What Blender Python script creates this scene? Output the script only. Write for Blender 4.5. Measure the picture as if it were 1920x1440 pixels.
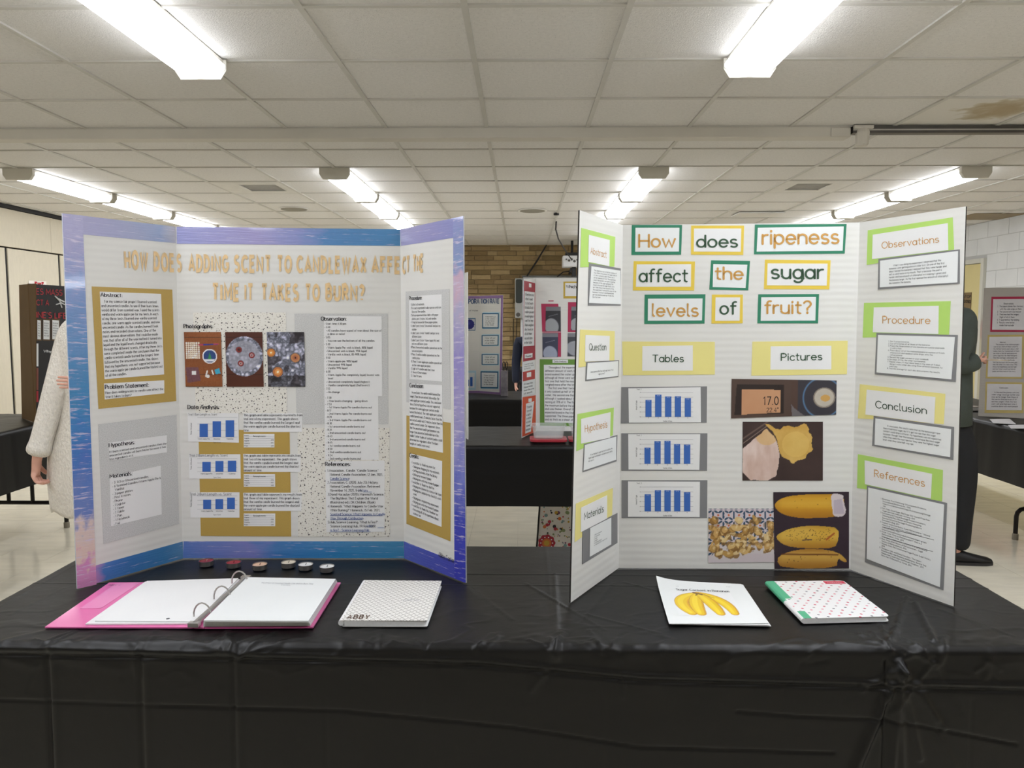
import bpy, bmesh, math, random
import numpy as np
from mathutils import Vector, Matrix
random.seed(7)
for o in list(bpy.data.objects): bpy.data.objects.remove(o)
SC = bpy.context.scene
COL = SC.collection
R = math.radians
# ------------------------------------------------------------------ camera
F = 1450.0; CZ = 1.40; PITCH = 4.85; YAW = 0.67; ZT = 0.746; ZCEIL = 2.55
cam = bpy.data.cameras.new('camera'); camo = bpy.data.objects.new('camera', cam); COL.objects.link(camo)
cam.sensor_fit = 'HORIZONTAL'; cam.sensor_width = 36.0; cam.lens = 36.0*F/1920
cam.clip_start = 0.05; cam.clip_end = 100
camo.location = (0, 0, CZ); camo.rotation_euler = (R(90-PITCH), 0, R(YAW)); SC.camera = camo
CM = camo.rotation_euler.to_matrix()
# ------------------------------------------------------------------ world, exposure
w = bpy.data.worlds.new('world'); SC.world = w; w.use_nodes = True
w.node_tree.nodes['Background'].inputs[0].default_value = (0.9, 0.95, 1, 1)
w.node_tree.nodes['Background'].inputs[1].default_value = 0.02
SC.view_settings.view_transform = 'Standard'; SC.view_settings.look = 'None'
SC.view_settings.exposure = 1.32; SC.view_settings.gamma = 1.0
try: SC.view_settings.use_curve_mapping = False
except Exception: pass
LAMP = 6.5          # strength of the fluorescent diffusers
# ------------------------------------------------------------------ pixel -> point on a known surface
def ray(px, py): return (CM @ Vector(((px-960)/F, -(py-720)/F, -1.0)))
C0 = Vector((0, 0, CZ))
def onz(px, py, z=ZT):
    d = ray(px, py); t = (z-CZ)/d.z; return C0+d*t
def ony(px, py, y):
    d = ray(px, py); return C0+d*(y/d.y)
def onx(px, py, x):
    d = ray(px, py); return C0+d*(x/d.x)
class Pl:
    """a flat surface given by three points, facing the aisle"""
    def __init__(s, a, b, c):
        s.o = Vector(a); s.n = (Vector(b)-s.o).cross(Vector(c)-s.o).normalized()
        if s.n.dot(C0-s.o) < 0: s.n = -s.n
    def hit(s, px, py, off=0.0):
        d = ray(px, py); t = (s.o+s.n*off-C0).dot(s.n)/d.dot(s.n); return C0+d*t
    def quad(s, q, off=0.0): return [s.hit(x, y, off) for x, y in q]
# ------------------------------------------------------------------ colour / materials
def lin(c):
    if isinstance(c, str): c = tuple(int(c[i:i+2], 16)/255 for i in (0, 2, 4))
    return tuple(x/12.92 if x <= .04045 else ((x+.055)/1.055)**2.4 for x in c)
MATS = {}
def mat(name, c='cccccc', rough=.6, metal=0, spec=.5, em=0, noise=None, bump=None, coat=0, alpha=1, trans=0):
    """noise=(scale, amount, stretch) varies the colour; bump=(scale, strength, stretch)"""
    if name in MATS: return MATS[name]
    m = bpy.data.materials.new(name); m.use_nodes = True; nt = m.node_tree; N = nt.nodes; L = nt.links
    b = N['Principled BSDF']; rgb = lin(c)
    b.inputs['Base Color'].default_value = (*rgb, 1); b.inputs['Roughness'].default_value = rough
    b.inputs['Metallic'].default_value = metal; b.inputs['Specular IOR Level'].default_value = spec
    b.inputs['Coat Weight'].default_value = coat; b.inputs['Alpha'].default_value = alpha
    b.inputs['Transmission Weight'].default_value = trans
    if em:
        b.inputs['Emission Color'].default_value = (*rgb, 1); b.inputs['Emission Strength'].default_value = em
    def nz(scale, stretch, detail=4):
        tc = N.new('ShaderNodeTexCoord'); mp = N.new('ShaderNodeMapping'); n = N.new('ShaderNodeTexNoise')
        mp.inputs['Scale'].default_value = stretch or (1, 1, 1)
        L.new(tc.outputs['Object'], mp.inputs['Vector']); L.new(mp.outputs[0], n.inputs['Vector'])
        n.inputs['Scale'].default_value = scale; n.inputs['Detail'].default_value = detail
        return n
    if noise:
        n = nz(noise[0], noise[2] if len(noise) > 2 else None)
        r = N.new('ShaderNodeMapRange'); r.inputs['From Min'].default_value = .3; r.inputs['From Max'].default_value = .7
        r.inputs['To Min'].default_value = 1-noise[1]; r.inputs['To Max'].default_value = 1+noise[1]
        L.new(n.outputs['Fac'], r.inputs['Value'])
        h = N.new('ShaderNodeVectorMath'); h.operation = 'SCALE'; h.inputs[0].default_value = rgb
        L.new(r.outputs[0], h.inputs['Scale']); L.new(h.outputs[0], b.inputs['Base Color'])
    if bump:
        n = nz(bump[0], bump[2] if len(bump) > 2 else None)
        bp = N.new('ShaderNodeBump'); bp.inputs['Strength'].default_value = bump[1]; bp.inputs['Distance'].default_value = .01
        L.new(n.outputs['Fac'], bp.inputs['Height']); L.new(bp.outputs[0], b.inputs['Normal'])
    MATS[name] = m; return m
def nodes(m): return m.node_tree.nodes, m.node_tree.links, m.node_tree.nodes['Principled BSDF']
def ramp(N, stops, interp='LINEAR'):
    r = N.new('ShaderNodeValToRGB'); r.color_ramp.interpolation = interp; e = r.color_ramp.elements
    while len(e) < len(stops): e.new(.5)
    for k, (p, c) in enumerate(stops): e[k].position = p; e[k].color = (*lin(c), 1)
    return r
# ------------------------------------------------------------------ objects
def setp(o, label=None, cat=None, group=None, kind=None):
    if label: o['label'] = label
    if cat: o['category'] = cat
    if group: o['group'] = group
    if kind: o['kind'] = kind
    return o
def thing(name, label, cat, loc=(0, 0, 0), group=None):
    o = bpy.data.objects.new(name, None); COL.objects.link(o); o.location = loc; o.empty_display_size = .05
    return setp(o, label, cat, group)
def rootof(o):
    while o.parent: o = o.parent
    return o
def obj(name, V, Fc, mats, parent=None, mi=None, uv=None, smooth=False, label=None, kind=None, origin=None):
    """one mesh object; V in world coordinates"""
    off = Vector((0, 0, 0))
    if parent is not None: off = rootof(parent).location
    elif origin is not None: off = Vector(origin)
    me = bpy.data.meshes.new(name)
    me.from_pydata([(v[0]-off[0], v[1]-off[1], v[2]-off[2]) for v in V], [], Fc)
    if not isinstance(mats, (list, tuple)): mats = [mats]
    for m in mats: me.materials.append(m)
    if mi is not None: me.polygons.foreach_set('material_index', mi)
    if smooth: me.polygons.foreach_set('use_smooth', [True]*len(me.polygons))
    if uv is not None:
        l = me.uv_layers.new(name='uv'); idx = np.zeros(len(me.loops), int); me.loops.foreach_get('vertex_index', idx)
        l.data.foreach_set('uv', np.array(uv, float)[idx].ravel())
    me.update()
    o = bpy.data.objects.new(name, me); COL.objects.link(o)
    if parent is not None: o.parent = parent
    elif origin is not None: o.location = off
    if label: o['label'] = label
    if kind: o['kind'] = kind
    return o
class MB:
    def __init__(s): s.V = []; s.F = []; s.M = []
    def add(s, V, Fc, m=0):
        k = len(s.V); s.V += [tuple(v) for v in V]; s.F += [tuple(i+k for i in f) for f in Fc]; s.M += [m]*len(Fc); return s
    def box(s, x0, x1, y0, y1, z0, z1, m=0, M=None):
        V = [Vector((x, y, z)) for z in (z0, z1) for y in (y0, y1) for x in (x0, x1)]
        if M: V = [M @ v for v in V]
        return s.add(V, [(0, 2, 3, 1), (4, 5, 7, 6), (0, 1, 5, 4), (2, 6, 7, 3), (0, 4, 6, 2), (1, 3, 7, 5)], m)
    def bbox(s, x0, x1, y0, y1, z0, z1, b=.003, m=0, M=None):
        bm = bmesh.new(); bmesh.ops.create_cube(bm, size=1)
        for v in bm.verts: v.co = Vector(((x0+x1)/2+v.co.x*(x1-x0), (y0+y1)/2+v.co.y*(y1-y0), (z0+z1)/2+v.co.z*(z1-z0)))
        bmesh.ops.bevel(bm, geom=bm.edges[:], offset=b, segments=2, affect='EDGES', profile=.5)
        bm.verts.index_update(); V = [(M @ v.co) if M else v.co.copy() for v in bm.verts]
        s.add(V, [[v.index for v in f.verts] for f in bm.faces], m); bm.free(); return s
    def tube(s, pts, r, n=10, m=0, cap=True, closed=False):
        pts = [Vector(p) for p in pts]; k0 = len(s.V); rs = r if isinstance(r, (list, tuple)) else [r]*len(pts)
        up = Vector((0, 0, 1)); prev = None; N_ = len(pts)
        for i, p in enumerate(pts):
            a = pts[(i-1) % N_] if (i > 0 or closed) else p; b = pts[(i+1) % N_] if (i < N_-1 or closed) else p
            t = (b-a).normalized()
            if prev is None: q = t.cross(up if abs(t.z) < .9 else Vector((1, 0, 0))).normalized()
            else: q = (prev-t*prev.dot(t)).normalized()
            prev = q; e = t.cross(q)
            for j in range(n):
                an = 2*math.pi*j/n; s.V.append(tuple(p+(q*math.cos(an)+e*math.sin(an))*rs[i]))
        last = N_ if closed else N_-1
        for i in range(last):
            for j in range(n):
                a = k0+i*n+j; b = k0+i*n+(j+1) % n; i2 = (i+1) % N_
                s.F.append((a, b, k0+i2*n+(j+1) % n, k0+i2*n+j)); s.M.append(m)
        if cap and not closed:
            s.F.append(tuple(k0+j for j in range(n))[::-1]); s.F.append(tuple(k0+(N_-1)*n+j for j in range(n))); s.M += [m, m]
        return s
    def lathe(s, prof, n=24, c=(0, 0, 0), m=0, M=None):
        k0 = len(s.V)
        for r, z in prof:
            for j in range(n):
                an = 2*math.pi*j/n; v = Vector((c[0]+r*math.cos(an), c[1]+r*math.sin(an), c[2]+z)); s.V.append(tuple(M @ v if M else v))
        for i in range(len(prof)-1):
            for j in range(n):
                s.F.append((k0+i*n+j, k0+i*n+(j+1) % n, k0+(i+1)*n+(j+1) % n, k0+(i+1)*n+j)); s.M.append(m)
        s.F.append(tuple(k0+j for j in range(n))[::-1]); s.F.append(tuple(k0+(len(prof)-1)*n+j for j in range(n))); s.M += [m, m]
        return s
    def sphere(s, c, r, n=12, m=0):
        k0 = len(s.V); rr = r if isinstance(r, (tuple, list)) else (r, r, r)
        for i in range(1, n):
            ph = math.pi*i/n
            for j in range(n*2):
                an = math.pi*j/n; s.V.append((c[0]+rr[0]*math.sin(ph)*math.cos(an), c[1]+rr[1]*math.sin(ph)*math.sin(an), c[2]+rr[2]*math.cos(ph)))
        for i in range(n-2):
            for j in range(2*n):
                s.F.append((k0+i*2*n+j, k0+(i+1)*2*n+j, k0+(i+1)*2*n+(j+1) % (2*n), k0+i*2*n+(j+1) % (2*n))); s.M.append(m)
        a = len(s.V); s.V += [(c[0], c[1], c[2]+rr[2]), (c[0], c[1], c[2]-rr[2])]
        for j in range(2*n):
            s.F.append((a, k0+j, k0+(j+1) % (2*n))); s.F.append((a+1, k0+(n-2)*2*n+(j+1) % (2*n), k0+(n-2)*2*n+j)); s.M += [m, m]
        return s
    def slab(s, q, n, th, m=0, me=None):
        """q: front outline (any polygon), solid goes back by th against n"""
        k = len(q); V = [Vector(p) for p in q]+[Vector(p)-n*th for p in q]
        Fc = [tuple(range(k)), tuple(range(k, 2*k))[::-1]]+[(i, i+k, (i+1) % k+k, (i+1) % k) for i in range(k)]
        j = len(s.M); s.add(V, Fc, m)
        if me is not None:
            for i in range(j+1, len(s.M)): s.M[i] = me
        return s
    def obj(s, name, mats, parent=None, **kw): return obj(name, s.V, s.F, mats, parent, mi=s.M, **kw)
def bil(q, u, v):
    """q = TL,TR,BR,BL ; u right, v up"""
    return (q[3]*(1-u)+q[2]*u)*(1-v)+(q[0]*(1-u)+q[1]*u)*v
def sheet(name, parent, q, n, m, th=.0003, label=None, kind=None):
    V = [Vector(p) for p in q]+[Vector(p)-n*th for p in q]; k = len(q)
    W = (q[2]-q[3]).length; H = (q[0]-q[3]).length
    ux = (q[2]-q[3]).normalized(); uy = n.cross(ux)
    if uy.dot(q[0]-q[3]) < 0: uy = -uy
    uv = [((v-q[3]).dot(ux), (v-q[3]).dot(uy)) for v in V]
    Fc = [tuple(range(k)), tuple(range(k, 2*k))[::-1]]+[(i, i+k, (i+1) % k+k, (i+1) % k) for i in range(k)]
    return obj(name, V, Fc, m, parent, uv=uv, label=label, kind=kind)
# ------------------------------------------------------------------ stroke lettering
XH = .66
def arc(cx, cy, rx, ry, a0, a1, q):
    n = max(2, int(math.ceil(abs(a1-a0)/360*q)))
    return [(cx+rx*math.cos(R(a0+(a1-a0)*i/n)), cy+ry*math.sin(R(a0+(a1-a0)*i/n))) for i in range(n+1)]
def glyphs(q):
    A = lambda *a: arc(*a, q); h = XH/2; G = {}
    O = lambda cx=.27: A(cx, h, .27, h, 90, 450)
    G['a'] = (.54, [O(), [(.54, XH), (.54, 0)]]); G['b'] = (.54, [[(0, 1), (0, 0)], O()])
    G['c'] = (.47, [A(.27, h, .27, h, 48, 312)]); G['d'] = (.54, [O(), [(.54, 1), (.54, 0)]])
    G['e'] = (.54, [[(.02, h+.01), (.54, h+.01)]+A(.27, h, .27, h, 6, 318)])
    G['f'] = (.34, [A(.3, .82, .17, .18, 70, 180)+[(.13, 0)], [(0, XH), (.32, XH)]])
    G['g'] = (.54, [O(), [(.54, XH), (.54, -.05)]+A(.28, -.05, .26, .25, 0, -145)])
    G['h'] = (.5, [[(0, 1), (0, 0)], A(.25, XH-.26, .25, .26, 180, 0)+[(.5, 0)]])
    G['i'] = (.06, [[(.03, XH), (.03, 0)], [(.03, .88), (.03, .95)]])
    G['j'] = (.12, [[(.1, XH), (.1, -.12)]+A(-.04, -.12, .14, .16, 0, -90), [(.1, .88), (.1, .95)]])
    G['k'] = (.46, [[(0, 1), (0, 0)], [(.42, XH), (.02, .26)], [(.15, .36), (.45, 0)]])
    G['l'] = (.12, [[(.02, 1), (.02, .14)]+A(.14, .14, .12, .14, 180, 260)])
    G['m'] = (.84, [[(0, XH), (0, 0)], A(.21, XH-.22, .21, .22, 180, 0)+[(.42, 0)], A(.63, XH-.22, .21, .22, 180, 0)+[(.84, 0)]])
    G['n'] = (.5, [[(0, XH), (0, 0)], A(.25, XH-.26, .25, .26, 180, 0)+[(.5, 0)]])
    G['o'] = (.54, [O()]); G['p'] = (.54, [[(0, XH), (0, -.28)], O()]); G['q'] = (.54, [O(), [(.54, XH), (.54, -.28)]])
    G['r'] = (.3, [[(0, XH), (0, 0)], A(.26, XH-.26, .26, .26, 180, 80)])
    G['s'] = (.42, [A(.21, XH*.75, .19, XH*.25, 40, 270)+A(.21, XH*.25, .21, XH*.25, 90, -140)[1:]])
    G['t'] = (.32, [[(.13, .92), (.13, .16)]+A(.28, .16, .15, .16, 180, 275), [(0, XH), (.32, XH)]])
    G['u'] = (.5, [[(0, XH), (0, .26)]+A(.25, .26, .25, .26, 180, 360)+[(.5, XH)], [(.5, .26), (.5, 0)]])
    G['v'] = (.5, [[(0, XH), (.25, 0), (.5, XH)]]); G['w'] = (.8, [[(0, XH), (.2, 0), (.4, XH*.9), (.6, 0), (.8, XH)]])
    G['x'] = (.46, [[(0, XH), (.46, 0)], [(.46, XH), (0, 0)]]); G['y'] = (.5, [[(0, XH), (.26, .02)], [(.5, XH), (.16, -.28)]])
    G['z'] = (.44, [[(.02, XH), (.42, XH), (.02, 0), (.44, 0)]])
    G['A'] = (.7, [[(0, 0), (.35, 1), (.7, 0)], [(.12, .33), (.58, .33)]])
    G['B'] = (.56, [[(0, 0), (0, 1), (.3, 1)]+A(.3, .76, .22, .24, 90, -90)+[(0, .52)], [(.3, .52)]+A(.3, .26, .26, .26, 90, -90)+[(0, 0)]])
    G['C'] = (.68, [A(.4, .5, .4, .5, 45, 315)]); G['D'] = (.66, [[(0, 0), (0, 1), (.2, 1)]+A(.2, .5, .46, .5, 90, -90)+[(0, 0)]])
    G['E'] = (.5, [[(.5, 1), (0, 1), (0, 0), (.5, 0)], [(0, .52), (.44, .52)]]); G['F'] = (.5, [[(.5, 1), (0, 1), (0, 0)], [(0, .52), (.42, .52)]])
    G['G'] = (.74, [A(.4, .5, .4, .5, 45, 330)+[(.76, .46), (.45, .46)]]); G['H'] = (.64, [[(0, 1), (0, 0)], [(.64, 1), (.64, 0)], [(0, .5), (.64, .5)]])
    G['I'] = (.06, [[(.03, 1), (.03, 0)]]); G['J'] = (.4, [[(.4, 1), (.4, .22)]+A(.2, .22, .2, .22, 0, -170)])
    G['K'] = (.58, [[(0, 1), (0, 0)], [(.54, 1), (.02, .42)], [(.18, .6), (.58, 0)]]); G['L'] = (.46, [[(0, 1), (0, 0), (.46, 0)]])
    G['M'] = (.78, [[(0, 0), (0, 1), (.39, .3), (.78, 1), (.78, 0)]]); G['N'] = (.66, [[(0, 0), (0, 1), (.66, 0), (.66, 1)]])
    G['O'] = (.8, [A(.4, .5, .4, .5, 90, 450)]); G['P'] = (.54, [[(0, 0), (0, 1), (.28, 1)]+A(.28, .73, .26, .27, 90, -90)+[(0, .46)]])
    G['Q'] = (.8, [A(.4, .5, .4, .5, 90, 450), [(.5, .22), (.78, -.05)]])
    G['R'] = (.58, [[(0, 0), (0, 1), (.28, 1)]+A(.28, .74, .26, .26, 90, -90)+[(0, .48)], [(.26, .48), (.58, 0)]])
    G['S'] = (.56, [A(.28, .76, .25, .24, 35, 270)+A(.28, .26, .28, .26, 90, -145)[1:]])
    G['T'] = (.62, [[(0, 1), (.62, 1)], [(.31, 1), (.31, 0)]]); G['U'] = (.62, [[(0, 1), (0, .31)]+A(.31, .31, .31, .31, 180, 360)+[(.62, 1)]])
    G['V'] = (.68, [[(0, 1), (.34, 0), (.68, 1)]]); G['W'] = (.96, [[(0, 1), (.24, 0), (.48, .9), (.72, 0), (.96, 1)]])
    G['X'] = (.62, [[(0, 1), (.62, 0)], [(.62, 1), (0, 0)]]); G['Y'] = (.62, [[(0, 1), (.31, .46), (.62, 1)], [(.31, .46), (.31, 0)]])
    G['Z'] = (.56, [[(.02, 1), (.54, 1), (.02, 0), (.56, 0)]])
    G['0'] = (.5, [A(.25, .5, .25, .5, 90, 450)]); G['1'] = (.3, [[(.02, .8), (.2, 1), (.2, 0)]])
    G['2'] = (.48, [A(.24, .74, .23, .26, 160, -20)+[(0, 0), (.48, 0)]])
    G['3'] = (.48, [A(.22, .76, .22, .24, 140, -90)+A(.22, .27, .25, .27, 90, -140)[1:]]); G['4'] = (.54, [[(.4, 0), (.4, 1), (0, .3), (.54, .3)]])
    G['5'] = (.5, [[(.44, 1), (.08, 1), (.04, .56)]+A(.22, .32, .27, .32, 110, -140)]); G['6'] = (.52, [[(.38, 1), (.06, .45)]+A(.26, .3, .25, .3, 155, -205)])
    G['7'] = (.48, [[(0, 1), (.48, 1), (.14, 0)]]); G['8'] = (.5, [A(.25, .76, .2, .24, 90, 450), A(.25, .27, .25, .27, 90, 450)])
    G['9'] = (.52, [A(.26, .7, .25, .3, 90, 450), [(.5, .62), (.18, 0)]])
    G['.'] = (.1, [[(.05, 0), (.05, .1)]]); G[','] = (.12, [[(.08, .08), (.02, -.14)]]); G[':'] = (.1, [[(.05, 0), (.05, .1)], [(.05, .5), (.05, .6)]])
    G["'"] = (.08, [[(.04, 1), (.04, .8)]]); G['"'] = (.2, [[(.04, 1), (.04, .8)], [(.16, 1), (.16, .8)]]); G['-'] = (.3, [[(0, .36), (.3, .36)]])
    G['?'] = (.46, [A(.23, .76, .22, .24, 160, -50)+[(.23, .4), (.23, .28)], [(.23, 0), (.23, .09)]])
    G['('] = (.2, [A(.3, .4, .28, .65, 130, 230)]); G[')'] = (.2, [A(-.1, .4, .28, .65, 50, -50)])
    G['&'] = (.66, [[(.62, .4), (.3, 0), (.06, .22), (.42, .74), (.28, 1), (.14, .78), (.64, 0)]]); G['/'] = (.34, [[(0, -.1), (.34, 1)]])
    G['%'] = (.7, [A(.15, .8, .14, .18, 90, 450), A(.55, .2, .14, .18, 90, 450), [(.6, 1), (.1, 0)]])
    G['*'] = (.34, [[(.04+.0, .22+.07*k), (.28, .22+.07*k)] for k in range(4)]); G['~'] = (.2, [A(.1, .32, .08, .1, 90, 450)])
    G['_'] = (.5, [[(0, -.14), (.5, -.14)]]); G['°'] = (.2, [A(.1, .9, .1, .1, 90, 450)])
    G[' '] = (.2, [])
    return G
GQ = {q: glyphs(q) for q in (8, 12, 32)}
def ribbon(pts, hw, MBx, style, V, Fc, X0, Y0, rnd):
    n = len(pts); closed = n > 3 and abs(pts[0][0]-pts[-1][0]) < 1e-6 and abs(pts[0][1]-pts[-1][1]) < 1e-6
    k = len(V); D = []
    for i in range(n-1):
        dx = pts[i+1][0]-pts[i][0]; dy = pts[i+1][1]-pts[i][1]; l = math.hypot(dx, dy) or 1e-9; D.append((dx/l, dy/l))
    for i in range(n):
        if i == 0: a = D[-1] if closed else D[0]; b = D[0]
        elif i == n-1: a = D[-1]; b = D[0] if closed else D[-1]
        else: a = D[i-1]; b = D[i]
        nx, ny = -(a[1]+b[1]), a[0]+b[0]; l = math.hypot(nx, ny)
        if l < .2: nx, ny = -a[1], a[0]; l = 1; s = 1
        else: s = min(2.0/l, 1.7)
        nx, ny = nx/l, ny/l; t = hw
        if style == 'serif': t = hw*(.38+.75*max(abs(a[1]), abs(b[1])))
        V.append((X0+pts[i][0]+nx*t*s, Y0+pts[i][1]+ny*t*s)); V.append((X0+pts[i][0]-nx*t*s, Y0+pts[i][1]-ny*t*s))
    for i in range(n-1): Fc.append((k+2*i, k+2*i+1, k+2*i+3, k+2*i+2))
    if rnd and not closed:
        for e, d, sg in ((0, D[0], -1), (n-1, D[-1], 1)):
            kk = len(V); a0 = math.atan2(d[1], d[0])+(0 if sg > 0 else math.pi)
            for j in range(7):
                an = a0-math.pi/2+math.pi*j/6; V.append((X0+pts[e][0]+hw*math.cos(an), Y0+pts[e][1]+hw*math.sin(an)))
            Fc.append(tuple(range(kk, kk+7)))
def layout(lines, style, t, q, lp, gap=None):
    G = GQ[q]; V = []; Fc = []; wmax = 0; gap = gap if gap is not None else (.19 if style != 'serif' else .17)
    for li, s in enumerate(lines):
        x = 0; Y0 = (len(lines)-1-li)*lp
        for ch in s:
            g = G.get(ch) or G['o']
            for st in g[1]:
                ribbon(st, t/2, None, style, V, Fc, x, Y0, style == 'round' and q > 12)
                if style == 'serif' and len(st) >= 2:
                    for a, b in ((st[0], st[1]), (st[-1], st[-2])):
                        if abs(a[0]-b[0]) < .12 and abs(a[1]-b[1]) > .2 and ch not in '.,\'"()/*':
                            k = len(V); w = .13; zz = .035 if a[1] < b[1] else -.035
                            V += [(x+a[0]-w, Y0+a[1]), (x+a[0]+w, Y0+a[1]), (x+a[0]+w, Y0+a[1]+zz*1.3), (x+a[0]-w, Y0+a[1]+zz*1.3)]; Fc.append((k, k+1, k+2, k+3))
            x += g[0]+gap
        wmax = max(wmax, x-gap)
    return V, Fc, wmax, (len(lines)-1)*lp+1
def letter(parent, q, lines, m, style='serif', t=.12, qn=8, lp=1.7, width=None, name='lettering', off=None, gap=None, label=None, pad=False):
    """text fitted in quad q (TL,TR,BR,BL world points)"""
    if isinstance(lines, str): lines = [lines]
    V, Fc, wm, h = layout(lines, style, t, qn, lp, gap); wm = width or wm
    k = t/2 if pad else 0; P = [bil(q, (x+k)/(wm+2*k), (y+k)/(h+2*k)) for x, y in V]
    return obj(name, P, Fc, m, parent, label=label)
def subq(q, u0, u1, v0, v1): return [bil(q, u0, v1), bil(q, u1, v1), bil(q, u1, v0), bil(q, u0, v0)]
def shiftq(q, n, d): return [p+n*d for p in q]
# ------------------------------------------------------------------ printed photographs: colour per vertex of a fine grid
def vn(x, y, seed=0):
    xi = np.floor(x).astype(int); yi = np.floor(y).astype(int); fx = x-xi; fy = y-yi; fx = fx*fx*(3-2*fx); fy = fy*fy*(3-2*fy)
    def hsh(a, b): return np.abs(np.sin(a*127.1+b*311.7+seed*74.7)*43758.5453) % 1
    return (hsh(xi, yi)*(1-fx)+hsh(xi+1, yi)*fx)*(1-fy)+(hsh(xi, yi+1)*(1-fx)+hsh(xi+1, yi+1)*fx)*fy
def fbm(x, y, s=0, o=4): return sum(vn(x*2**k, y*2**k, s+k)*.5**k for k in range(o))/sum(.5**k for k in range(o))
def c3(h): return np.array([int(h[i:i+2], 16)/255 for i in (0, 2, 4)])
class Im:
    def __init__(s, nx, ny, asp):
        s.u, s.v = np.meshgrid(np.linspace(0, 1, nx), np.linspace(0, 1, ny)); s.a = asp   # asp = height/width
        s.X = s.u; s.Y = s.v*asp; s.c = np.zeros((ny, nx, 3))
    def fill(s, c): s.c[:] = c3(c) if isinstance(c, str) else c
    def put(s, m, c):
        m = np.clip(m, 0, 1)[..., None]; c = c3(c) if isinstance(c, str) else c; s.c = s.c*(1-m)+c*m
    def ell(s, cx, cy, rx, ry, ang=0, soft=.02):
        ca, sa = math.cos(R(ang)), math.sin(R(ang)); dx = s.X-cx; dy = s.Y-cy
        d = np.sqrt(((dx*ca+dy*sa)/rx)**2+((-dx*sa+dy*ca)/ry)**2); return np.clip((1-d)/soft*min(rx, ry)/.02*.5+.5, 0, 1)
    def blob(s, P, warp=.02, k=9, sm=2):
        for _ in range(sm): P = [q for a, b in zip(P, P[1:]+P[:1]) for q in ((a[0]*.75+b[0]*.25, a[1]*.75+b[1]*.25), (a[0]*.25+b[0]*.75, a[1]*.25+b[1]*.75))]
        X, Y = s.X, s.Y; s.X, s.Y = X+warp*(fbm(X*k, Y*k, 31)-.5)*2, Y+warp*(fbm(X*k, Y*k, 37)-.5)*2; m = Im.poly(s, P); s.X, s.Y = X, Y; return m
    def bez(s, a, b, c, w):
        m = np.zeros(s.X.shape)
        for i in range(41):
            u = i/40; x = a[0]*(1-u)**2+2*b[0]*u*(1-u)+c[0]*u*u; y = a[1]*(1-u)**2+2*b[1]*u*(1-u)+c[1]*u*u; r = w*(.35+.65*math.sin(math.pi*min(1, .08+u*.80))**.7)
            m = np.maximum(m, np.clip((r-np.hypot(s.X-x, s.Y-y))/.008, 0, 1))
        return m
    def poly(s, P):
        ins = np.zeros(s.X.shape, bool); n = len(P)
        for i in range(n):
            x1, y1 = P[i]; x2, y2 = P[(i+1) % n]
            if y1 == y2: continue
            c = ((y1 > s.Y) != (y2 > s.Y)) & (s.X < (x2-x1)*(s.Y-y1)/(y2-y1)+x1); ins ^= c
        return ins.astype(float)
    def line(s, x1, y1, x2, y2, w):
        dx, dy = x2-x1, y2-y1; t = np.clip(((s.X-x1)*dx+(s.Y-y1)*dy)/(dx*dx+dy*dy), 0, 1)
        return np.clip((w-np.hypot(s.X-x1-t*dx, s.Y-y1-t*dy))/w*3, 0, 1)
    def noise(s, k, seed=0, o=4, sx=1): return fbm(s.X*k*sx, s.Y*k, seed, o)
PRINT = bpy.data.materials.new('photo_print'); PRINT.use_nodes = True
_N, _L, _B = nodes(PRINT); _a = _N.new('ShaderNodeVertexColor'); _a.layer_name = 'ink'; _L.new(_a.outputs[0], _B.inputs['Base Color'])
_B.inputs['Roughness'].default_value = .35
def photo(name, parent, q, im, label=None, mat_=None):
    ny, nx, _ = im.c.shape; V = [bil(q, i/(nx-1), j/(ny-1)) for j in range(ny) for i in range(nx)]
    Fc = [(j*nx+i, j*nx+i+1, (j+1)*nx+i+1, (j+1)*nx+i) for j in range(ny-1) for i in range(nx-1)]
    o = obj(name, V, Fc, mat_ or PRINT, parent, label=label)
    c = np.clip(im.c, 0, 1).reshape(-1, 3); c = np.where(c <= .04045, c/12.92, ((c+.055)/1.055)**2.4)
    at = o.data.color_attributes.new('ink', 'FLOAT_COLOR', 'POINT'); at.data.foreach_set('color', np.hstack([c, np.ones((len(c), 1))]).ravel())
    return o
exec_order = []
def OB(h, k=1.25):
    c = [min(.88, x*k) for x in lin(h)]
    return tuple(12.92*x if x <= .0031308 else 1.055*x**(1/2.4)-.055 for x in c)
# ================================================================== THE ROOM
XL, XR, YB, YF = -5.21, 5.56, 12.3, -3.4
m_tile = mat('ceiling_tile', 'e2dfda', .9, noise=(60, .04), bump=(160, .35)); N_, L_, B_ = nodes(m_tile)
# pinholes / fissures of the mineral tile
tc = N_.new('ShaderNodeTexCoord'); vo = N_.new('ShaderNodeTexVoronoi'); vo.inputs['Scale'].default_value = 90
L_.new(tc.outputs['Object'], vo.inputs['Vector']); mr = N_.new('ShaderNodeMapRange'); L_.new(vo.outputs['Distance'], mr.inputs['Value'])
mr.inputs['From Min'].default_value = .08; mr.inputs['From Max'].default_value = .16; mr.inputs['To Min'].default_value = .55; mr.inputs['To Max'].default_value = 1
ns = [n for n in N_ if n.type == 'VECT_MATH'][0]; mul = N_.new('ShaderNodeVectorMath'); mul.operation = 'SCALE'
L_.new(ns.outputs[0], mul.inputs[0]); L_.new(mr.outputs[0], mul.inputs['Scale']); L_.new(mul.outputs[0], B_.inputs['Base Color'])
m_stain = mat('stained_tile', 'd2cdc2', .9, bump=(160, .3)); N_, L_, B_ = nodes(m_stain)
tc = N_.new('ShaderNodeTexCoord'); vm = N_.new('ShaderNodeVectorMath'); vm.operation = 'SUBTRACT'; vm.inputs[1].default_value = (2.66, 4.42, 2.55); L_.new(tc.outputs['Object'], vm.inputs[0])
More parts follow.
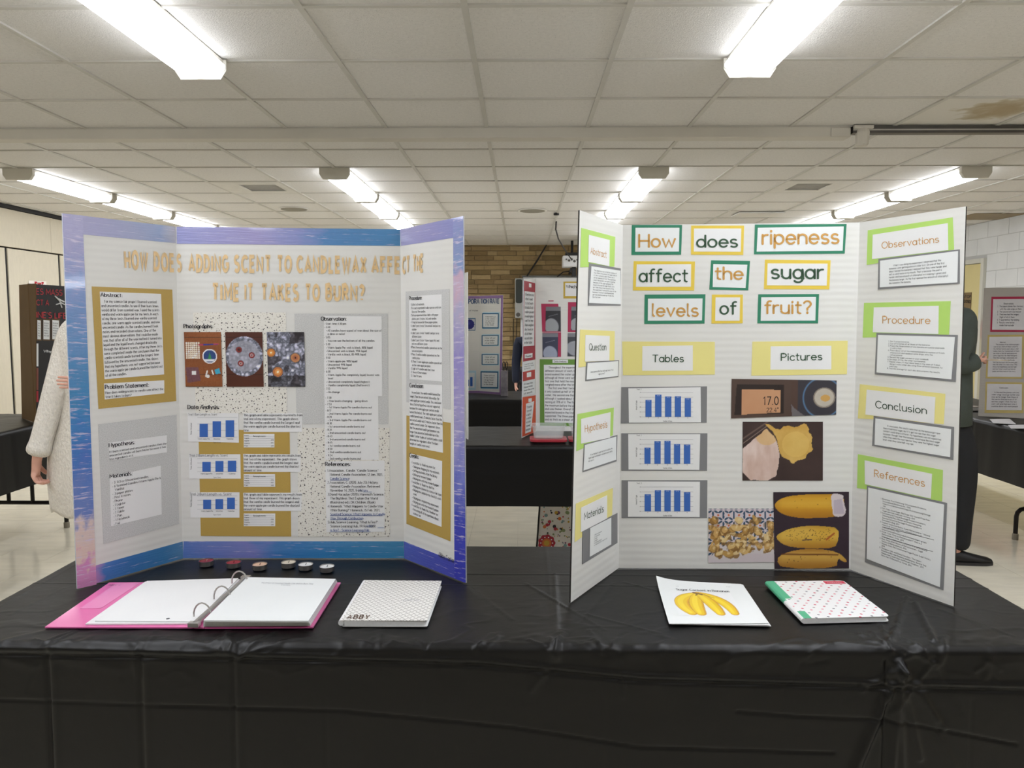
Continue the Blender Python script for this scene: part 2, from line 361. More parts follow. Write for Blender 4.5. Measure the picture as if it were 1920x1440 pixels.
ln = N_.new('ShaderNodeVectorMath'); ln.operation = 'LENGTH'; L_.new(vm.outputs[0], ln.inputs[0]); nn = N_.new('ShaderNodeTexNoise'); nn.inputs['Scale'].default_value = 9; L_.new(tc.outputs['Object'], nn.inputs['Vector'])
ma = N_.new('ShaderNodeMath'); ma.operation = 'MULTIPLY_ADD'; ma.inputs[1].default_value = .35; L_.new(nn.outputs[0], ma.inputs[0]); L_.new(ln.outputs['Value'], ma.inputs[2])
rp = ramp(N_, [(0, 'b7a587'), (.22, 'b3a182'), (.30, 'b8a98d'), (.36, 'c8bea8'), (.40, 'e0dcd4')]); L_.new(ma.outputs[0], rp.inputs[0]); L_.new(rp.outputs[0], B_.inputs['Base Color'])
m_tbar = mat('grid_steel', 'cbc8c0', .5, noise=(8, .04))
m_beam = mat('beam_paint', 'd2cdc2', .55, noise=(3, .05))
m_vent = mat('vent_metal', 'dedbd4', .5, noise=(10, .04)); m_ventd = mat('vent_dark', '55524c', .6, noise=(10, .1))
m_floor = mat('floor_vinyl', 'e9e2cf', .16, noise=(5, .07, (1, 3, 1)), bump=(2.5, .03)); m_floorb = mat('floor_base', 'b8af98', .3, noise=(5, .07))
m_block = mat('white_block', 'dcdddc', .55, noise=(5, .03), bump=(60, .15)); m_blockr = mat('red_block', 'b01030', .5, noise=(5, .05)); m_blockc = mat('cream_block', 'dccf9f', .5, noise=(5, .03), bump=(60, .15))
m_mort = mat('painted_joint', 'c3c3c0', .7, noise=(8, .04)); m_mortb = mat('brick_mortar', '8d7a58', .9, noise=(30, .1))
m_bricks = [mat('tan_brick_%d' % i, c, .8, noise=(14, .10, (1, 1, 3)), bump=(70, .3)) for i, c in enumerate(['8f7850', '9c8459', '846d47', '947c55', 'a68f66', '79653f'])]
m_part = mat('partition_vinyl', 'd6cdb8', .6, noise=(40, .03, (1, 1, .3)), bump=(120, .1)); m_black = mat('black_gap', '141212', .6, noise=(10, .1))
m_white = mat('plain_white', 'dedede', .6, noise=(3, .02))
# ceiling
def struct(name, mb, m, parent=None, kind='structure'):
    return mb.obj(name, m, parent, kind=kind if parent is None else None)
ceil = struct('ceiling', MB().box(XL-.1, XR+.1, YF, YB, ZCEIL+.05, ZCEIL+.12), m_white)
T = .61; X0 = -.21; Y0c = -.09     # grid origin: lines at X0+k*T, Y0c+k*T
kx = list(range(int((XL-X0)//T), int((XR-X0)//T)+2)); ky = list(range(int((YF-Y0c)//T), int((YB-Y0c)//T)+1))
tilemb = MB().box(.012, T-.012, .012, T-.012, 0, .018)
def clampx(x): return min(max(x, XL), XR)
tile_mesh = None; rest = MB(); VENTS = [(-4, 11), (4, 11)]; STAIN = [(4, 7)]
cells = []
for i in kx:
    for j in ky:
        x0, y0 = X0+i*T, Y0c+j*T
        if x0 >= XR or x0+T <= XL or y0 >= YB: continue
        cells.append((i, j, x0, y0))
vis = []
for c in cells:
    i, j, x0, y0 = c
    if y0 > 1.6 and y0 < 9.6 and abs(x0+T/2) < .72*(y0+T)+.6: vis.append(c)
vis = sorted(vis, key=lambda c: c[3])[:296]; visset = {(c[0], c[1]) for c in vis}
for i, j, x0, y0 in cells:
    a = clampx(x0+.012); b = clampx(x0+T-.012); y1 = min(y0+T-.012, YB)
    if b-a < .02: continue
    if (i, j) in VENTS: continue
    if (i, j) in visset:
        # the middle of each tile sags a little
        n = 4; V = []; Fc = []
        for jj in range(n+1):
            for ii in range(n+1):
                u, v = ii/n, jj/n; V.append((a+(b-a)*u, y0+.012+(y1-y0-.012)*v, ZCEIL+.004-.007*math.sin(math.pi*u)*math.sin(math.pi*v)))
        Fc = [(jj*(n+1)+ii, (jj+1)*(n+1)+ii, (jj+1)*(n+1)+ii+1, jj*(n+1)+ii+1) for jj in range(n) for ii in range(n)]
        k = len(V); V += [(a, y0+.012, ZCEIL+.02), (b, y0+.012, ZCEIL+.02), (b, y1, ZCEIL+.02), (a, y1, ZCEIL+.02)]; Fc.append((k, k+1, k+2, k+3))
        o = obj('ceiling_tile', V, Fc, m_stain if (i, j) in STAIN else m_tile, ceil, smooth=True)
        if (i, j) in STAIN: o['label'] = 'water-stained brown ceiling tile'
    else: rest.box(a, b, y0+.012, y1, ZCEIL, ZCEIL+.018)
o = rest.obj('ceiling_tile_field', m_tile, ceil); o['kind'] = 'stuff'
for i in kx:
    x = X0+i*T
    if XL < x < XR: MB().box(x-.012, x+.012, YF, YB, ZCEIL-.004, ZCEIL+.02).obj('grid_runner', m_tbar, ceil)
for j in ky:
    y = Y0c+j*T
    if y > YF: MB().box(XL, XR, y-.012, y+.012, ZCEIL-.003, ZCEIL+.019).obj('grid_crossbar', m_tbar, ceil)
# low beam housing the folding wall track
YBM = Y0c+8*T
struct('trim_1', MB().bbox(XL, 1.98, YBM-.012, YBM+.09, ZCEIL-.064, ZCEIL-.002, .004), m_beam)
bp_ = MB(); bp_.bbox(1.86, 1.975, YBM-.017, YBM-.011, ZCEIL-.06, ZCEIL-.01, .002)
struct('trim_2', bp_, m_beam)
t = thing('wall_track', 'dark steel sliding track running along the ceiling beyond the boxed beam', 'track', (2.0, YBM, ZCEIL))
MB().bbox(1.985, XR, YBM-.03, YBM+.03, ZCEIL-.045, ZCEIL-.002, .002).obj('rail', mat('track_steel', '5a5753', .4, .6, noise=(10, .1)), t)
MB().box(1.985, XR, YBM-.034, YBM-.028, ZCEIL-.03, ZCEIL-.022).obj('rail_lip', mat('track_bright', 'b9b6b0', .3, .8, noise=(10, .05)), t)
b = MB(); b.bbox(1.985, 2.10, YBM-.05, YBM+.05, ZCEIL-.022, ZCEIL-.002, .003); b.lathe([(.035, 0), (.04, -.02), (.036, -.09), (.028, -.1)], 16, (2.045, YBM-.02, ZCEIL-.02))
b.obj('end_bracket', m_beam, t, smooth=False)
# fluorescent wraparound fixtures
m_lens = mat('lit_diffuser', 'f3f7ff', .4, em=LAMP)
def _tubes():
    # two tubes behind the ribbed lens: brighter along them, dimmer in the sockets at both ends
    N, L, B = nodes(m_lens); tc = N.new('ShaderNodeTexCoord'); sp = N.new('ShaderNodeSeparateXYZ'); L.new(tc.outputs['Object'], sp.inputs[0])
    ab = N.new('ShaderNodeMath'); ab.operation = 'ABSOLUTE'; L.new(sp.outputs[0], ab.inputs[0])
    s1 = N.new('ShaderNodeMath'); s1.operation = 'SUBTRACT'; s1.inputs[1].default_value = .05; L.new(ab.outputs[0], s1.inputs[0])
    a2 = N.new('ShaderNodeMath'); a2.operation = 'ABSOLUTE'; L.new(s1.outputs[0], a2.inputs[0])
    r1 = N.new('ShaderNodeMapRange'); r1.inputs[1].default_value = .01; r1.inputs[2].default_value = .055; r1.inputs[3].default_value = LAMP*1.35; r1.inputs[4].default_value = LAMP*.55; L.new(a2.outputs[0], r1.inputs[0])
    e1 = N.new('ShaderNodeMath'); e1.operation = 'SUBTRACT'; e1.inputs[1].default_value = .6; L.new(sp.outputs[1], e1.inputs[0])
    e2 = N.new('ShaderNodeMath'); e2.operation = 'ABSOLUTE'; L.new(e1.outputs[0], e2.inputs[0])
    r2 = N.new('ShaderNodeMapRange'); r2.inputs[1].default_value = .50; r2.inputs[2].default_value = .565; r2.inputs[3].default_value = 1; r2.inputs[4].default_value = .10; L.new(e2.outputs[0], r2.inputs[0])
    m = N.new('ShaderNodeMath'); m.operation = 'MULTIPLY'; L.new(r1.outputs[0], m.inputs[0]); L.new(r2.outputs[0], m.inputs[1]); L.new(m.outputs[0], B.inputs['Emission Strength'])
_tubes()
m_cap = mat('fixture_cap', 'd9d5ca', .5, noise=(6, .03)); 
HWF = .112; DF = .085; LF = 1.2
def fixture(x, y0, label, group, first=True):
    t = thing('ceiling_light', label, 'light', (x, y0, ZCEIL), group)
    # lens cross-section: slanted shoulders, shallow curved bottom
    prof = [(-HWF, -.028), (-HWF*.99, -.045)]+[(-HWF*.78*math.cos(R(a)), -.062-(DF-.062)*math.sin(R(a))) for a in range(0, 181, 20)]+[(HWF*.99, -.045), (HWF, -.028)]
    V = [(x+p, y, ZCEIL+z) for y in (y0+.035, y0+LF-.035) for p, z in prof]; n = len(prof)
    Fc = [(i, i+1, i+1+n, i+n) for i in range(n-1)]+[(n-1, 0, n, 2*n-1)]+[tuple(range(n))[::-1], tuple(range(n, 2*n))]
    obj('diffuser', V, Fc, m_lens, t)
    MB().box(x-HWF*.9, x+HWF*.9, y0+.035, y0+LF-.035, ZCEIL-.027, ZCEIL-.004).obj('housing', m_cap, t)
    for ya, yb in ((y0+(0 if first else .026), y0+.034), (y0+LF-.034, y0+LF-.026)):
        p2 = [(-HWF*1.03, -.004), (-HWF*1.03, -.05), (-HWF*.80, -.088), (HWF*.80, -.088), (HWF*1.03, -.05), (HWF*1.03, -.004)]
        V = [(x+p, y, ZCEIL+z) for y in (ya, yb) for p, z in p2]; n = 6
        end_in = (ya == y0)
        obj('end_cap', V, [(i, (i+1) % n, (i+1) % n+n, i+n) for i in range(n)]+[tuple(range(n))[::-1], tuple(range(n, 2*n))], m_cap, t)
    return t
cols = [(-3.87, 'left-hand'), (-1.43, 'left centre'), (1.01, 'right centre'), (3.45, 'right-hand')]
nth = ['nearest', 'second', 'third', 'farthest']
for cx, cn in cols:
    for k in range(4):
        fixture(cx, 6.01+k*1.22, 'lit fluorescent ceiling light, %s of the %s row beyond the beam' % (nth[k], cn), 'fluorescent lights beyond the beam', k == 0)
for cx, cn in cols:
    for k in range(3):
        y = 2.37-k*1.22
        vis_ = (k == 0 and abs(cx) < 2)
        fixture(cx, y, ('large lit fluorescent light at top %s of the picture, in front of the beam' % ('left' if cx < 0 else 'right')) if vis_ else ('lit fluorescent light before the beam, just outside the picture at the %s' % ('left' if cx < 0 else 'right') if k == 0 else 'lit fluorescent light above and behind the viewer'), 'fluorescent lights before the beam')
# square supply vents
for n, (i, j) in enumerate(VENTS):
    x0, y0 = X0+i*T+.012, Y0c+j*T+.012; S = T-.024
    t = thing('ceiling_vent', 'square ceiling air vent left of centre with open louvres' if n == 0 else 'square ceiling air vent at the right between light rows', 'vent', (x0+S/2, y0+S/2, ZCEIL), 'square ceiling vents')
    a, b2 = (.2, .52) if n == 0 else (.12, .42)
    # plate around the louvre opening
    fr = MB(); z0, z1 = ZCEIL-.004, ZCEIL+.002
    for r in ((0, a, 0, S), (b2, S, 0, S), (a, b2, 0, .12), (a, b2, .46, S)): fr.box(x0+r[0], x0+r[1], y0+r[2], y0+r[3], z0, z1)
    fr.obj('vent_plate', m_vent, t); MB().box(x0+a, x0+b2, y0+.12, y0+.46, ZCEIL+.035, ZCEIL+.04).obj('duct', m_ventd, t)
    for k in range(8):
        yy = y0+.135+k*.042; M = Matrix.Translation((0, yy, ZCEIL+.012)) @ Matrix.Rotation(R(40), 4, 'X')
        MB().box(x0+a, x0+b2, -.018, .018, -.0015, .0015, M=M).obj('louvre', m_vent, t)
t = thing('ceiling_vent', 'brown ceiling return grille near the right wall', 'vent', (5.26, 8.9, ZCEIL))
MB().box(4.97, 5.54, 8.66, 9.2, ZCEIL-.008, ZCEIL-.003).obj('grille', mat('brown_grille', '8b7a5c', .6, noise=(10, .1)), t)
for x, y, l in ((-2.38, 8.2, 'round ceiling speaker grille left of centre'), (.12, 8.35, 'round ceiling speaker grille at the centre')):
    t = thing('ceiling_speaker', l, 'speaker', (x, y, ZCEIL), 'round ceiling speakers')
    MB().lathe([(.155, -.012), (.155, -.004)], 32, (x, y, ZCEIL)).obj('rim', m_vent, t)
    MB().lathe([(.02, -.02), (.13, -.017), (.135, -.0125)], 32, (x, y, ZCEIL)).obj('grille', mat('speaker_mesh', '8f8a7e', .7, noise=(200, .2)), t)
t = thing('ceiling_panel', 'plain flat access panel in the ceiling right of centre', 'panel', (2.62, 8.7, ZCEIL))
MB().bbox(2.35, 2.85, 8.5, 8.82, ZCEIL-.02, ZCEIL-.008, .003).obj('plate', m_vent, t)
MB().box(2.36, 2.84, 8.51, 8.81, ZCEIL-.0078, ZCEIL-.004).obj('gasket', m_tbar, t)
# floor
fl = struct('floor', MB().box(XL-.1, XR+.1, YF, YB+.1, -.06, -.004), m_floorb)
TS = .305; restf = MB(); nt_ = 0
def seen(x, y):
    v = CM.transposed() @ (Vector((x, y, 0))-C0)
    if v.z > -.1: return False
    px, py = 960+F*v.x/-v.z, 720-F*v.y/-v.z
    return (0 <= px < 150 and 840 < py < 1110) or (1795 < px <= 1925 and 840 < py < 1130) or (865 < px < 1080 and 940 < py < 1045)
cand = []
for i in range(-18, 19):
    for j in range(-12, 41):
        x0, y0 = i*TS-.02, j*TS+.05
        if x0 > XR or x0+TS < XL or y0 > YB: continue
        if seen(x0+TS/2, y0+TS/2) or seen(x0, y0) or seen(x0+TS, y0+TS): cand.append((y0, x0))
        else: restf.box(max(x0+.0008, XL), min(x0+TS-.0008, XR), y0+.0008, min(y0+TS-.0008, YB), -.004, 0)
cand.sort()
for k, (y0, x0) in enumerate(cand):
    a, b2 = max(x0+.0008, XL), min(x0+TS-.0008, XR)
    if k < 295: MB().box(a, b2, y0+.0008, y0+TS-.0008, -.004, 0).obj('floor_tile', m_floor, fl)
    else: restf.box(a, b2, y0+.0008, y0+TS-.0008, -.004, 0)
o = restf.obj('floor_tile_field', m_floor, fl); o['kind'] = 'stuff'
# back wall of long tan bricks
wb = struct('wall_back', MB().box(XL-.1, XR+.1, YB+.02, YB+.15, -.06, ZCEIL+.1), m_mortb)
BW, BH = .305, .0745; r2 = MB(); nb = 0
for r in range(int(ZCEIL/BH)+1):
    z0 = r*BH+.004
    z1 = min(z0+BH-.009, ZCEIL-.001)
    if z1-z0 < .01: continue
    xx = XL-random.choice((0, .1, .15, .2))
    while xx < XR:
        L = BW if random.random() < .86 else BW/2
        a, b2 = max(xx+.004, XL), min(xx+L-.004, XR)
        if b2-a > .02:
            pr = random.uniform(0, .004)
            if a < 1.25 and b2 > -.9 and z0 > .55 and nb < 292:
                MB().box(a, b2, YB-pr, YB+.02, z0, z1).obj('brick', random.choice(m_bricks), wb); nb += 1
            else: r2.box(a, b2, YB-pr, YB+.02, z0, z1, random.randrange(6))
        xx += L
o = r2.obj('brick_field', m_bricks, wb); o['kind'] = 'stuff'
# right wall of painted block, white over a red course over cream
wr = struct('wall_right', MB().box(XR+.004, XR+.15, YF, YB+.02, -.06, ZCEIL+.1), m_mort)
DY0, DY1 = 9.45, 10.42; rr = [MB(), MB(), MB()]
for r in range(13):
    z0 = -.04+r*.2; z1 = min(z0+.2, ZCEIL)-.004; z0 = max(z0, 0)+.004
    kind = 1 if abs((z0+z1)/2-1.26) < .09 else (0 if z0 > 1.3 else 2)
    y = YF+(.2 if r % 2 else 0)-.4
    while y < YB:
        a, b2 = max(y+.004, YF), min(y+.396, YB)
        y += .4
        if z0 < 2.12:
            if a >= DY0-.06 and b2 <= DY1+.06: continue
            if a < DY0-.06 < b2: b2 = DY0-.06
            if a < DY1+.06 < b2: a = DY1+.06
        if b2-a < .03: continue
        mm = (m_block, m_blockr, m_blockc)[kind]
        if 7.9 < a < 10.9: MB().bbox(XR, XR+.02, a, b2, z0, z1, .002).obj('block', mm, wr)
        else: rr[kind].box(XR, XR+.02, a, b2, z0, z1)
for mb_, mm, nm in zip(rr, (m_block, m_blockr, m_blockc), ('white_block_field', 'red_block_field', 'cream_block_field')):
    o = mb_.obj(nm, mm, wr); o['kind'] = 'stuff'
# door in the right wall
dm = mat('door_cream', 'd9cb93', .45, noise=(3, .04)); dfm = mat('door_frame_paint', 'cfcdc2', .4, noise=(3, .03))
d = struct('door_1', MB().bbox(XR-.012, XR+.003, DY0, DY1, .005, 2.06, .002), dm)
fr = MB(); fr.bbox(XR-.04, XR+.01, DY0-.06, DY0-.002, 0, 2.12, .004); fr.bbox(XR-.04, XR+.01, DY1+.002, DY1+.06, 0, 2.12, .004); fr.bbox(XR-.04, XR+.01, DY0-.002, DY1+.002, 2.065, 2.12, .004)
fr.obj('door_frame', dfm, d)
h = MB(); h.tube([(XR-.014, DY0+.08, 1.0), (XR-.06, DY0+.08, 1.0)], .012, 10); h.sphere((XR-.07, DY0+.08, 1.0), .028, 8); h.obj('door_handle', mat('handle_steel', 'b0aca2', .3, .9, noise=(9, .05)), d)
MB().lathe([(.02, 0), (.02, .03)], 12, (0, 0, 0), M=Matrix.Translation((XR-.012, DY0+.45, 1.72)) @ Matrix.Rotation(R(-90), 4, 'Y')).obj('peephole', m_black, d)
# left wall: tall folding partition
wl = struct('wall_left', MB().box(XL-.15, XL-.03, YF, YB+.02, -.06, ZCEIL+.1), m_black)
y = 7.87-.9*12
while y < YB-.05:
    y1 = min(y+.86, YB)
    if y1-max(y, YF) > .05:
        MB().bbox(XL-.03, XL, max(y, YF), y1, .02, 2.11, .004).obj('partition_panel', m_part, wl)
        MB().box(XL-.035, XL-.012, y1+.0, min(y1+.04, YB), .02, 2.11).obj('partition_seam', m_black, wl)
    y += .9
y = YF
while y < YB-.05:
    y1 = min(y+2.4, YB); MB().bbox(XL-.03, XL+.01, y, y1-.004, 2.125, ZCEIL-.045, .003).obj('header_panel', m_part, wl); y = y1
struct('trim_3', MB().box(XL-.03, XL+.025, YF, YB, ZCEIL-.04, ZCEIL-.006), m_black)
struct('baseboard_left', MB().box(XL-.03, XL+.006, YF, YB, .001, .018), m_black)
struct('baseboard_back', MB().bbox(XL, XR, YB-.02, YB-.006, .001, .1, .002), mat('base_black', '2a2826', .5, noise=(5, .1)))
wf = struct('wall_front', MB().box(XL-.1, XR+.1, YF-.1, YF, -.06, ZCEIL+.1), mat('front_wall_paint', 'dedbd2', .7, noise=(3, .03)))
# notice on the partition behind the brown board
t = thing('exit_notice', 'white paper notice with red EXIT lettering on the folding partition', 'sign', (XL, 8.3, 1.7))
pl = Pl((XL+.004, 8, 1), (XL+.004, 9, 1), (XL+.004, 8, 2)); q = pl.quad([(54, 526), (87, 527.5), (87, 546), (54, 546)], .002)
sheet('notice_sheet', t, q, pl.n, mat('notice_paper', 'eee9e0', .7, noise=(5, .02)))
letter(t, pl.quad([(66, 529.5), (82, 530.5), (82, 541), (66, 541)], .004), 'EXIT', mat('red_ink', 'b3202c', .7), 'plain', .3, 8)
# ================================================================== CLOTH COVERED TABLES
def prof(a, a0, a1, r):
    """a runs over the cloth; returns position and drop below the top for table edges a0..a1"""
    pos = np.array(a, float); drop = np.zeros_like(pos)
    for sg, ed in ((1, a1), (-1, a0)):
        e = (a-ed)*sg+r; m = e > 0; arcm = m & (e < r*math.pi/2); hm = m & ~arcm
        an = np.where(arcm, e/r, 0)
        pos = np.where(arcm, ed-sg*r+sg*r*np.sin(an), pos); drop = np.where(arcm, r*(1-np.cos(an)), drop)
        pos = np.where(hm, ed, pos); drop = np.where(hm, r+e-r*math.pi/2, drop)
    return pos, drop
def cloth(name, label, cat, x0, x1, y0, y1, zt, dx0, dx1, dy0, dy1, stepx, stepy, disp, m, r=.012, group=None):
    nx = int((x1-x0+dx0+dx1)/stepx)+1; ny = int((y1-y0+dy0+dy1)/stepy)+1
    a = np.linspace(x0-dx0, x1+dx1, nx); b = np.linspace(y0-dy0, y1+dy1, ny); A, B = np.meshgrid(a, b)
    X, dX = prof(A, x0, x1, r); Y, dY = prof(B, y0, y1, r)
    dmax = max(dx0, dx1, dy0, dy1); Z = zt-np.minimum(dX+dY, dmax)
    # outward directions
    oy = np.where(B < y0, -1, np.where(B > y1, 1, 0))*np.clip(dY/(r*1.5), 0, 1); ox = np.where(A < x0, -1, np.where(A > x1, 1, 0))*np.clip(dX/(r*1.5), 0, 1)
    oz = 1-np.clip((dX+dY)/(r*1.5), 0, 1); l = np.sqrt(ox**2+oy**2+oz**2)+1e-6
    D = disp(A, y0-B, X, Y)                       # second argument: distance down the front, negative on top
    flare = .06*np.minimum(dY, .5)
    X = X+ox/l*(D+.04*np.minimum(dX, .5)); Y = Y+oy/l*(D+flare*0.5); Z = Z+oz/l*D
    V = np.stack([X, Y, Z], -1).reshape(-1, 3)
    i, j = np.meshgrid(np.arange(nx-1), np.arange(ny-1)); k = (j*nx+i).ravel(); Fc = np.stack([k, k+1, k+nx+1, k+nx], 1)
    o = obj(name, V.tolist(), Fc.tolist(), m, None, smooth=True, origin=((x0+x1)/2, (y0+y1)/2, zt))
    return setp(o, label, cat, group)
def crease(A, S, pts, w, amp, fade=0):
    """ridge (or groove) along a polyline in cloth coordinates"""
    w = w*.75; D = np.full(A.shape, 1e9)
    for (xa, sa), (xb, sb) in zip(pts[:-1], pts[1:]):
        dx, ds = xb-xa, sb-sa; t = np.clip(((A-xa)*dx+(S-sa)*ds)/(dx*dx+ds*ds+1e-12), 0, 1)
        D = np.minimum(D, np.hypot(A-xa-t*dx, S-sa-t*ds))
    return amp*np.exp(-(D/w)**2)
def pinch(A, S, xc, sc, L, amp, k, ph=0, sx=1):
    dx = (A-xc)*sx; ds = S-sc; r = np.hypot(dx, ds)+1e-5; th = np.arctan2(ds, dx)
    return amp*np.exp(-r/L)*np.clip(r/.02, 0, 1)*(np.abs(np.cos(k*th+ph))**3*2-.7)
m_pl = mat('black_plastic_film', '0b0a0a', .42, spec=.36, noise=(2, .12), bump=(40, .05, (1, 1, 1)))
m_pl2 = mat('black_plastic_film_far', '0b0a0a', .42, spec=.33, noise=(2, .15))
m_leg = mat('table_leg_steel', '1b1614', .4, .3, noise=(20, .1)); m_top = mat('laminate_top', '8a8377', .5, noise=(10, .05)); m_foot = mat('rubber_foot_tip', '8d8576', .7, noise=(20, .1))
def table(x0, x1, y0, y1, along, label, inset=.12, side=.05, zz=.20):
    z = ZT-.006; t = thing('folding_table', label, 'table', ((x0+x1)/2, (y0+y1)/2, 0))
    MB().bbox(x0+.008, x1-.008, y0+.008, y1-.008, z-.03, z, .005).obj('tabletop', m_top, t)
    for s in (0, 1):
        b = MB()
        if along == 'x':
            x = (x0+.3) if s == 0 else (x1-.3); ya, yb = y0+.08, y1-.08; P = lambda c, zz: (x, c, zz); a, b_ = ya, yb
        else:
            y = (y0+inset) if s == 0 else (y1-inset); P = lambda c, zz: (c, y, zz); a, b_ = x0+side, x1-side
        w = b_-a
        pts = [P(a, .02), P(a, zz-.05)]+[P(a+.05-.05*math.cos(R(k)), zz-.05+.05*math.sin(R(k))) for k in (30, 60, 90)]+[P(b_-.05+.05*math.sin(R(k)), zz-.05+.05*math.cos(R(k))) for k in (0, 30, 60)]+[P(b_, zz-.05), P(b_, .02)]
        b.tube(pts, .0135, 10); b.obj('leg', m_leg, t)
        for c in (a+w*.43, a+w*.67): MB().tube([P(c, zz), P(c, z-.03)], .0125, 10).obj('leg', m_leg, t)
        for c in (a, b_): MB().lathe([(.018, 0), (.018, .035), (.015, .04)], 12, P(c, 0)).obj('foot', m_foot, t)
    return t
# main table right in front
MX0, MX1, MY0, MY1 = -1.225, 1.15, 1.505, 2.20
table(MX0, MX1, MY0, MY1, 'x', 'folding table under the near black cloth holding two display boards')
def SGN(q): return 1 if sum(q[i].x*q[(i+1) % len(q)].y-q[(i+1) % len(q)].x*q[i].y for i in range(len(q))) > 0 else -1
BINDER = [(84, 1175), (205, 1092), (637, 1090), (585, 1175)]
FOOT = [[onz(*p) for p in q] for q in (BINDER, [(636, 1172), (684, 1088), (832, 1089), (808, 1172)], [(1228, 1088), (1390, 1092), (1446, 1176), (1252, 1170)], [(1438, 1091), (1585, 1088), (1672, 1166), (1505, 1171)], [(365, 1046), (635, 1046), (635, 1068), (365, 1068)])]
def fx(px): return onz(px, 1205).x     # where a pixel column meets the front edge
def mdisp(A, S, X, Y):
    D = np.zeros(A.shape); top = S < 0
    env = np.clip(1-np.abs(S+.005)/.05, 0, 1)
    D += .0016*(fbm(A*26, S*9, 3, 4)-.5)*np.exp(-np.abs(S+.01)/.07)*2
    D += .0009*(fbm(A*5+S*4, S*8-A*2, 5, 3)-.5)*2
    ridge = 1-np.abs(2*fbm(A*9+S*5, S*14, 9, 3)-1); D += .0028*np.clip(ridge-.80, 0, 1)*np.exp(-np.clip(-S-.02, 0, 1)/.12)*np.exp(-np.clip(S, 0, 1)/.05)*4
    # vertical packing folds on the hanging front
    for px, px2, a in ((87, 96, .006), (262, 264, .005), (437, 437, .006), (1655, 1655, .007)):
        xa, xb = fx(px), fx(px2); D += crease(A, S, [(xa, .02), (xb, .9)], .004, -a)+crease(A, S, [(xa+.012, .02), (xb+.012, .9)], .01, a*.25)
    for px in (1132, 1305, 1815, 790, 610): D += crease(A, S, [(fx(px), .1), (fx(px)+.003, .9)], .003, -.0012)
    # folds on the top towards the back
    for px in (87, 262, 437, 1042, 1655): D += crease(A, S, [(fx(px), .0), (fx(px), -.7)], .004, .0009)
    # long horizontal packing folds
    D += crease(A, S, [(fx(300), .12), (fx(640), .128), (fx(960), .16), (fx(1200), .20), (fx(1560), .21)], .003, -.004)
    D += crease(A, S, [(fx(-300), .10), (fx(300), .12)], .003, -.002)
    D += crease(A, S, [(fx(1380), .125), (fx(1500), .135), (fx(1660), .14), (fx(1900), .19)], .003, -.004)
    D += crease(A, S, [(-1.3, .0), (fx(450), .012), (fx(900), .022), (fx(1200), .052), (fx(1500), .06), (1.3, .075)], .006, .004)
    D += crease(A, S, [(-1.3, .012), (fx(450), .024), (fx(900), .034), (fx(1200), .064), (fx(1500), .072), (1.3, .087)], .004, -.005)
    D += crease(A, S, [(-1.3, -.36), (1.3, -.35)], .0035, .0011)+crease(A, S, [(fx(820), -.44), (1.3, -.42)], .004, .0015)
    # gathers: bundles of short folds running away from where the film is pulled over the edge
    rg = random.Random(12)
    for px, s0, n, L, a_ in ((87, .012, 6, .09, .0022), (262, .012, 6, .07, .0018), (437, .016, 9, .11, .0030), (395, .008, 5, .08, .002), (700, .01, 4, .06, .0015), (800, .01, 6, .07, .002), (895, .0, 6, .08, .002),
                          (1042, .014, 8, .10, .0028), (1140, .008, 7, .10, .0024), (1340, .03, 4, .07, .0015), (1510, .02, 6, .08, .002), (1672, .012, 8, .15, .0028), (1740, .02, 6, .14, .0028), (1850, .03, 5, .07, .002)):
        for k in range(n):
            an = rg.uniform(-80, 80) if rg.random() < .72 else rg.uniform(140, 220); l = L*rg.uniform(.4, 1); x0 = fx(px)+rg.uniform(-.018, .018); s1 = s0+rg.uniform(-.012, .012)
            xe = x0+l*math.sin(R(an)); se = s1-l*math.cos(R(an)); D += crease(A, S, [(x0, s1), ((x0+xe)/2+rg.uniform(-.01, .01), (s1+se)/2), (xe, se)], rg.uniform(.003, .008), a_*rg.choice((1, 1, -.5)))
    for (pa, ya), (pb, yb), w_, a_ in (((985, 1092), (1135, 1180), .004, .0016), ((1150, 1092), (1090, 1165), .004, .0014), ((880, 1098), (960, 1160), .005, .0014), ((1040, 1075), (1046, 1200), .006, .0016), ((1700, 1120), (1672, 1200), .008, .007), ((1716, 1130), (1752, 1200), .008, .007), ((1640, 1150), (1668, 1205), .006, .004), ((1170, 1090), (1440, 1160), .004, .0012), ((560, 1180), (700, 1205), .004, .0016), ((20, 1150), (120, 1100), .005, .0012), ((1760, 1140), (1900, 1190), .005, .0014), ((1100, 1150), (1235, 1185), .005, .0016), ((0, 1135), (150, 1052), .004, .001)):
        p, q = onz(pa, ya), onz(pb, yb); D += crease(A, S, [(p.x, MY0-p.y), (q.x, MY0-q.y)], w_, a_)
    # the drape pulled into a knot at the right of the front
    for xe, se, w_, a_ in ((1560, .34, .012, .005), (1600, .26, .008, .005), (1655, .6, .009, .007), (1690, .30, .010, .006), (1722, .22, .008, .005), (1765, .16, .008, .004), (1820, .30, .008, .003), (1610, .08, .007, .004)):
        D += crease(A, S, [(fx(1680), .03), (fx(xe), se)], w_, a_)
    # flat under the things that lie on it
    m = np.zeros(A.shape, bool)
    for q in FOOT:
        ins = np.ones(A.shape, bool); n = len(q)
        for i in range(n):
            p, r_ = q[i], q[(i+1) % n]; ins &= ((r_.x-p.x)*(Y-p.y)-(r_.y-p.y)*(X-p.x))*SGN(q) > -.012*math.hypot(r_.x-p.x, r_.y-p.y)
        m |= ins
    D = np.where(S < 0, np.clip(D, -.001, .014), D); D = np.where(m & (S < 0), np.minimum(D, .0018), D)
    return D
